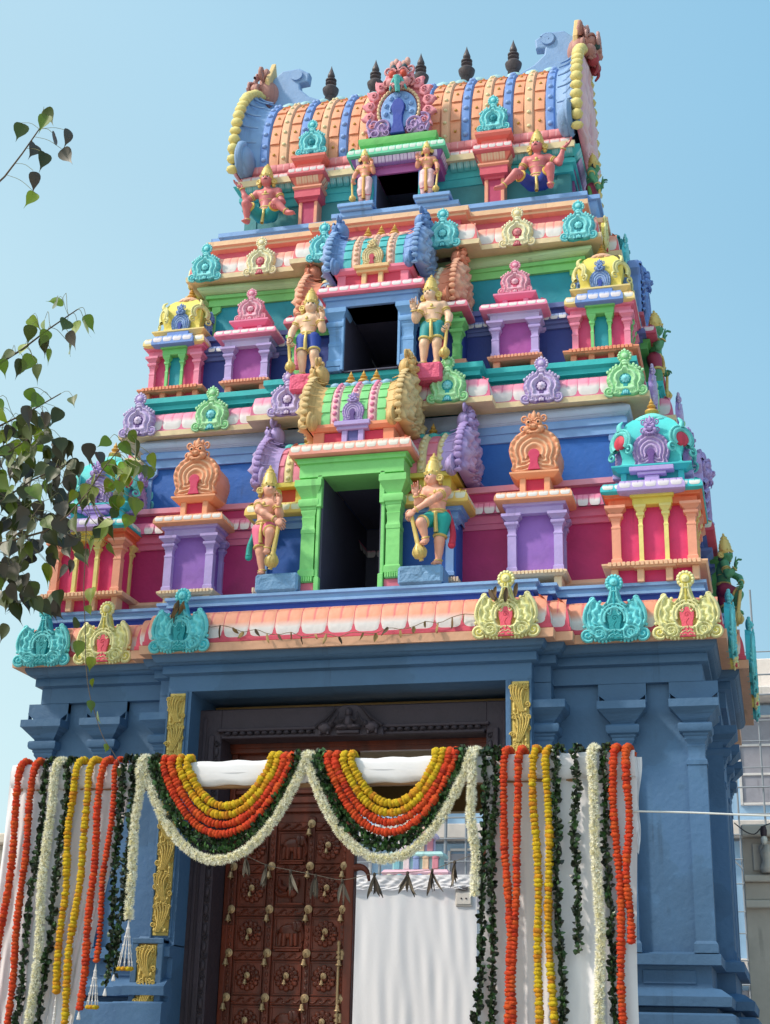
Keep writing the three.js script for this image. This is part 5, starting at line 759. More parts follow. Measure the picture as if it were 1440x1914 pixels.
{
  const F = -1.08;
  T('doorway_jamb', [bx(-0.29, -0.235, 9.965, 10.46, F - 0.3, F), bx(0.235, 0.29, 9.965, 10.46, F - 0.3, F)], paint('#6f9fdc'));
  T('doorway_lintel', solid(rect(-0.47, 0.47, -1.5, F), [[0, 10.45], [0, 10.53], [0.02, 10.54]], 0.4), paint('#a8559c'));
  const k = [[0.01, 10.535], [0.03, 10.56], [0.05, 10.6], [0.06, 10.63]], c = grp('lotus_band', tower), pl = rect(-0.45, 0.45, -1.5, F + 0.02); mk('lotus_bed', mould(pl, [...k, [0, 10.64]]), paint('#7d4f9a'), c); petalRow(c, pl, k, 0.085, '#d9c6e8', '#8a5ca8', '#6b3f8c', { left: 1 });
  const e = slabGeo(rect(-0.47, 0.47, -1.5, F + 0.03), 10.64, 10.77, 0.08, 0.0), eg = grp('doorway_eave', tower); mk('eave_bed', e.bed, paint('#63c9a4'), eg); petalRow(eg, rect(-0.47, 0.47, -1.5, F + 0.03), e.k, 0.075, '#7fd6b4', '#d6efe2', '#3fa884', { left: 1 });
  T('crest_base', solid(rect(-0.41, 0.41, -1.5, F + 0.02), [[0, 10.77], [0, 10.8], [0.02, 10.82], [0.03, 10.86], [0.03, 10.9], [0, 10.91]], 0.4), paint('#6cbf6a'));
  for (const s of [-1, 1]) T('statue_pedestal', [bx(s * 0.24, s * 0.6, 9.965, 10.03, F - 0.2, F + 0.14), bx(s * 0.22, s * 0.62, 10.0, 10.045, F - 0.2, F + 0.16)], paint('#7aa6e2'));
  // great front crest
  const g = grp('roof_crest', tower, 0, 10.91, F - 0.02); g.scale.set(0.86, 0.95, 1);
  mk('back', xf(prism([[-0.36, 0], [0.36, 0], [0.37, 0.3], [0.33, 0.52], [0.2, 0.7], [0, 0.78], [-0.2, 0.7], [-0.33, 0.52], [-0.37, 0.3]], -0.3, 0, 0.02), M()), paint('#d9788a'), g);
  const leaves = [], n = 13; for (let i = 0; i < n; i++) { const a = lerp(-118, 118, i / (n - 1)) * D2R, r = 0.31; if (Math.abs(a) < 0.25) continue; leaves.push(xf(leafPrism(0.14, 0.2, 0.06), M(Math.sin(a) * r, 0.37 + Math.cos(a) * r * 1.12, -0.02, 0, 0, -a)), xf(spiral(0, 0, 0, 0.035, 1.2, 1, a > 0 ? 1 : -1, 0.012), M(Math.sin(a) * (r + 0.08), 0.37 + Math.cos(a) * (r + 0.08) * 1.12, 0.045))); }
  mk('flame_leaves', leaves, paint('#e690a0'), g);
  const ring = []; for (let i = 0; i < 26; i++) { const a = lerp(-125, 125, i / 25) * D2R; ring.push(xf(new THREE.SphereGeometry(0.034, 8, 6), M(Math.sin(a) * 0.27, 0.36 + Math.cos(a) * 0.3, 0.03, 0, 0, -a + 0.4, 1, 0.6, 0.7))); }
  mk('rope_ring', ring, paint('#eec9a4'), g);
  mk('disc', [xf(prism(circ(0, 0, 0.24, 30), 0, 0.05, 0.015), M(0, 0.36, -0.01, 0, 0, 0, 1, 1.1, 1)), ...Array.from({ length: 7 }, (_, i) => { const a = lerp(-105, 105, i / 6) * D2R; return sph(Math.sin(a) * 0.175, 0.36 + Math.cos(a) * 0.19, 0.045, 0.034, 1, 1, 0.6, 10); }), ...Array.from({ length: 7 }, (_, i) => { const a = lerp(-105, 105, i / 6) * D2R; return sph(Math.sin(a) * 0.175, 0.36 + Math.cos(a) * 0.19, 0.06, 0.016, 1, 1, 0.8, 8); }), xf(new THREE.TorusGeometry(0.11, 0.014, 6, 24, Math.PI * 1.2), M(0, 0.36, 0.045, 0, 0, -0.3))], paint('#7fa6e0'), g);
  mk('niche_panel', xf(keyhole(1.0), M(0, 0, 0.02, 0, 0, 0, 0.4, 0.56, 0.6)), paint('#2440a4'), g);
  const pb = []; for (const s of [-1, 1]) { pb.push(sph(s * 0.25, 0.12, 0, 0.13, 1.1, 1, 0.4, 14), spiral(s * 0.2, 0.13, 0.04, 0.11, 1.7, s > 0 ? 0 : Math.PI, s, 0.022), spiral(s * 0.33, 0.19, 0.03, 0.09, 1.5, 2, -s, 0.02), spiral(s * 0.31, 0.06, 0.04, 0.07, 1.4, 1, s, 0.018), spiral(s * 0.15, 0.05, 0.05, 0.05, 1.4, 3, -s, 0.014), taperTube([[s * 0.36, 0.02, 0.03], [s * 0.4, 0.16, 0.02], [s * 0.37, 0.3, 0]], 0.03, 0.015, 8, 6)); }
  mk('scrolls', pb, paint('#b89ad0'), g);
  mk('lion_mask', [xf(lionGeo(), M(0, 0.62, 0.02, 0, 0, 0, 0.34, 0.34, 0.3))], paint('#e29aa0'), g);
  mk('lion_eyes', [-1, 1].map((s) => sph(s * 0.072, 0.8, 0.1, 0.05, 1, 1, 1, 12)), paint('#d2503c'), g);
  mk('lion_brow', [...[-1, 1].map((s) => taperTube([[s * 0.02, 0.87, 0.11], [s * 0.08, 0.895, 0.1], [s * 0.14, 0.86, 0.06]], 0.018, 0.01, 6, 6)), sph(-0.07, 0.93, 0.06, 0.04, 1, 1, 0.8, 8), sph(0.07, 0.93, 0.06, 0.04, 1, 1, 0.8, 8)], paint('#2c4450'), g);
  mk('tongue', [taperTube([[0, 0.74, 0.14], [0, 0.66, 0.13], [0, 0.56, 0.1]], 0.05, 0.03, 8, 8), ...[-1, 1].map((s) => taperTube([[s * 0.03, 0.74, 0.12], [s * 0.08, 0.66, 0.11], [s * 0.11, 0.6, 0.08]], 0.03, 0.012, 8, 6))], paint('#5fc4c4'), g);
  mk('crest_curls', [0, 1, 2, 3, 4].map((k) => sph(lerp(-0.1, 0.1, k / 4), 1.0 + 0.03 * Math.sin(k * 2), 0.02, 0.045, 0.9, 1.3, 0.8, 9)), paint('#d9a8a0'), g);
  const rp = barrelProf(0.72, 10.905, 12.09, 34);
  const pat = (i) => ['ribA', 'tile', 'ribB', 'tile'][((i + 2) % 4 + 4) % 4];
  const rf = barrel(tower, 'barrel_roof', 1.70, rp, ZC, { base: paint('#d98a6a'), tile: paint('#f0a07c'), dot: paint('#c9953a', { rough: 0.4 }), ribA: paint('#6c93d8'), ribAB: paint('#86a8e4'), ribB: paint('#eab894'), ribBB: paint('#efdcae'), tiles: 6, beads: 10 }, 29, (i) => pat(Math.abs(i - 14)), 0.013);
  ridgeCap(rf, 1.68, rp, ZC, paint('#a8d2dc'), 0.17);
  for (const s of [-1, 1]) fanEnd(tower, 'roof_gable', s * 1.68, ZC, s, rp, { len: 0.24, flare: 0.25, bead: 0.075, body: paint('#82a5d4'), rim: paint('#e6d488'), deep: '#cf7f92', pale: '#eec2c4', core: paint('#c98ba2'), head: 0.5, relief: 0.3, lion: paint('#b9837a'), fin: 0.44 });
  for (const s of [-1, 1]) { // flame plate and mane of the big masks
    T('mask_flame', xf(prism([[-0.16, 0], [0.16, 0], [0.2, 0.25], [0.06, 0.5], [0, 0.62], [-0.06, 0.5], [-0.2, 0.25]], -0.03, 0.03, 0.012), M(s * 1.87, 12.28, ZC, 0, Math.PI / 2)), paint('#dcbc84'));
    const curls = []; for (let k = 0; k < 14; k++) { const a = lerp(-1.3, 1.3, (k % 7) / 6), r = k < 7 ? 0.15 : 0.24, c = spiral(0, 0, 0, 0.05, 1.3, k, k % 2 ? 1 : -1, 0.02); c.rotateY(s * Math.PI / 2); c.translate(s * (k < 7 ? 2.12 : 2.0), 12.42 + Math.cos(a) * r * 1.15, ZC + Math.sin(a) * r); curls.push(c); }
    T('mask_mane', curls, paint('#cba0a0')).userData.kind = 'stuff';
    for (const k of [-1, 1]) { T('mask_brow', [sph(s * 2.09, 12.42, ZC + k * 0.075, 0.055, 1, 0.9, 1, 10), sph(s * 2.05, 12.5, ZC + k * 0.1, 0.045, 1, 1, 1, 9)], paint('#2b4a48')); T('mask_jowl', [sph(s * 2.06, 12.24, ZC + k * 0.09, 0.07, 1, 1.3, 0.8, 10), taperTube([[s * 2.08, 12.22, ZC + k * 0.05], [s * 2.1, 12.12, ZC + k * 0.06], [s * 2.06, 12.05, ZC + k * 0.06]], 0.03, 0.012, 7, 6)], paint('#a83a44')); }
  }
  for (let i = 0; i < 5; i++) T('kalasha_finial', xf(lathe([[0.05, -0.18], [0.045, -0.03], [0.07, 0.0], [0.05, 0.018], [0.066, 0.035], [0.09, 0.075], [0.098, 0.11], [0.1, 0.122], [0.088, 0.135], [0.07, 0.16], [0.034, 0.178], [0.046, 0.19], [0.066, 0.204], [0.068, 0.216], [0.045, 0.224], [0.045, 0.234], [0.066, 0.246], [0.068, 0.26], [0.044, 0.27], [0.026, 0.285], [0.04, 0.3], [0.046, 0.32], [0.04, 0.345], [0.026, 0.385], [0.011, 0.43], [0, 0.475]], 24), M(-1.118 + i * 0.559, 12.275, -2.05, 0, 0, 0, 1.0)), paint('#4a4046', { rough: 0.5 }));
}
// ---------------------------------------------------------------- statues: one smooth body each, meshed from tapered limbs
function fieldMesh(prims, cell, k = 0.02) {
  const lo = [1e9, 1e9, 1e9], hi = [-1e9, -1e9, -1e9];
  for (const p of prims) for (const q of p.e ? [[p.a, Math.max(...p.e)]] : [[p.a, p.ra], [p.b, p.rb]]) for (let i = 0; i < 3; i++) { lo[i] = Math.min(lo[i], q[0][i] - q[1] - 2.5 * cell); hi[i] = Math.max(hi[i], q[0][i] + q[1] + 2.5 * cell); }
  const n = [0, 1, 2].map((i) => Math.ceil((hi[i] - lo[i]) / cell) + 1), F = new Float32Array(n[0] * n[1] * n[2]).fill(1);
  for (const p of prims) { const a = p.a, b = p.b ?? p.a; p.d = [b[0] - a[0], b[1] - a[1], b[2] - a[2]]; p.l = p.d[0] ** 2 + p.d[1] ** 2 + p.d[2] ** 2 || 1; }
  const one = (p, x, y, z) => {
    const dx = x - p.a[0], dy = y - p.a[1], dz = z - p.a[2];
    if (p.e) { const q = Math.hypot(dx / p.e[0], dy / p.e[1], dz / p.e[2]); return (q - 1) * Math.min(p.e[0], p.e[1], p.e[2]); }
    const t = clamp((dx * p.d[0] + dy * p.d[1] + dz * p.d[2]) / p.l); return Math.hypot(dx - t * p.d[0], dy - t * p.d[1], dz - t * p.d[2]) - (p.ra + (p.rb - p.ra) * t);
  };
  let o = 0;
  for (let z = 0; z < n[2]; z++) for (let y = 0; y < n[1]; y++) for (let x = 0; x < n[0]; x++, o++) {
    const X = lo[0] + x * cell, Y = lo[1] + y * cell, Z = lo[2] + z * cell; let d = 1;
    for (const p of prims) { const q = one(p, X, Y, Z); if (q > d + k) continue; const kk = p.k ?? k, h = clamp(0.5 + 0.5 * (d - q) / kk); d = d * (1 - h) + q * h - kk * h * (1 - h); }
    F[o] = d;
  }
  const at = (x, y, z) => F[x + n[0] * (y + n[1] * z)], id = new Int32Array(F.length).fill(-1), pos = [], idx = [];
  for (let z = 0; z + 1 < n[2]; z++) for (let y = 0; y + 1 < n[1]; y++) for (let x = 0; x + 1 < n[0]; x++) {
    let c = 0, sx = 0, sy = 0, sz = 0; const v = []; for (let i = 0; i < 8; i++) v.push(at(x + (i & 1), y + ((i >> 1) & 1), z + (i >> 2)));
    for (let i = 0; i < 8; i++) for (const b of [1, 2, 4]) if (!(i & b)) { const j = i | b; if ((v[i] < 0) !== (v[j] < 0)) { const t = v[i] / (v[i] - v[j]); sx += (i & 1) + (b === 1 ? t : 0); sy += ((i >> 1) & 1) + (b === 2 ? t : 0); sz += (i >> 2) + (b === 4 ? t : 0); c++; } }
    if (!c) continue; id[x + n[0] * (y + n[1] * z)] = pos.length / 3; pos.push(lo[0] + (x + sx / c) * cell, lo[1] + (y + sy / c) * cell, lo[2] + (z + sz / c) * cell);
  }
  const I = (x, y, z) => id[x + n[0] * (y + n[1] * z)];
  for (let z = 1; z + 1 < n[2]; z++) for (let y = 1; y + 1 < n[1]; y++) for (let x = 1; x + 1 < n[0]; x++) {
    const a = at(x, y, z) < 0;
    const q = (b, A, B, Cc, Dd) => { if (a === b) return; if (a) idx.push(A, B, Cc, A, Cc, Dd); else idx.push(A, Cc, B, A, Dd, Cc); };
    q(at(x + 1, y, z) < 0, I(x, y - 1, z - 1), I(x, y, z - 1), I(x, y, z), I(x, y - 1, z));
    q(at(x, y + 1, z) < 0, I(x - 1, y, z - 1), I(x - 1, y, z), I(x, y, z), I(x, y, z - 1));
    q(at(x, y, z + 1) < 0, I(x - 1, y - 1, z), I(x, y - 1, z), I(x, y, z), I(x - 1, y, z));
  }
  const g = new THREE.BufferGeometry(); g.setAttribute('position', new THREE.Float32BufferAttribute(pos, 3)); g.setIndex(idx); g.computeVertexNormals(); return g;
}
const mid = (a, b, t = 0.5) => a.map((q, i) => lerp(q, b[i], t));
const caps = (a, b, ra, rb, k) => ({ a, b, ra, rb, k }), ell = (a, e, k) => ({ a, e, k });
function basis(dir, nrm) { const y = V(...dir).normalize(), z0 = V(...nrm), x = new THREE.Vector3().crossVectors(y, z0).normalize(), z = new THREE.Vector3().crossVectors(x, y); return new THREE.Matrix4().makeBasis(x, y, z); }
// a hand: palm, four jointed fingers and a thumb; fingers along +y, palm facing +z, thumb on side t
function handGeo(s, curl, t, point = false) {
  const g = [xf(new THREE.SphereGeometry(1, 10, 8), M(0, 0.045 * s, 0, 0, 0, 0, 0.042 * s, 0.055 * s, 0.02 * s))];
  [[-0.03, 0.07, 0.85], [-0.01, 0.082, 1], [0.011, 0.08, 1.02], [0.031, 0.072, 0.92]].forEach(([x, y, L], i) => {
    const c = point && i === (t > 0 ? 3 : 0) ? 0.05 : curl, p0 = [x * s, y * s, 0], a1 = c * 1.1, a2 = c * 2.3, l = 0.042 * L * s, p1 = [x * 1.1 * s, p0[1] + Math.cos(a1) * l, Math.sin(a1) * l], p2 = [x * 1.14 * s, p1[1] + Math.cos(a2) * l * 0.9, p1[2] + Math.sin(a2) * l * 0.9];
    g.push(taperTube([p0, mid(p0, p1), p1, mid(p1, p2), p2], 0.0105 * s, 0.0075 * s, 8, 6), sph(...p2, 0.0075 * s, 1, 1, 1, 6));
  });
  const b = [t * 0.032 * s, 0.02 * s, 0.006 * s], e = [t * 0.062 * s, 0.052 * s, 0.022 * s], f = [t * 0.058 * s, 0.082 * s, 0.036 * s]; g.push(taperTube([b, mid(b, e), e, mid(e, f), f], 0.014 * s, 0.008 * s, 8, 6), sph(...f, 0.008 * s, 1, 1, 1, 6));
  return join(g);
}
const ringAt = (p, dir, r, tr, sx = 1, sz = 1) => { const g = new THREE.TorusGeometry(r, tr, 7, 22); g.rotateX(Math.PI / 2); g.scale(sx, 1, sz); const m = new THREE.Matrix4().makeRotationFromQuaternion(new THREE.Quaternion().setFromUnitVectors(V(0, 1, 0), V(...dir).normalize())); g.applyMatrix4(m); g.translate(...p); return g; };
const dirOf = (a, b) => b.map((q, i) => q - a[i]);
const crownGeo = (r, h) => lathe([[0, -0.12], [r * 1.06, -0.1 * h], [r * 1.12, 0], [r * 1.1, 0.06 * h], [r * 1.0, 0.1 * h], [r * 1.02, 0.24 * h], [r * 0.92, 0.3 * h], [r * 0.94, 0.38 * h], [r * 0.74, 0.48 * h], [r * 0.78, 0.56 * h], [r * 0.52, 0.66 * h], [r * 0.56, 0.73 * h], [r * 0.3, 0.82 * h], [r * 0.16, 0.88 * h], [r * 0.2, 0.93 * h], [0, h]], 18);
const maceGeo = (top, ball, r, rs) => { const d = dirOf(ball, top), L = Math.hypot(...d), g = [xf(lathe([[0, -r * 1.3], [r * 0.35, -r * 1.25], [r * 0.3, -r], [r * 0.75, -r * 0.8], [r, -r * 0.2], [r * 0.97, r * 0.3], [r * 0.6, r * 0.85], [rs * 1.5, r * 1.1], [rs * 1.2, r * 1.3], [rs, L], [rs * 1.3, L + 0.005], [0, L + 0.015]], 16), M())]; for (let k = 0; k < 8; k++) { const a = k * Math.PI / 4; g.push(taperTube([[r * 0.6 * Math.cos(a), r * 0.8, r * 0.6 * Math.sin(a)], [r * 1.0 * Math.cos(a), 0, r * 1.0 * Math.sin(a)], [r * 0.7 * Math.cos(a), -r * 0.8, r * 0.7 * Math.sin(a)]], r * 0.12, r * 0.1, 6, 5)); } const q = new THREE.Quaternion().setFromUnitVectors(V(0, 1, 0), V(...d).normalize()); return join(g.map((e) => { e.applyQuaternion(q); e.translate(...ball); return e; })); };
// J: joints of a figure in metres, feet on y = 0; index 0 is the viewer's left
function statue(name, J, c, o) {
  const g = grp(name, scene), hr = J.hr, [hx, hy, hz] = J.head, yaw = J.yaw ?? 0, P = [], u = hr / 0.064;
  const rot = (x, y, z) => [hx + x * Math.cos(yaw) + z * Math.sin(yaw), hy + y, hz - x * Math.sin(yaw) + z * Math.cos(yaw)];
  const chest = mid(mid(J.sh[0], J.sh[1]), J.waist, 0.38), neck = mid(J.sh[0], J.sh[1]); neck[1] += 0.012 * u; neck[2] += 0.004;
  P.push(ell(J.head, [hr * 0.9, hr * 1.14, hr * 0.98]), ell(rot(0, -hr * 0.5, hr * 0.28), [hr * 0.62, hr * 0.6, hr * 0.62], 0.02), caps(rot(0, hr * 0.12, hr * 0.86), rot(0, -hr * 0.22, hr * 1.08), hr * 0.1, hr * 0.17, 0.01), caps(neck, rot(0, -hr * 0.5, -hr * 0.1), hr * 0.5, hr * 0.46));
  for (const s of [-1, 1]) P.push(ell(rot(s * hr * 0.92, -hr * 0.05, -hr * 0.1), [hr * 0.12, hr * 0.28, hr * 0.2], 0.01), ell(rot(s * hr * 0.42, -hr * 0.25, hr * 0.66), [hr * 0.28, hr * 0.26, hr * 0.24], 0.02));
  P.push(ell(chest, [0.092 * u, 0.105 * u, 0.066 * u]), caps(chest, J.waist, 0.07 * u, 0.06 * u), caps(J.waist, mid(J.hip[0], J.hip[1]), 0.06 * u, 0.068 * u), ell(mid(J.waist, mid(J.hip[0], J.hip[1]), 0.4).map((q, i) => i === 2 ? q + 0.018 * u : q), [0.062 * u, 0.06 * u, 0.05 * u]));
  for (const i of [0, 1]) {
    P.push(caps(J.sh[i], mid(J.sh[0], J.sh[1]), 0.042 * u, 0.05 * u), caps(J.sh[i], J.elb[i], 0.04 * u, 0.031 * u), caps(J.elb[i], J.hand[i], 0.031 * u, 0.021 * u), ell(mid(J.elb[i], J.hand[i], 0.3), [0.033 * u, 0.033 * u, 0.033 * u]));
    P.push(ell([chest[0] + (i ? 1 : -1) * 0.042 * u, chest[1] + 0.035 * u, chest[2] + 0.045 * u], [0.042 * u, 0.034 * u, 0.026 * u]));
    P.push(caps(J.hip[i], J.knee[i], 0.062 * u, 0.042 * u), caps(J.knee[i], J.ank[i], 0.04 * u, 0.025 * u), caps(mid(J.knee[i], J.ank[i], 0.12).map((q, k) => k === 2 ? q - 0.012 * u : q), mid(J.knee[i], J.ank[i], 0.5).map((q, k) => k === 2 ? q - 0.008 * u : q), 0.038 * u, 0.03 * u), caps(J.ank[i], J.toe[i], 0.026 * u, 0.017 * u), ell(mid(J.ank[i], J.toe[i], 0.75), [0.03 * u, 0.017 * u, 0.03 * u]));
  }
  const body = [fieldMesh(P, o.cell ?? 0.0075, 0.022 * u)];
  for (const i of [0, 1]) { const h = handGeo(u * 0.8, J.curl[i], i ? -1 : 1, J.point?.[i]), m = basis(J.hdir[i], J.hn[i]); m.setPosition(...J.hand[i]); body.push(xf(h, m)); }
  for (const i of [0, 1]) { const d = V(...dirOf(J.ank[i], J.toe[i])); d.y = 0; d.normalize(); for (let k = -2; k <= 2; k++) body.push(sph(J.toe[i][0] + d.x * 0.012 * u + d.z * k * 0.011 * u, J.toe[i][1] - 0.002, J.toe[i][2] + d.z * 0.012 * u - d.x * k * 0.011 * u, 0.0085 * u, 1, 0.9, 1.5, 6)); }
  mk('body', body, paint(c.skin, { rough: 0.5 }), g);
  // face
  const E = (x, y, z, r, a, b, d) => { const q = new THREE.SphereGeometry(r, 9, 7); q.scale(a, b, d); q.rotateY(yaw); q.translate(...rot(x, y, z)); return q; };
  mk('eyes', [-1, 1].map((s) => E(s * hr * 0.36, hr * 0.1, hr * 0.84, hr * 0.23, 1.2, 0.66, 0.5)), paint('#efe9e2', { rough: 0.3 }), g);
  mk('pupils', [-1, 1].map((s) => E(s * hr * 0.36, hr * 0.1, hr * 0.94, hr * 0.125, 1, 1, 0.5)), paint('#1d1518', { rough: 0.3 }), g);
  const brow = []; for (const s of [-1, 1]) { brow.push(taperTube([rot(s * hr * 0.12, hr * 0.3, hr * 0.92), rot(s * hr * 0.36, hr * 0.42, hr * 0.86), rot(s * hr * 0.66, hr * 0.28, hr * 0.7)], hr * 0.06, hr * 0.04, 8, 5), taperTube([rot(s * hr * 0.14, hr * 0.14, hr * 0.95), rot(s * hr * 0.36, hr * 0.23, hr * 0.94), rot(s * hr * 0.62, hr * 0.12, hr * 0.78)], hr * 0.03, hr * 0.02, 8, 5)); if (o.moustache) brow.push(taperTube([rot(0, -hr * 0.36, hr * 1.0), rot(s * hr * 0.28, -hr * 0.4, hr * 0.95), rot(s * hr * 0.55, -hr * 0.28, hr * 0.78)], hr * 0.09, hr * 0.02, 8, 6)); }
  mk('brows', brow, paint('#2a1d20'), g);
  mk('lips', [E(0, -hr * 0.5, hr * 0.86, hr * 0.2, 1, 0.3, 0.5), E(0, -hr * 0.58, hr * 0.83, hr * 0.16, 1, 0.32, 0.5)], paint('#b8424e'), g);
  const hair = []; for (const s of [-1, 1]) for (let k = 0; k < 4; k++) hair.push(E(s * hr * (0.95 + 0.08 * k), -hr * (0.05 + 0.3 * k), -hr * 0.35, hr * 0.32, 1, 1, 0.9)); mk('hair', hair, paint(c.hair ?? '#b08a3c'), g);
  const gold = paint('#dcc070', { rough: 0.42, metal: 0.1 });
  const cg = crownGeo(hr * 0.98, o.crown); cg.rotateX(-0.08); cg.rotateY(yaw); cg.translate(...rot(0, hr * 0.52, -hr * 0.04)); mk('crown', [cg, ...Array.from({ length: 9 }, (_, k) => E(hr * 1.08 * Math.sin(k * 0.698), hr * 0.62, hr * 1.05 * Math.cos(k * 0.698), hr * 0.13, 1, 1.3, 1))], gold, g);
  const ear = []; for (const s of [-1, 1]) { const q = new THREE.CylinderGeometry(hr * 0.52, hr * 0.52, hr * 0.16, 18); q.rotateX(Math.PI / 2); q.rotateY(s * 0.45 + yaw); q.translate(...rot(s * hr * 1.28, -hr * 0.28, -hr * 0.1)); const t2 = new THREE.TorusGeometry(hr * 0.4, hr * 0.08, 6, 16); t2.rotateY(s * 0.45 + yaw); t2.translate(...rot(s * hr * 1.3, -hr * 0.28, 0.0)); ear.push(q, t2, E(s * hr * 1.33, -hr * 0.28, 0.0, hr * 0.14, 1, 1, 1)); } mk('ear_ornament', ear, gold, g);
  // jewellery
  const jw = [ringAt([neck[0], neck[1] - 0.01 * u, neck[2] + 0.012 * u], [0, 1, 0.55], 0.046 * u, 0.009 * u, 1.1, 1), ringAt([neck[0], neck[1] - 0.03 * u, neck[2] + 0.018 * u], [0, 1, 0.75], 0.064 * u, 0.007 * u, 1.1, 1), sph(chest[0], chest[1] + 0.03 * u, chest[2] + 0.074 * u, 0.016 * u, 1, 1.2, 0.7, 8), ringAt([mid(chest, J.waist, 0.42)[0], mid(chest, J.waist, 0.42)[1], mid(chest, J.waist, 0.42)[2]], [0, 1, 0.05], 0.08 * u, 0.006 * u, 1.02, 0.8), ringAt(mid(J.waist, mid(J.hip[0], J.hip[1]), 0.3), [0, 1, 0], 0.071 * u, 0.012 * u, 1.02, 0.92), ringAt(mid(J.waist, mid(J.hip[0], J.hip[1]), 0.5), [0, 1, 0.1], 0.074 * u, 0.009 * u, 1.04, 0.94)];
  for (const i of [0, 1]) { jw.push(ringAt(mid(J.sh[i], J.elb[i], 0.42), dirOf(J.sh[i], J.elb[i]), 0.039 * u, 0.008 * u), ringAt(mid(J.sh[i], J.elb[i], 0.55), dirOf(J.sh[i], J.elb[i]), 0.037 * u, 0.006 * u), ringAt(mid(J.elb[i], J.hand[i], 0.9), dirOf(J.elb[i], J.hand[i]), 0.026 * u, 0.007 * u), ringAt(mid(J.knee[i], J.ank[i], 0.9), dirOf(J.knee[i], J.ank[i]), 0.031 * u, 0.008 * u)); }
  const pv = mid(J.hip[0], J.hip[1]); jw.push(sph(pv[0], pv[1] + 0.03 * u, pv[2] + 0.075 * u, 0.018 * u, 1, 1.2, 0.8, 8), taperTube([[pv[0], pv[1] + 0.02 * u, pv[2] + 0.078 * u], [pv[0] + 0.003, pv[1] - 0.05 * u, pv[2] + 0.085 * u], [pv[0] + 0.004, pv[1] - 0.14 * u, pv[2] + (o.seated ? 0.1 : 0.07) * u]], 0.015 * u, 0.02 * u, 8, 6));
  mk('jewellery', jw, gold, g);
  // clothes
  if (o.dhoti) {
    const Q = []; for (const i of [0, 1]) Q.push(caps(J.hip[i], J.knee[i], 0.074 * u, 0.062 * u), caps(J.knee[i], mid(J.knee[i], J.ank[i], 0.75), 0.062 * u, 0.044 * u)); Q.push(caps(J.waist, pv, 0.064 * u, 0.078 * u)); mk('dhoti', fieldMesh(Q, o.cell ?? 0.0075, 0.02 * u), paint(c.cloth), g);
    const pl = []; for (const i of [0, 1]) for (let k = 0; k < 6; k++) { const a = mid(J.hip[i], J.ank[i], 0.1 + k * 0.13), s = i ? 1 : -1; pl.push(taperTube([[a[0] - s * 0.03 * u, a[1] + 0.02 * u, a[2] + 0.066 * u], [a[0] + s * 0.02 * u, a[1], a[2] + 0.07 * u], [a[0] + s * 0.06 * u, a[1] + 0.03 * u, a[2] + 0.03 * u]], 0.008 * u, 0.006 * u, 8, 5)); } mk('pleats', pl, paint(c.trim), g);
    mk('front_panel', taperTube([[pv[0], pv[1] + 0.03 * u, pv[2] + 0.08 * u], [pv[0], pv[1] - 0.15 * u, pv[2] + 0.085 * u], [pv[0], pv[1] - 0.36 * u, pv[2] + 0.06 * u]], 0.022 * u, 0.03 * u, 10, 7), paint('#e0a860'), g);
  } else {
    const Q = []; for (const i of [0, 1]) Q.push(caps(J.hip[i], mid(J.hip[i], J.knee[i], o.hem ?? 0.7), 0.071 * u, 0.057 * u)); Q.push(caps(mid(J.waist, pv, 0.5), pv, 0.069 * u, 0.074 * u)); mk('shorts', fieldMesh(Q, o.cell ?? 0.0075, 0.016 * u), paint(c.cloth), g);
    mk('hem', [0, 1].map((i) => ringAt(mid(J.hip[i], J.knee[i], (o.hem ?? 0.7) + 0.1), dirOf(J.hip[i], J.knee[i]), 0.052 * u, 0.012 * u)), paint(c.trim), g);
  }
  for (const p of o.sash ?? []) mk('sash', [taperTube(p, 0.02 * u, 0.03 * u, 14, 7), sph(...p[p.length - 1], 0.034 * u, 1, 1.1, 0.7, 8)], paint(c.sash), g);
  if (o.mace) mk('mace', maceGeo(...o.mace), gold, g);
  return g;
}
function mirrored(src, name, cloth, sash) { // the same figure seen in a mirror, with its own cloth colours
  const g = grp(name, scene);
  for (const ch of src.children) { let m = ch.material; if (cloth && ch.name === 'shorts') m = paint(cloth); if (sash && ch.name === 'sash') m = paint(sash); mesh(ch.name, flip(ch.geometry), m, g); }
  return g;
}
const stand = { hr: 0.067, head: [-0.02, 0.775, 0.03], yaw: -0.25, sh: [[-0.095, 0.655, 0.01], [0.1, 0.655, 0]], waist: [0.005, 0.5, 0.005], hip: [[-0.05, 0.43, 0], [0.05, 0.43, 0]], knee: [[-0.075, 0.24, 0.03], [0.05, 0.24, 0.03]], ank: [[-0.085, 0.04, 0], [0.045, 0.04, 0]], toe: [[-0.1, 0.014, 0.075], [0.055, 0.014, 0.075]], elb: [[-0.155, 0.5, 0.05], [0.165, 0.525, 0.02]], hand: [[-0.165, 0.585, 0.11], [0.165, 0.4, 0.08]], curl: [0.75, 1.0], point: [1, 0], hdir: [[-0.05, 1, 0.15], [0.05, -1, 0.35]], hn: [[0.2, 0, 1], [-0.9, 0, 0.3]] };
const st2R = statue('guardian_statue', stand, { skin: '#f2bfa2', cloth: '#1f8f96', trim: '#e2cf7e', sash: '#d8506c', hair: '#d9b860' }, { crown: 0.19, hem: 0.62, mace: [[0.165, 0.36, 0.11], [0.14, 0.1, 0.1], 0.05, 0.014], sash: [[[0.08, 0.47, -0.03], [0.12, 0.36, -0.02], [0.11, 0.22, 0], [0.1, 0.14, 0.01]]] });
st2R.position.set(0.63, 7.612, -0.17);
tag(st2R, 'cream-skinned guardian statue in teal shorts to the right of the middle doorway', 'statue');
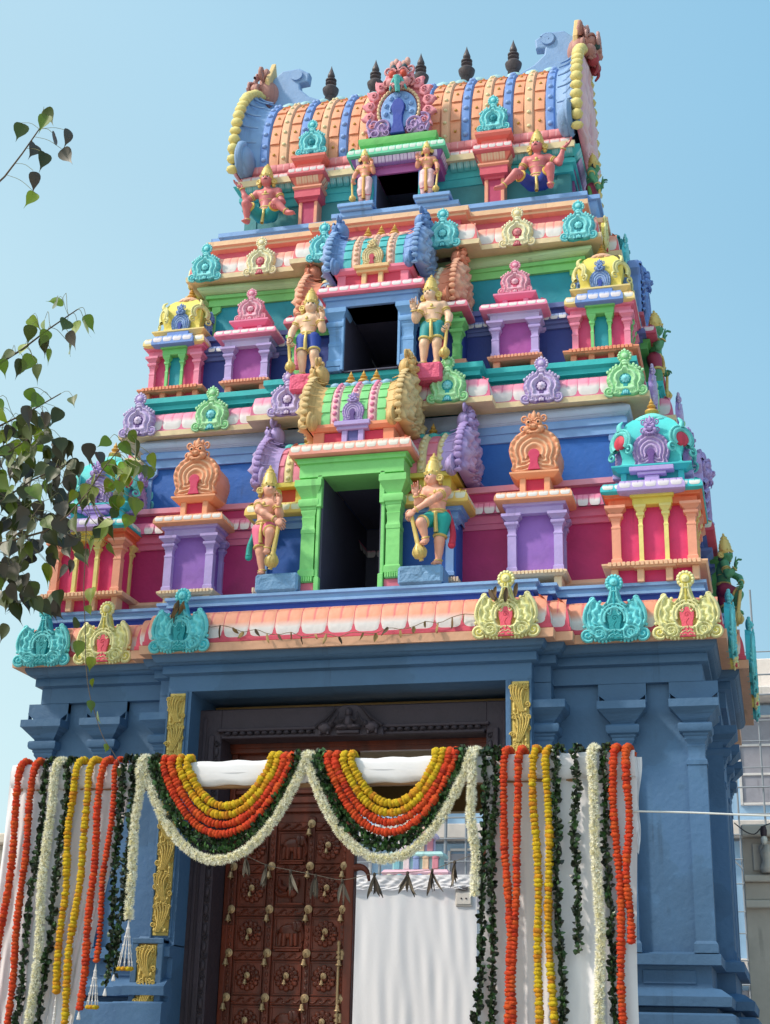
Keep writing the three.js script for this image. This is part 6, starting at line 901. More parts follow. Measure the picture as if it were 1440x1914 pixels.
const st2L = mirrored(st2R, 'guardian_statue', '#2446a8', '#e07a9a'); st2L.position.set(-0.62, 7.612, -0.17); tag(st2L, 'cream-skinned guardian statue in dark blue shorts to the left of the middle doorway', 'statue');
const lean = { hr: 0.067, head: [-0.03, 0.815, 0.05], yaw: -0.55, sh: [[-0.085, 0.7, 0.03], [0.085, 0.7, 0]], waist: [0.012, 0.535, 0.01], hip: [[-0.035, 0.44, 0.02], [0.06, 0.44, 0]], knee: [[-0.1, 0.36, 0.16], [0.035, 0.235, 0.02]], ank: [[-0.065, 0.215, 0.12], [0.02, 0.04, -0.01]], toe: [[-0.075, 0.165, 0.17], [0.005, 0.014, 0.06]], elb: [[-0.145, 0.555, 0.06], [0.02, 0.575, 0.17]], hand: [[-0.155, 0.63, 0.14], [-0.155, 0.465, 0.19]], curl: [0.7, 0.7], point: [1, 0], hdir: [[-0.1, 1, 0.1], [-0.7, -0.6, 0.1]], hn: [[0.2, 0, 1], [-0.5, -0.5, -0.3]] };
const st1R = statue('guardian_statue', lean, { skin: '#eaa891', cloth: '#13a39c', trim: '#e0c070', sash: '#cf2b4c', hair: '#b8944a' }, { crown: 0.215, hem: 0.72, mace: [[-0.18, 0.42, 0.18], [-0.115, 0.1, 0.13], 0.062, 0.018], sash: [[[0.09, 0.53, -0.04], [0.13, 0.4, -0.03], [0.15, 0.28, 0], [0.145, 0.19, 0.02]]] });
st1R.position.set(0.79, 5.472, 0.27);
tag(st1R, 'pink-skinned guardian statue in teal shorts, one foot on his mace, right of the lowest doorway', 'statue');
const st1L = mirrored(st1R, 'guardian_statue', '#e86f96', '#16a09c'); st1L.position.set(-0.79, 5.472, 0.27); tag(st1L, 'pink-skinned guardian statue in pink shorts with teal sash left of the lowest doorway', 'statue');
for (const [st, x] of [[st1L, -0.64], [st1R, 0.67]]) { void st; const b = T('statue_block', bx(x - 0.2, x + 0.2, 5.3, 5.472, 0.05, 0.36, 0.02), C.stoneBlue); void b; }
for (const s of [-1, 1]) T('statue_block', bx(s * 0.5, s * 0.75, 7.43, 7.612, -0.4, -0.03, 0.02), C.stonePink);
const sit = { hr: 0.068, head: [0.005, 0.63, 0.05], yaw: -0.12, sh: [[-0.12, 0.49, 0], [0.12, 0.49, 0]], waist: [0, 0.315, 0.0], hip: [[-0.06, 0.185, 0.01], [0.06, 0.185, 0.01]], knee: [[-0.19, 0.2, 0.24], [0.165, 0.24, 0.22]], ank: [[-0.33, 0.05, 0.25], [0.16, 0.05, 0.16]], toe: [[-0.4, 0.02, 0.27], [0.165, 0.016, 0.23]], elb: [[-0.19, 0.33, 0.03], [0.235, 0.4, 0.03]], hand: [[-0.185, 0.235, 0.2], [0.29, 0.56, 0.06]], curl: [0.6, 0.25], hdir: [[0.1, -0.5, 0.8], [0.75, 0.55, 0.1]], hn: [[0, -1, -0.4], [-0.3, 0.9, 0.4]] };
const st3R = statue('seated_giant_statue', sit, { skin: '#cf7276', cloth: '#22379a', trim: '#d9b44e', sash: '#22379a', hair: '#d9b860' }, { crown: 0.19, seated: 1, hem: 0.62, moustache: 1 });
st3R.position.set(1.515, 9.965, -1.17); tag(st3R, 'crowned moustached seated statue in dark blue shorts under the right roof end', 'statue');
const st3L = mirrored(st3R, 'seated_giant_statue', '#16929a'); st3L.position.set(-1.515, 9.965, -1.17); tag(st3L, 'crowned moustached seated statue in teal shorts under the left roof end', 'statue');
const small = { ...stand, hr: 0.044, yaw: -0.1, head: [0, 0.575, 0.03], sh: [[-0.07, 0.48, 0.005], [0.07, 0.48, 0]], waist: [0, 0.36, 0.005], hip: [[-0.032, 0.31, 0], [0.032, 0.31, 0]], knee: [[-0.036, 0.17, 0.02], [0.036, 0.17, 0.02]], ank: [[-0.036, 0.03, 0], [0.036, 0.03, 0]], toe: [[-0.042, 0.012, 0.055], [0.042, 0.012, 0.055]], elb: [[-0.1, 0.39, 0.03], [0.115, 0.385, 0.015]], hand: [[-0.09, 0.455, 0.075], [0.125, 0.3, 0.05]], hdir: [[0, 1, 0.1], [0.05, -1, 0.2]] };
const st4R = statue('small_guardian_statue', small, { skin: '#e39a80', cloth: '#eec3cc', trim: '#d9728c', sash: '#27a3ae', hair: '#3a2426' }, { crown: 0.115, dhoti: 1, moustache: 1, cell: 0.006, mace: [[0.13, 0.27, 0.06], [0.115, 0.06, 0.07], 0.036, 0.01], sash: [[[-0.06, 0.36, -0.03], [-0.08, 0.2, -0.02], [-0.075, 0.06, 0]]] });
st4R.position.set(0.345, 10.045, -1.02); tag(st4R, 'small guardian statue in pleated white and pink dhoti right of the topmost doorway', 'statue');
const st4L = mirrored(st4R, 'small_guardian_statue'); st4L.position.set(-0.345, 10.045, -1.02); tag(st4L, 'small guardian statue in pleated white and pink dhoti left of the topmost doorway', 'statue');
// green statues on the right face, seen from the side
function greenOne(x, y, z, sc, ry, label, pose) {
  const g = grp('green_statue', scene);
  for (const ch of pose.children) { let m = ch.material; if (ch.name === 'body') m = paint('#4f9468', { rough: 0.5 }); if (ch.name === 'hair') m = paint('#2a2c3c'); if (ch.name === 'shorts') m = paint('#9a3050'); if (ch.name === 'sash') m = paint('#5f9a4a'); mesh(ch.name, ch.geometry, m, g); }
  g.position.set(x, y, z); g.scale.setScalar(sc); g.rotation.y = ry; tag(g, label, 'statue'); return g;
}
greenOne(3.17, 5.3, -1.62, 0.92, Math.PI / 2, 'green-skinned statue on the right side of the lowest painted storey above the cyan crests', st1R);
greenOne(2.63, 7.695, -1.5, 1.0, Math.PI / 2, 'green-skinned statue on the right side of the middle storey behind the lilac crest', st2R);
greenOne(2.03, 9.965, -1.7, 0.86, Math.PI / 2, 'green-skinned crowned statue on the right side just under the barrel roof', st2L);
// ---------------------------------------------------------------- cloth-covered frame and its garlands
const clothMat = new THREE.MeshPhysicalMaterial({ color: lin('#eeebef'), roughness: 0.85, side: THREE.DoubleSide, transmission: 0.2, thickness: 0, bumpMap: plaster, bumpScale: 0.001 });
const ZF = 1.22;
function clothPanel(xa0, xb0, xa1, xb1, yT, yB, z, seed, amp = 0.032) { // left/right edges at top and bottom
  const nx = 120, ny = 60, r = rng(seed), f = Array.from({ length: 9 }, (_, q) => [r() * 6.28, q < 3 ? 3 + r() * 8 : 12 + r() * 60, q < 3 ? 1.2 : 0.25 + r() * 0.6]), pos = [], idx = [];
  for (let j = 0; j <= ny; j++) for (let i = 0; i <= nx; i++) {
    const u = i / nx, t = j / ny, x0 = lerp(xa0, xa1, t), x1 = lerp(xb0, xb1, t); let d = 0; f.forEach(([p, k, a], q) => { d += a * Math.sin(p + k * (u + (0.04 + 0.02 * q) * t * Math.sin(q * 2 + t * 3)) * 1.3) / 3; }); d += 0.25 * Math.sin(t * 26 + u * 9 + 3 * Math.sin(u * 11)) * Math.sin(u * 5 + seed) * t;
    pos.push(lerp(x0, x1, u) + 0.01 * Math.sin(t * 9 + u * 7), lerp(yT, yB, t) + 0.008 * d * t, z + amp * d * (0.25 + 1.0 * Math.sqrt(t)));
  }
  for (let j = 0; j < ny; j++) for (let i = 0; i < nx; i++) { const a = j * (nx + 1) + i; idx.push(a, a + nx + 1, a + 1, a + 1, a + nx + 1, a + nx + 2); }
  const g = new THREE.BufferGeometry(); g.setAttribute('position', new THREE.Float32BufferAttribute(pos, 3)); g.setIndex(idx); g.computeVertexNormals(); return g;
}
{
  const g = tag(grp('garland_frame', scene), 'white cloth-wrapped frame of posts and crossbeam standing before the temple doorway', 'frame');
  const tb = (x0, x1, seed) => { const n = 40, m = 14, pos = [], idx = [], r = rng(seed), ph = r() * 6; for (let i = 0; i <= n; i++) for (let k = 0; k <= m; k++) { const x = lerp(x0, x1, i / n), a = k / m * 2 * Math.PI, ry = 0.095 + 0.006 * Math.sin(i * 1.3 + ph + Math.sin(k)) + 0.004 * Math.sin(i * 0.41 + k), rz = 0.06 + 0.004 * Math.sin(i * 0.9 + k), c = Math.cos(a), s = Math.sin(a), sq = 1 / Math.pow(Math.pow(Math.abs(c), 9) + Math.pow(Math.abs(s), 9), 1 / 9); pos.push(x, 3.545 + ry * s * sq - 0.012 * Math.sin(Math.PI * i / n), ZF - 0.02 + rz * c * sq); } for (let i = 0; i < n; i++) for (let k = 0; k < m; k++) { const a = i * (m + 1) + k; idx.push(a, a + m + 1, a + 1, a + 1, a + m + 1, a + m + 2); } const q = new THREE.BufferGeometry(); q.setAttribute('position', new THREE.Float32BufferAttribute(pos, 3)); q.setIndex(idx); q.computeVertexNormals(); return q; };
  mk('beam_wrap', tb(-2.52, 0, 3), clothMat, g); mk('beam_wrap', tb(0, 2.53, 4), clothMat, g);
  mk('pole', bx(-2.5, 2.5, 3.425, 3.455, ZF - 0.06, ZF), paint('#9a7450'), g);
  for (const x of [-2.47, -2.08, 1.75, 2.44]) mk('post', xf(new THREE.CylinderGeometry(0.035, 0.035, 3.5, 12), M(x, 1.72, ZF - 0.11)), paint('#8d6a4a'), g);
  mk('cloth_panel', clothPanel(-2.55, -1.43, -2.56, -1.98, 3.6, 0.45, ZF + 0.0, 9), clothMat, g);
  mk('cloth_panel', clothPanel(1.42, 2.53, 1.36, 2.47, 3.6, 0.45, ZF + 0.0, 21), clothMat, g);
  mk('cloth_corner', [clothPanel(2.46, 2.57, 2.47, 2.53, 3.6, 2.9, ZF - 0.03, 5, 0.012)], clothMat, g);
  mk('tie_string', tube([[2.5, 3.2, ZF], [2.9, 3.195, 1.15], [3.5, 3.18, 1.05], [4.2, 3.2, 0.95]], 0.007, 20, 6), paint('#f1eff0'), g);
}
// flowers
const marigoldGeo = [1, 2, 3].map((s) => { const g = new THREE.SphereGeometry(1, 18, 11), p = g.attributes.position, r = rng(s * 17); for (let i = 0; i < p.count; i++) { const x = p.getX(i), y = p.getY(i), z = p.getZ(i), a = Math.atan2(z, x), k = 1 + 0.10 * Math.sin(a * 9 + s) * Math.sin(y * 7 + s) + 0.09 * Math.sin(a * 17 + y * 11) + 0.08 * Math.sin(y * 16 + a * 3); p.setXYZ(i, x * k, y * 0.66 * k, z * k); } void r; return join([mergeVertices(g)]); });
const marMat = { orange: ['#f0480c', '#f65a10', '#e63c0a', '#f0480c', '#f65210', '#c23008'], yellow: ['#fbb808', '#fdc70c', '#f6a404', '#fbb808', '#fdc20c', '#d98a06'] };
Object.keys(marMat).forEach((k) => { marMat[k] = marMat[k].map((c) => paint(c, { rough: 0.85, bump: 0.006 })); });
const curveOf = (pts) => new THREE.CatmullRomCurve3(pts.map((p) => V(...p)), false, 'centripetal');
function marigolds(g, pts, kind, r0 = 0.0285, step = 0.029, seed = 1, swapAt = null) {
  const c = curveOf(pts), L = c.getLength(), n = Math.floor(L / step), r = rng(seed);
  for (let i = 0; i < n; i++) {
    const t = (i + 0.5) / n, p = c.getPointAt(t), d = c.getTangentAt(t), m = mesh('marigold', marigoldGeo[Math.floor(r() * 3)], marMat[kind][Math.floor(r() * 5.25)], g);
    m.position.set(p.x + rr(-0.002, 0.002, r), p.y, p.z + rr(-0.002, 0.002, r)); m.quaternion.setFromUnitVectors(V(0, 1, 0), d); m.rotateY(r() * 6); const s = r0 * rr(0.86, 1.14, r); m.scale.set(s * rr(0.94, 1.06, r), s * rr(0.85, 1.15, r), s * rr(0.94, 1.06, r)); m.rotateX(rr(-0.3, 0.3, r)); m.rotateZ(rr(-0.3, 0.3, r));
  }
}
function florets(pts, rad, seed, dens = 620, cols = ['#f4f0df', '#f8f4e4', '#efe8c6']) {   // tuberose string: small pointed white blooms packed round a cord
  const c = curveOf(pts), L = c.getLength(), n = Math.floor(L * dens), r = rng(seed), pos = [], col = [], cc = cols.map(lin), fr = c.computeFrenetFrames(60), q = V();
  for (let i = 0; i < n; i++) {
    const t = r(), p = c.getPointAt(t), f = Math.floor(t * 60), N = fr.normals[f], B = fr.binormals[f], T0 = fr.tangents[f], a = r() * 6.283, R = rad * rr(0.75, 1.12, r), k = cc[Math.floor(r() * cc.length)];
    const o = N.clone().multiplyScalar(Math.cos(a)).addScaledVector(B, Math.sin(a)), ax = o.clone().addScaledVector(T0, rr(-0.5, 0.5, r)).normalize(), u = q.set(rr(-1, 1, r), rr(-1, 1, r), rr(-1, 1, r)).cross(ax).normalize().clone(), v = new THREE.Vector3().crossVectors(ax, u), base = p.clone().addScaledVector(ax, R * 0.35), w = rad * rr(0.22, 0.34, r);
    for (let e = 0; e < 5; e++) { const b0 = e * 1.2566, b1 = b0 + 0.62, tip = base.clone().addScaledVector(ax, R * 0.7).addScaledVector(u, Math.cos(b0) * w * 1.5).addScaledVector(v, Math.sin(b0) * w * 1.5), s1 = base.clone().addScaledVector(ax, R * 0.35).addScaledVector(u, Math.cos(b1) * w * 0.6).addScaledVector(v, Math.sin(b1) * w * 0.6), s2 = base.clone().addScaledVector(ax, R * 0.35).addScaledVector(u, Math.cos(b0 - 0.62) * w * 0.6).addScaledVector(v, Math.sin(b0 - 0.62) * w * 0.6); for (const z of [base, s2, tip, base, tip, s1]) { pos.push(z.x, z.y, z.z); col.push(k.r, k.g, k.b); } }
  }
  const g = new THREE.BufferGeometry(); g.setAttribute('position', new THREE.Float32BufferAttribute(pos, 3)); g.setAttribute('color', new THREE.Float32BufferAttribute(col, 3)); g.computeVertexNormals(); return g;
}
const flowerMat = new THREE.MeshPhysicalMaterial({ vertexColors: true, roughness: 0.8, side: THREE.DoubleSide }), leafVC = new THREE.MeshPhysicalMaterial({ vertexColors: true, roughness: 0.42, side: THREE.DoubleSide, clearcoat: 0.25, clearcoatRoughness: 0.4 });
function leafString(pts, rad, seed, dens = 210, cols = ['#14200f', '#1d2f15', '#25401c', '#101a0e', '#2f5226']) {   // folded dark leaves on a cord
  const c = curveOf(pts), L = c.getLength(), n = Math.floor(L * dens), r = rng(seed), pos = [], col = [], cc = cols.map(lin);
  for (let i = 0; i < n; i++) {
    const t = clamp(i / n + rr(-0.003, 0.003, r)), p = c.getPointAt(t), k = cc[Math.floor(r() * cc.length)], bunch = 0.75 + 0.35 * Math.sin(t * L * 60 + seed), ln = rr(0.035, 0.07, r) * rad / 0.04, w = ln * rr(0.32, 0.5, r);
    const e = new THREE.Euler(rr(-1.2, 1.2, r), r() * 6.28, rr(-1.6, 1.6, r)), m = new THREE.Matrix4().makeRotationFromEuler(e), f = (x, y, z) => V(x, y, z).applyMatrix4(m).add(p).add(V(rr(-1, 1, r) * 0, 0, 0)), off = rad * 0.3 * bunch;
    const a = f(0, off * 0.2, 0), b = f(0, ln, 0.006), m0 = f(0, ln * 0.5, -0.006), s1 = f(w, ln * 0.42, w * 0.5), s2 = f(-w, ln * 0.42, w * 0.5), s3 = f(w * 0.7, ln * 0.75, w * 0.4), s4 = f(-w * 0.7, ln * 0.75, w * 0.4);
    for (const z of [a, s1, m0, m0, s1, s3, m0, s3, b, a, m0, s2, m0, s4, s2, m0, b, s4]) { pos.push(z.x, z.y, z.z); col.push(k.r, k.g, k.b); }
  }
  const g = new THREE.BufferGeometry(); g.setAttribute('position', new THREE.Float32BufferAttribute(pos, 3)); g.setAttribute('color', new THREE.Float32BufferAttribute(col, 3)); g.computeVertexNormals(); return g;
}
const hook = (x, lean, yB, zz = 0.085, wob = 0.01, bend = 0.035) => { const z = ZF + zz, p = [[x + bend, 3.6, ZF - 0.09], [x + bend * 0.8, 3.66, ZF - 0.03], [x + bend * 0.35, 3.66, ZF + 0.05], [x, 3.6, z]]; const n = 7; for (let i = 1; i <= n; i++) { const t = i / n; p.push([x + lean * t + 0.012 * Math.sin(t * 5 + x * 31) + wob * Math.sin(i * 1.7 + x * 9), lerp(3.6, yB, t), z + 0.006 * Math.sin(i * 2 + x * 5)]); } return p; };
function tassel(g, x, y, z, len, ring) { // white thread ends with small marigolds below
  const th = []; const n = 9; for (let k = 0; k < n; k++) { const a = k / n * 6.283, q = 0.012 + ring * 0.95; th.push(tube([[x, y, z], [x + Math.cos(a) * q * 0.45, y - len * 0.5, z + Math.sin(a) * q * 0.3], [x + Math.cos(a) * q, y - len, z + Math.sin(a) * q * 0.6]], 0.0035, 8, 4)); for (let j = 0; j < 5; j++) th.push(sph(lerp(x, x + Math.cos(a) * q, (j + 1) / 5.5), y - len * (j + 1) / 5.5, lerp(z, z + Math.sin(a) * q * 0.6, (j + 1) / 5.5), 0.006, 1, 1.6, 1, 5)); }
  mk('thread_tassel', th, paint('#e9e6ea'), g).userData.kind = 'stuff';
  if (ring > 0) for (let k = 0; k < 8; k++) { const a = k / 8 * 6.283, m = mesh('marigold', marigoldGeo[k % 3], marMat.yellow[k % 3], g); m.position.set(x + Math.cos(a) * ring, y - len - 0.015, z + Math.sin(a) * ring * 0.6); m.scale.setScalar(0.022); }
}
const YB = 1.35;
const ordw = ['first', 'second', 'third', 'fourth', 'fifth', 'sixth'];
const cnt = {};
function strand(kind, side, x, lean, yB, extra) {
  const k = kind + side, i = cnt[k] = (cnt[k] ?? 0) + 1, w = ordw[i - 1], where = side === 'L' ? 'left' : 'right', g = grp(kind === 'leaf' ? 'leaf_garland' : kind === 'white' ? 'tuberose_garland' : 'marigold_garland', scene), pts = hook(x, lean, yB, kind === 'leaf' ? 0.075 : 0.085);
  if (kind === 'leaf') { mk('leaves', leafString(pts, 0.034, Math.round(x * 100) + 500), leafVC, g).userData.kind = 'stuff'; mk('cord', tube(pts, 0.006, 40, 5), paint('#2a3a1e'), g); tag(g, `dark green leaf strand hanging down the ${where} white cloth, ${w} leaf strand from the left`, 'garland', `leaf strands on the ${where} cloth`); }
  else if (kind === 'white') { mk('florets', florets(pts, 0.041, Math.round(x * 100) + 700), flowerMat, g).userData.kind = 'stuff'; mk('cord', tube(pts, 0.018, 40, 6), paint('#e2ddc4'), g); tag(g, extra?.label ?? `white tuberose strand hanging down the ${where} white cloth`, 'garland', 'white tuberose strands'); }
  else { marigolds(g, pts, kind, extra?.r ?? 0.03, 0.029, Math.round(x * 100) + 900); mk('cord', tube(pts, 0.006, 40, 5), paint('#7a3a12'), g); tag(g, `${kind} marigold strand hanging down the ${where} white cloth, ${w} ${kind} strand from the left`, 'garland', `${kind} marigold strands on the ${where} cloth`); }
  const e = pts[pts.length - 1]; if (extra?.tassel) tassel(g, e[0], e[1] - 0.01, e[2], ...extra.tassel);
  return g;
}
strand('orange', 'L', -2.42, -0.01, YB); strand('orange', 'L', -2.29, -0.015, YB);
strand('leaf', 'L', -2.195, -0.02, YB); strand('white', 'L', -2.1, -0.015, YB); strand('leaf', 'L', -2.0, -0.02, YB);
strand('yellow', 'L', -1.915, -0.01, 1.87, { tassel: [0.25, 0] }); strand('yellow', 'L', -1.8, -0.015, 1.62, { tassel: [0.1, 0] });
strand('orange', 'L', -1.685, -0.02, 1.755, { tassel: [0.06, 0.0] }); strand('orange', 'L', -1.58, -0.01, 2.1, { tassel: [0.3, 0.035], r: 0.0255 });
strand('leaf', 'L', -1.505, 0.0, 1.92, { tassel: [0.05, 0] }); strand('leaf', 'L', -1.425, 0.0, 2.02, { tassel: [0.04, 0] });
strand('white', 'L', -1.365, 0.012, 2.42, { tassel: [0.34, 0.05], label: 'short white tuberose strand with thread tassel at the left doorway jamb' });
strand('white', 'R', 1.325, 0.02, 2.6, { label: 'short white tuberose strand where the right swag ends' });
strand('leaf', 'R', 1.415, -0.05, YB); strand('leaf', 'R', 1.5, -0.035, YB);
strand('orange', 'R', 1.57, 0.03, YB); strand('orange', 'R', 1.68, -0.06, YB);
strand('yellow', 'R', 1.79, 0.02, YB); strand('yellow', 'R', 1.88, 0.04, YB);
strand('leaf', 'R', 1.955, 0.0, YB); strand('leaf', 'R', 2.095, 0.0, 2.2);
strand('white', 'R', 2.22, 0.03, YB); strand('leaf', 'R', 2.31, 0.04, YB);
strand('orange', 'R', 2.385, 0.0, YB); strand('orange', 'R', 2.47, -0.005, 2.27);
// swags between the posts
function swag(xa, xb, yb, za) { const p = [[xa, 3.6, ZF - 0.09], [xa, 3.665, ZF - 0.02], [xa + 0.0, 3.65, ZF + 0.06]]; const n = 14, k = 2.9, c0 = Math.cosh(k / 2); for (let i = 0; i <= n; i++) { const t = i / n; p.push([lerp(xa, xb, t), 3.6 - (3.6 - yb) * (1 - (Math.cosh(k * (t - 0.5)) - 1) / (c0 - 1)), ZF + 0.07 + za * Math.sin(Math.PI * t)]); } p.push([xb, 3.65, ZF + 0.06], [xb, 3.665, ZF - 0.02], [xb, 3.6, ZF - 0.09]); return p; }
for (const [side, x0, x1] of [['left', -1.34, 0.0], ['right', 0.03, 1.3]]) {
  const m = (x0 + x1) / 2, w = (x1 - x0) / 2; void m;
  for (const [kind, a, b, y, o] of [['yellow', 0.56, 0.46, 3.27, 'inner'], ['yellow', 0.455, 0.37, 3.2, 'outer'], ['orange', 0.35, 0.28, 3.13, 'inner'], ['orange', 0.25, 0.19, 3.055, 'outer']]) {
    const g = grp('marigold_swag', scene), pts = swag(x0 + w * a * 0.98, x1 - w * b * 0.9, y, 0.01); marigolds(g, pts, kind, 0.0315, 0.029, Math.round(y * 1000) + (side === 'left' ? 1 : 2)); mk('cord', tube(pts, 0.006, 50, 5), paint('#7a3a12'), g);
    tag(g, `${o} of the two ${kind} marigold swags looped under the ${side} half of the crossbeam`, 'garland', 'marigold swags on the crossbeam');
  }
  { const g = grp('leaf_swag', scene); for (const [a, b, y, s] of [[0.165, 0.125, 2.985, 1], [0.1, 0.075, 2.93, 2]]) { const pts = swag(x0 + w * a, x1 - w * b, y, 0.0); mk('leaves', leafString(pts, 0.036, 40 + s + (side === 'left' ? 0 : 9), 210, ['#1b2b14', '#27421d', '#36582a', '#16220f', '#48703a']), leafVC, g).userData.kind = 'stuff'; mk('cord', tube(pts, 0.005, 50, 5), paint('#2a3a1e'), g); } tag(g, `dark green leaf swag above the white swag on the ${side} half of the crossbeam`, 'garland', 'leaf swags on the crossbeam'); }
  { const g = grp('tuberose_swag', scene), pts = swag(x0, x1, 2.86, 0.015); mk('florets', florets(pts, 0.042, side === 'left' ? 61 : 62, 660), flowerMat, g).userData.kind = 'stuff'; mk('cord', tube(pts, 0.018, 60, 6), paint('#e2ddc4'), g); tag(g, `white tuberose swag, lowest of the ${side} half of the crossbeam`, 'garland', 'tuberose swags on the crossbeam'); }
}
// string of dried leaf bunches across the doorway
const dryMats = ['#6d6257', '#85796c', '#5c5048', '#94897c'].map((c) => paint(c, { rough: 0.8, side: THREE.DoubleSide }));
function dryLeaf(len, w, r) { const n = 6, pos = [], idx = [], b = rr(-0.3, 0.3, r), tw = rr(-1, 1, r); for (let i = 0; i <= n; i++) { const t = i / n, ww = w * Math.sin(Math.PI * Math.min(1, t * 0.94 + 0.06)) ** 0.7, y = -len * t, a = tw * t; for (const s of [-1, 0, 1]) pos.push(s * ww * Math.cos(a) + b * len * t * t, y, s * ww * Math.sin(a) + (s ? w * 0.5 : 0)); } for (let i = 0; i < n; i++) for (let s = 0; s < 2; s++) { const q = i * 3 + s; idx.push(q, q + 3, q + 1, q + 1, q + 3, q + 4); } const g = new THREE.BufferGeometry(); g.setAttribute('position', new THREE.Float32BufferAttribute(pos, 3)); g.setIndex(idx); g.computeVertexNormals(); return join([g]); }
{
  const g = tag(grp('dried_leaf_toran', scene), 'string of dried grey-brown leaf bunches hanging across the temple doorway', 'leaf string'), r = rng(77);
  const S = [[-1.2, 3.12], [-0.87, 3.02], [-0.685, 2.945], [-0.465, 2.9], [-0.243, 2.86], [-0.01, 2.82], [0.265, 2.87], [0.547, 2.88], [0.754, 2.9], [0.942, 2.965], [1.2, 3.05]];
  mk('string', tube(S.map(([x, y]) => [x, y + 0.02, 0.1]), 0.003, 40, 4), paint('#8d8378'), g);
  S.slice(1, -1).forEach(([x, y], i) => { const b = grp('leaf_bunch', g, x, y + 0.02, 0.1); mk('knot', [sph(0, -0.01, 0, 0.014, 1, 1.4, 1, 7), tube([[0, 0, 0], [0.004, -0.02, 0.003], [0, -0.05, 0]], 0.006, 5, 5)], dryMats[2], b); const n = 7; for (let k = 0; k < n; k++) { const m = mesh('leaf', dryLeaf(rr(0.12, 0.2, r), rr(0.011, 0.018, r), r), dryMats[(i < 5 ? 1 : 0) + Math.floor(r() * 3)], b); m.position.y = -0.02; m.rotation.set(rr(-0.25, 0.25, r), r() * 6.28, rr(-0.4, 0.4, r)); } });
}
// withered leaves strung along the lowest cornice
{
  const g = tag(grp('withered_leaf_string', scene), 'withered brown leaves strung along the orange lotus cornice above the doorway', 'leaf string'), r = rng(91), pts = [];
  for (let i = 0; i <= 26; i++) { const t = i / 26, x = lerp(-1.4, 1.42, t), y = 5.03 - 0.2 * Math.sin(Math.PI * t) + 0.02 * Math.sin(i * 2.3); pts.push([x, y, 0.475 + 0.05 * Math.sin(Math.PI * t)]); }
  mk('string', tube(pts, 0.003, 60, 4), paint('#8a7350'), g);
  const wm = ['#6b5030', '#8a6a3e', '#54402a', '#9c8050'].map((c) => paint(c, { rough: 0.8, side: THREE.DoubleSide }));
  pts.forEach((p) => { if (r() < 0.12) return; const m = mesh('leaf', dryLeaf(rr(0.06, 0.12, r), rr(0.013, 0.022, r), r), wm[Math.floor(r() * 4)], g); m.position.set(p[0], p[1], p[2] + 0.01); m.rotation.set(rr(-0.5, 0.3, r), r() * 6.28, rr(-0.7, 0.7, r)); });
  for (const x of [-1.45, -1.4, 1.36, 1.5]) for (let k = 0; k < 3; k++) { const m = mesh('leaf', dryLeaf(0.13, 0.02, r), wm[k % 4], g); m.position.set(x + rr(-0.06, 0.06, r), 5.17 + rr(-0.06, 0.03, r), 0.585); m.rotation.set(0, r() * 6, rr(-0.6, 0.6, r)); }
}
// ---------------------------------------------------------------- behind the gateway
{
  const g = tag(grp('curtain', scene), 'plain white curtain hung across the court behind the open doorway', 'curtain');
  mk('cloth', clothPanel(-2.9, -0.68, -2.9, -0.6, 3.86, 0.02, -9.02, 33, 0.014), clothMat, g); mk('header', clothPanel(-2.9, -0.68, -2.9, -0.67, 3.89, 3.68, -8.97, 35, 0.02), clothMat, g); mk('rope', tube([[-3.0, 3.88, -9], [-1.8, 3.87, -9], [-0.3, 3.88, -9]], 0.008, 16, 5), paint('#d9d5d0'), g);
  const b = tag(grp('switch_box', scene), 'small pale switch box fixed at the right edge of the white curtain', 'box');
  b.position.set(-0.9, 0.5, -4.5);
  mk('case', bx(-0.07, 0.18, 2.95, 3.26, -4.56, -4.48, 0.012), paint('#cfc8c4'), b); mk('cover', [bx(-0.05, 0.16, 2.98, 3.14, -4.485, -4.47, 0.005)], paint('#d8d2ce'), b); mk('screws', [sph(0.02, 3.06, -4.47, 0.014), sph(0.09, 3.06, -4.47, 0.014)], paint('#6b6260'), b); mk('cable_loop', [tube([[-0.03, 3.22, -4.47], [0.05, 3.2, -4.46], [0.14, 3.22, -4.47]], 0.008, 10, 5), tube([[-0.02, 3.19, -4.47], [0.06, 3.17, -4.46], [0.12, 3.19, -4.47]], 0.006, 10, 5)], paint('#4a4246'), b);
}
const wallM = paint('#cbbfb4', { rough: 0.85 }), wallM2 = paint('#d8cdc2', { rough: 0.85 });
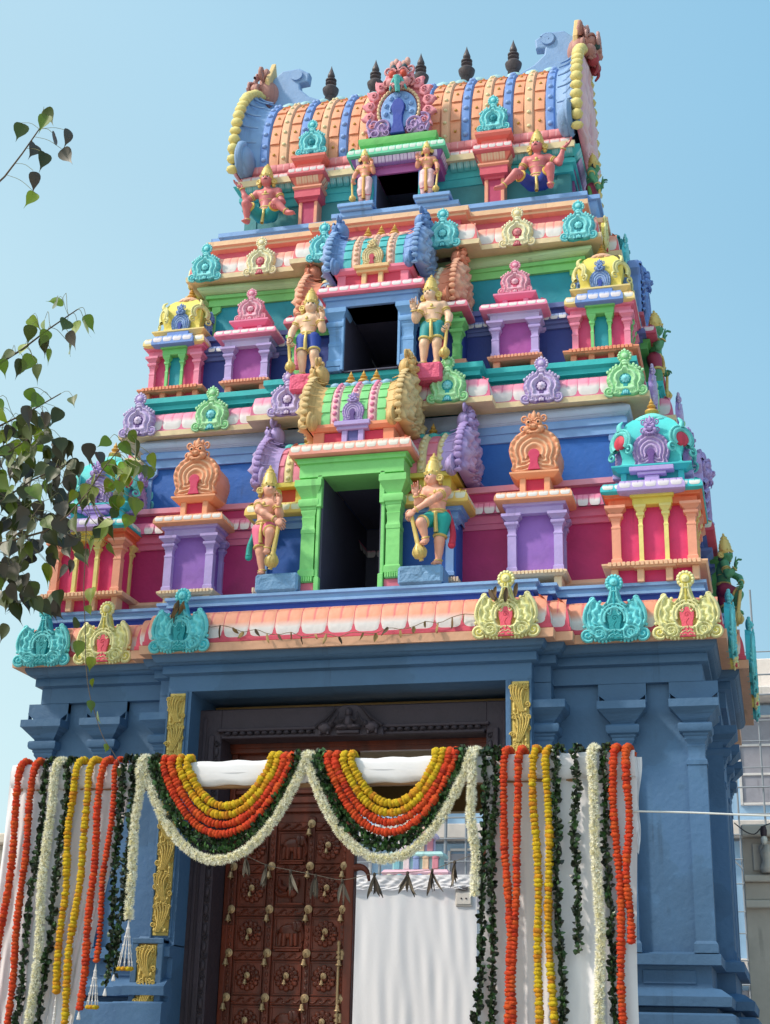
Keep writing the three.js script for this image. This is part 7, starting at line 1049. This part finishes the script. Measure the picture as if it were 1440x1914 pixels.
for (const s of [1, -1]) {
  const g = tag(grp('boundary_wall', scene), s > 0 ? 'pale plastered boundary wall with moulded coping to the right of the tower' : 'pale plastered boundary wall with moulded coping to the left of the tower', 'wall'), x0 = 3.16, x1 = 16, b = (a, c, y0, y1, z0, z1, cc) => bx(s * a, s * c, y0, y1, z0, z1, cc);
  mk('wall', b(x0, x1, 0, 3.0, -4.2, -3.95), wallM, g); mk('coping', b(x0, x1, 3.7, 3.82, -4.3, -3.82, 0.015), wallM2, g); mk('parapet', b(x0, x1, 3.3, 3.7, -4.2, -3.98), wallM, g); mk('string_course', b(x0, x1, 3.24, 3.31, -4.25, -3.86, 0.01), wallM2, g); mk('string_course', b(x0, x1, 3.06, 3.24, -4.22, -3.92, 0.01), wallM, g); mk('string_course', b(x0, x1, 2.98, 3.06, -4.25, -3.88, 0.01), wallM2, g);
  for (let k = 0; k < 10; k++) mk('parapet_panel', b(x0 + 0.1 + k * 1.3, x0 + 1.2 + k * 1.3, 3.36, 3.64, -4.0, -3.955, 0.012), wallM2, g);
  for (let k = 0; k < 5; k++) mk('scroll_bracket', [xf(lathe([[0, 0], [0.07, 0], [0.09, 0.05], [0.06, 0.12], [0.08, 0.2], [0.04, 0.28], [0, 0.3]], 14), M(s * (3.42 + k * 2.6), 3.33, -3.88)), spiral(s * (3.42 + k * 2.6), 3.56, -3.9, 0.09, 1.4, 0, s, 0.03)], wallM2, g);
}
{
  const g = tag(grp('festoon_bulb', scene), 'small dark-capped light bulb on a thin wire above the right boundary wall', 'light bulb');
  mk('cap', xf(lathe([[0, 0.1], [0.025, 0.1], [0.035, 0.06], [0.03, 0], [0, 0]], 12), M(3.39, 3.68, -3.7)), paint('#3a2630'), g); mk('glass', sph(3.39, 3.64, -3.7, 0.035, 1, 1.4, 1, 12), paint('#e9e4dc', { rough: 0.2 }), g); mk('wire', tube([[3.1, 3.82, -3.72], [3.22, 3.72, -3.7], [3.3, 3.7, -3.7], [3.39, 3.78, -3.7], [3.7, 3.86, -3.7]], 0.006, 20, 5), paint('#3a3034'), g);
}
// glazed building under scaffolding
{
  const g = tag(grp('glazed_building', scene), 'unfinished pale concrete building with blue glazing standing far behind the tower', 'building'), z = -16, glassM = paint('#a3c6e6', { rough: 0.25, map: null }), conc = paint('#e6dcd8', { rough: 0.85 }), dark = paint('#a3a2b0');  // distance haze is put into these lighter, greyer colours
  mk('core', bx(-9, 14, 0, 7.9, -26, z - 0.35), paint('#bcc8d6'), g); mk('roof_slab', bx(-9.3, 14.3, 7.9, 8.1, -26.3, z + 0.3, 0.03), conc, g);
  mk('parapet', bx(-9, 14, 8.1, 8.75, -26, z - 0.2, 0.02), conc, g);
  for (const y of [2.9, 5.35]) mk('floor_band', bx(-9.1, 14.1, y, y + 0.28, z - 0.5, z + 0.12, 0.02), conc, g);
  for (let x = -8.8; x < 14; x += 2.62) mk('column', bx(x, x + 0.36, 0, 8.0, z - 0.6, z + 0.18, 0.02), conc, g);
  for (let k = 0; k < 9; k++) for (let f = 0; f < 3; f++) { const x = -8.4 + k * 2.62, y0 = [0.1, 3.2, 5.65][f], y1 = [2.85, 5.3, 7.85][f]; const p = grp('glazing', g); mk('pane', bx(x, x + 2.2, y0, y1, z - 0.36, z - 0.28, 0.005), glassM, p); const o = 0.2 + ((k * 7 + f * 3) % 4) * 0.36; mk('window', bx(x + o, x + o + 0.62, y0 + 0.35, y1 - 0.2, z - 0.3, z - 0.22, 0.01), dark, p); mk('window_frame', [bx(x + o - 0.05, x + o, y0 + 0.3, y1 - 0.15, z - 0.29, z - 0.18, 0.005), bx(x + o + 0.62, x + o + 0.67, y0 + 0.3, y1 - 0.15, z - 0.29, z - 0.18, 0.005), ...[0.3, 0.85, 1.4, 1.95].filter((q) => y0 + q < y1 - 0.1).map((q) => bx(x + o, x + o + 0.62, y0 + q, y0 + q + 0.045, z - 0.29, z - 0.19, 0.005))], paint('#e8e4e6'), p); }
  const s = tag(grp('scaffolding', scene), 'grid of thin scaffold poles standing in front of the far glazed building', 'scaffolding'), pole = paint('#8d939e', { rough: 0.5 });
  const up = new THREE.CylinderGeometry(0.03, 0.03, 10.2, 6), al = new THREE.CylinderGeometry(0.018, 0.018, 23, 6), r = rng(8);
  for (let x = -8.8; x < 14; x += 0.42) { const m = mesh('upright', up, pole, s); m.position.set(x + rr(-0.06, 0.06, r), 5.1 - rr(0, 0.9, r), -15.1); m.rotation.z = rr(-0.012, 0.012, r); m.scale.x = m.scale.z = rr(0.55, 1.1, r); }
  for (let y = 0.6; y < 9; y += 0.42) { const m = mesh('ledger', al, pole, s); m.position.set(2.6, y + rr(-0.05, 0.05, r), -15.05); m.rotation.z = Math.PI / 2 + rr(-0.004, 0.004, r); m.scale.x = m.scale.z = rr(0.6, 1, r); }
  for (let k = 0; k < 14; k++) { const m = mesh('brace', new THREE.CylinderGeometry(0.016, 0.016, 3.2, 6), pole, s); m.position.set(-8 + k * 1.6, 2 + (k % 3) * 2.4, -15.0); m.rotation.z = (k % 2 ? 1 : -1) * 0.8; }
}
// little shrine tower beyond the doorway
{
  const g = tag(grp('small_shrine_tower', scene), 'small pastel stepped shrine tower seen through the open doorway under the swag', 'shrine tower'), x = -2.3, z = -12, cols = ['#b9cbe4', '#e2b4c6', '#a5d0d4', '#c6b9de', '#ecc8b8'];  // storey colours paled, with distance haze put into them
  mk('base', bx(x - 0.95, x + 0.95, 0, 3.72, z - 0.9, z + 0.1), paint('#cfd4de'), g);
  for (let f = 0; f < 5; f++) {
    const w = 0.62 - f * 0.105, y = 3.72 + f * 0.3, pl = rect(x - w, x + w, z - 2 * w + 0.4, z - f * 0.06);
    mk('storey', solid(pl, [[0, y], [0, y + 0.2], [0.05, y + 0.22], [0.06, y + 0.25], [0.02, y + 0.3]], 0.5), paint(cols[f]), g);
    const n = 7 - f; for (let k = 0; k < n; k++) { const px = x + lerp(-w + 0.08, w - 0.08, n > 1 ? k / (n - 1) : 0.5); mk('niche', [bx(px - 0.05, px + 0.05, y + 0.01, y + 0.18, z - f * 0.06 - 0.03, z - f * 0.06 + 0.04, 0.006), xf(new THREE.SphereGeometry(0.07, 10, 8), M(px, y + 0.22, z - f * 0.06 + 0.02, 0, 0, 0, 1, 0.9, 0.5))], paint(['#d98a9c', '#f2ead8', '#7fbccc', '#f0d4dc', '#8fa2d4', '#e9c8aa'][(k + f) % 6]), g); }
  }
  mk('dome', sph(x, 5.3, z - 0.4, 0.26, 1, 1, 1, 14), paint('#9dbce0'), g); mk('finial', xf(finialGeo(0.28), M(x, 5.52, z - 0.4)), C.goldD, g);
}
// ---------------------------------------------------------------- peepal tree reaching in from the left
{
  const g = tag(grp('peepal_tree', scene), 'leafy tree with heart-shaped leaves reaching in from the left edge', 'tree'), bark = paint('#5d5148', { rough: 0.9 }), twigM = paint('#6d5c4c', { rough: 0.85 }), r = rng(404);
  mk('trunk', taperTube([[-7.2, 0, 1.2], [-7.1, 2.4, 1.25], [-6.9, 4.6, 1.3], [-6.8, 6.6, 1.3], [-6.5, 9.2, 1.3]], 0.3, 0.12, 20, 12), bark, g);
  const leafGeo = [0, 1, 2].map((v) => { // heart-shaped blade with a long drip tip, folded along its midrib, petiole at the origin
    const half = [[0, 0], [0.17, 0.04], [0.34, -0.02], [0.43, -0.16], [0.43, -0.34], [0.34, -0.58], [0.18, -0.8], [0.07, -0.96], [0.025, -1.12], [0, -1.36]], pos = [], idx = [], fold = [0.16, 0.3, 0.05][v], curl = [0.12, -0.1, 0.25][v];
    half.forEach(([x, y]) => { const z = curl * y * y; for (const q of [-1, -0.5, 0, 0.5, 1]) pos.push(x * q, y + (Math.abs(q) > 0.7 ? 0 : 0.01), z + fold * Math.abs(x * q) - (q ? 0 : 0.01)); });
    for (let i = 0; i + 1 < half.length; i++) for (let k = 0; k < 4; k++) { const a = i * 5 + k; idx.push(a, a + 5, a + 1, a + 1, a + 5, a + 6); }
    const q = new THREE.BufferGeometry(); q.setAttribute('position', new THREE.Float32BufferAttribute(pos, 3)); q.setIndex(idx); q.computeVertexNormals();
    return join([q]);
  });
  const lm = [['#343c12', 0.25], ['#465412', 0.4], ['#688018', 0.6], ['#4a443a', 0.15], ['#87981e', 0.65]].map(([c, t]) => new THREE.MeshPhysicalMaterial({ color: lin(c), roughness: 0.48, side: THREE.DoubleSide, transmission: t * 0.8, thickness: 0 }));  // shaded undersides dark, backlit blades yellow-green: the light is put into the colour
  const petioles = [];
  let count = 0;
  function leaf(x, y, z, size, bright) {  // bright leaves take the painted backlit tones
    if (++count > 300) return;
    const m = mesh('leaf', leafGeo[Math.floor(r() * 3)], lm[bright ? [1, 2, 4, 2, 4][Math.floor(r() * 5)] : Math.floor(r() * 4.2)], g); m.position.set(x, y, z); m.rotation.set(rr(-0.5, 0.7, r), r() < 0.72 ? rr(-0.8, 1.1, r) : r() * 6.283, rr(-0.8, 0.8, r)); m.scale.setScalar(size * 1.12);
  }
  const nodes = [];
  const stalk = (x, y, z) => { let b = null; for (const p of nodes) { const d = Math.hypot(p[0] - x, p[1] - y, (p[2] - z) * 0.5) - (p[1] > y ? 0.05 : 0); if (!b || d < b[0]) b = [d, p]; } const p = b[1]; petioles.push(tube([[x, y, z], [lerp(x, p[0], 0.35), y + 0.06, lerp(z, p[2], 0.35)], [lerp(x, p[0], 0.75), lerp(y, p[1], 0.75) + 0.03, lerp(z, p[2], 0.75)], p], 0.0026, 8, 4)); };
  const branch = (pts, r0, r1, n = 16) => { const c = curveOf(pts); for (let k = 30; k <= 100; k += 2) { const p = c.getPointAt(k / 100); nodes.push([p.x, p.y, p.z]); } return mk('branch', taperTube(pts, r0, r1, n, 6), r0 > 0.03 ? bark : twigM, g); };
  function twigLeaves(pts, n, spread, size, bright) { // leaves on long stalks along a twig
    const c = curveOf(pts);
    for (let i = 0; i < n; i++) { const t = lerp(0.12, 1, (i + 0.5) / n), p = c.getPointAt(t), a = r() * 6.283, ln = rr(0.05, 0.11, r), q = [p.x + Math.cos(a) * ln * spread, p.y + rr(-0.07, 0.05, r), p.z + Math.sin(a) * ln * spread]; petioles.push(tube([[p.x, p.y, p.z], [lerp(p.x, q[0], 0.6), p.y + 0.02, lerp(p.z, q[2], 0.6)], q], 0.0022, 5, 4)); leaf(...q, size * rr(0.75, 1.15, r), bright); }
  }
  const Zt = 1.5, P = (a, dz = 0) => a.map(([x, y], i) => [x, y, Zt + dz * i / a.length]);
  const A = P([[-6.8, 7.6], [-5.0, 8.20], [-4.1, 8.5], [-3.51, 8.89], [-3.21, 9.14], [-3.02, 9.41], [-2.86, 9.68]]); branch(A, 0.03, 0.006);
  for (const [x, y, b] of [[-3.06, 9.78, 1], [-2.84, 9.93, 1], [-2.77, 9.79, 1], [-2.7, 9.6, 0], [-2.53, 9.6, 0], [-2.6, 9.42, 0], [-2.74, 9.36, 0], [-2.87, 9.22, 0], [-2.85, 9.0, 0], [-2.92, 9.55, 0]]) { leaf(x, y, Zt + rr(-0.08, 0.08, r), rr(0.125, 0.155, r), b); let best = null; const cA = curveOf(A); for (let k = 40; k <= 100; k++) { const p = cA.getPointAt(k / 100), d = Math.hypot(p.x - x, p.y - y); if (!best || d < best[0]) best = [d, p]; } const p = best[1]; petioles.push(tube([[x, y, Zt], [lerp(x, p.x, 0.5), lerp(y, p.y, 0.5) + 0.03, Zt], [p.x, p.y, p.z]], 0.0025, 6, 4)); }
  const B = P([[-6.8, 6.3], [-5.0, 6.90], [-4.0, 6.8], [-3.26, 7.08], [-2.96, 7.21], [-2.67, 7.39], [-2.42, 7.58], [-2.25, 7.68]]); branch(B, 0.035, 0.005);
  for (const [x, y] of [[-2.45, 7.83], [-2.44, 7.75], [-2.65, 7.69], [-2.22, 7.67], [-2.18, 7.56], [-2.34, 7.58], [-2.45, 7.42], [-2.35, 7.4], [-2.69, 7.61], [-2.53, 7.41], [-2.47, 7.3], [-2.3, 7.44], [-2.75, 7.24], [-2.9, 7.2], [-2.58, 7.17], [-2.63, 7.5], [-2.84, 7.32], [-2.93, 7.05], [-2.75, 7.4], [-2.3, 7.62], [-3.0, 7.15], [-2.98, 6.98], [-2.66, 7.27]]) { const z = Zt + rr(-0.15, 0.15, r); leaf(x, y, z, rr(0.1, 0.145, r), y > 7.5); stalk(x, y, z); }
  const big = [[[-6.8, 5.7], [-5.0, 6.30], [-3.9, 6.3], [-3.18, 6.45], [-2.88, 6.58], [-2.58, 6.7], [-2.3, 6.84]], [[-6.8, 4.9], [-5.0, 5.50], [-3.8, 5.55], [-3.07, 5.69], [-2.79, 5.91], [-2.51, 6.09], [-2.25, 6.2]], [[-6.8, 4.6], [-5.0, 5.20], [-3.7, 5.1], [-3.01, 5.2], [-2.73, 5.37], [-2.45, 5.55], [-2.27, 5.78]], [[-6.8, 5.4], [-5.0, 6.00], [-3.7, 6.15], [-3.02, 6.08], [-2.63, 5.85], [-2.36, 5.66], [-2.12, 5.56]], [[-6.8, 6.0], [-5.0, 6.60], [-3.8, 6.5], [-3.2, 6.3], [-2.8, 6.25], [-2.5, 6.4]]];
  for (const b of big) { const q = P(b, rr(-0.3, 0.3, r)); branch(q, 0.032, 0.005); twigLeaves(q.slice(2), 22, 1.9, 0.135, false); }
  const poly = [[-2.92, 6.86], [-2.62, 6.9], [-2.22, 6.6], [-2.3, 6.22], [-2.25, 5.85], [-2.36, 5.56], [-2.45, 5.2], [-2.7, 5.06], [-3.1, 5.0], [-3.2, 6.8]];
  const inside = (x, y) => { let c = false; for (let i = 0, j = poly.length - 1; i < poly.length; j = i++) { const [a, b] = poly[i], [d, e] = poly[j]; if ((b > y) !== (e > y) && x < (d - a) * (y - b) / (e - b) + a) c = !c; } return c; };
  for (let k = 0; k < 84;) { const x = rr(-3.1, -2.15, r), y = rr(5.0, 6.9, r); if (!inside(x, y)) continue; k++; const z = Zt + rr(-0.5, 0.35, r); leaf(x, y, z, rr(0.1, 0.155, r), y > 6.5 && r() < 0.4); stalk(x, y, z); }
  const Dd = P([[-6.8, 4.8], [-5.0, 5.35], [-3.6, 5.35], [-2.64, 5.51], [-2.3, 5.59], [-2.03, 5.81], [-1.86, 6.09], [-1.68, 6.32]]); branch(Dd, 0.03, 0.004, 22);
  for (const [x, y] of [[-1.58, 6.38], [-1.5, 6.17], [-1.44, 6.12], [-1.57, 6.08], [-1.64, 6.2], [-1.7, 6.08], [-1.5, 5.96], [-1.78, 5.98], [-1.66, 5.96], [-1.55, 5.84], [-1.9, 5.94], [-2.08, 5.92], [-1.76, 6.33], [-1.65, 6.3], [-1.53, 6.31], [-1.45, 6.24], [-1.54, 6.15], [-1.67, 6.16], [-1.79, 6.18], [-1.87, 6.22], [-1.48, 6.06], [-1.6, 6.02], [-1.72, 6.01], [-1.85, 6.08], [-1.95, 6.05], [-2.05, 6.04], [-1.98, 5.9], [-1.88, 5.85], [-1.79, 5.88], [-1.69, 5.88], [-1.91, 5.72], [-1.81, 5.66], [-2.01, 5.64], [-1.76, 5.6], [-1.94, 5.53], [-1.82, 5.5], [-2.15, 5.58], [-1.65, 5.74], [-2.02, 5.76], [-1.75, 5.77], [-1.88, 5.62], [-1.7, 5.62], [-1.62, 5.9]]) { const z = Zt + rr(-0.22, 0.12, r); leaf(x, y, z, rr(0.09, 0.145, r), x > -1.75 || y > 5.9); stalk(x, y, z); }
  const Vn = P([[-1.95, 5.6], [-1.93, 5.34], [-1.92, 5.06], [-1.87, 4.69], [-1.84, 4.42], [-1.78, 4.15], [-1.73, 4.02], [-1.63, 3.8], [-1.52, 3.66], [-1.45, 3.56]], -0.05); mk('hanging_shoot', taperTube(Vn, 0.0045, 0.003, 40, 5), twigM, g);
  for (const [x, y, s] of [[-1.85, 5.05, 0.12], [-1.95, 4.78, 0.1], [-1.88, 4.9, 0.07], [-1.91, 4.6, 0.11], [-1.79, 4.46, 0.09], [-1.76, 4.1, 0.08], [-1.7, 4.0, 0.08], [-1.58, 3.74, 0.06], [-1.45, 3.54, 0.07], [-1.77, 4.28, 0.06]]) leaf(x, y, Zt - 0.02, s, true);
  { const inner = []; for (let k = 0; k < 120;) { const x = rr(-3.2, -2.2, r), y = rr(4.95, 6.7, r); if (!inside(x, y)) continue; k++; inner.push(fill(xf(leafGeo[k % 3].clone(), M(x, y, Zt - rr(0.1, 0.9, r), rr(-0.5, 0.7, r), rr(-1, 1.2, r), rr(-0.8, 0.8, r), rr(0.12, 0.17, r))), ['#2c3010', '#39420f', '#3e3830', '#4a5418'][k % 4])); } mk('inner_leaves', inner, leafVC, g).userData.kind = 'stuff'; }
  mk('petioles', petioles, paint('#8a8a5a'), g).userData.kind = 'stuff';
}
camera.far = 2000; camera.updateProjectionMatrix();
scene.traverse((o) => { if (o.userData && o.userData._) delete o.userData._; });
renderer.render(scene, camera);
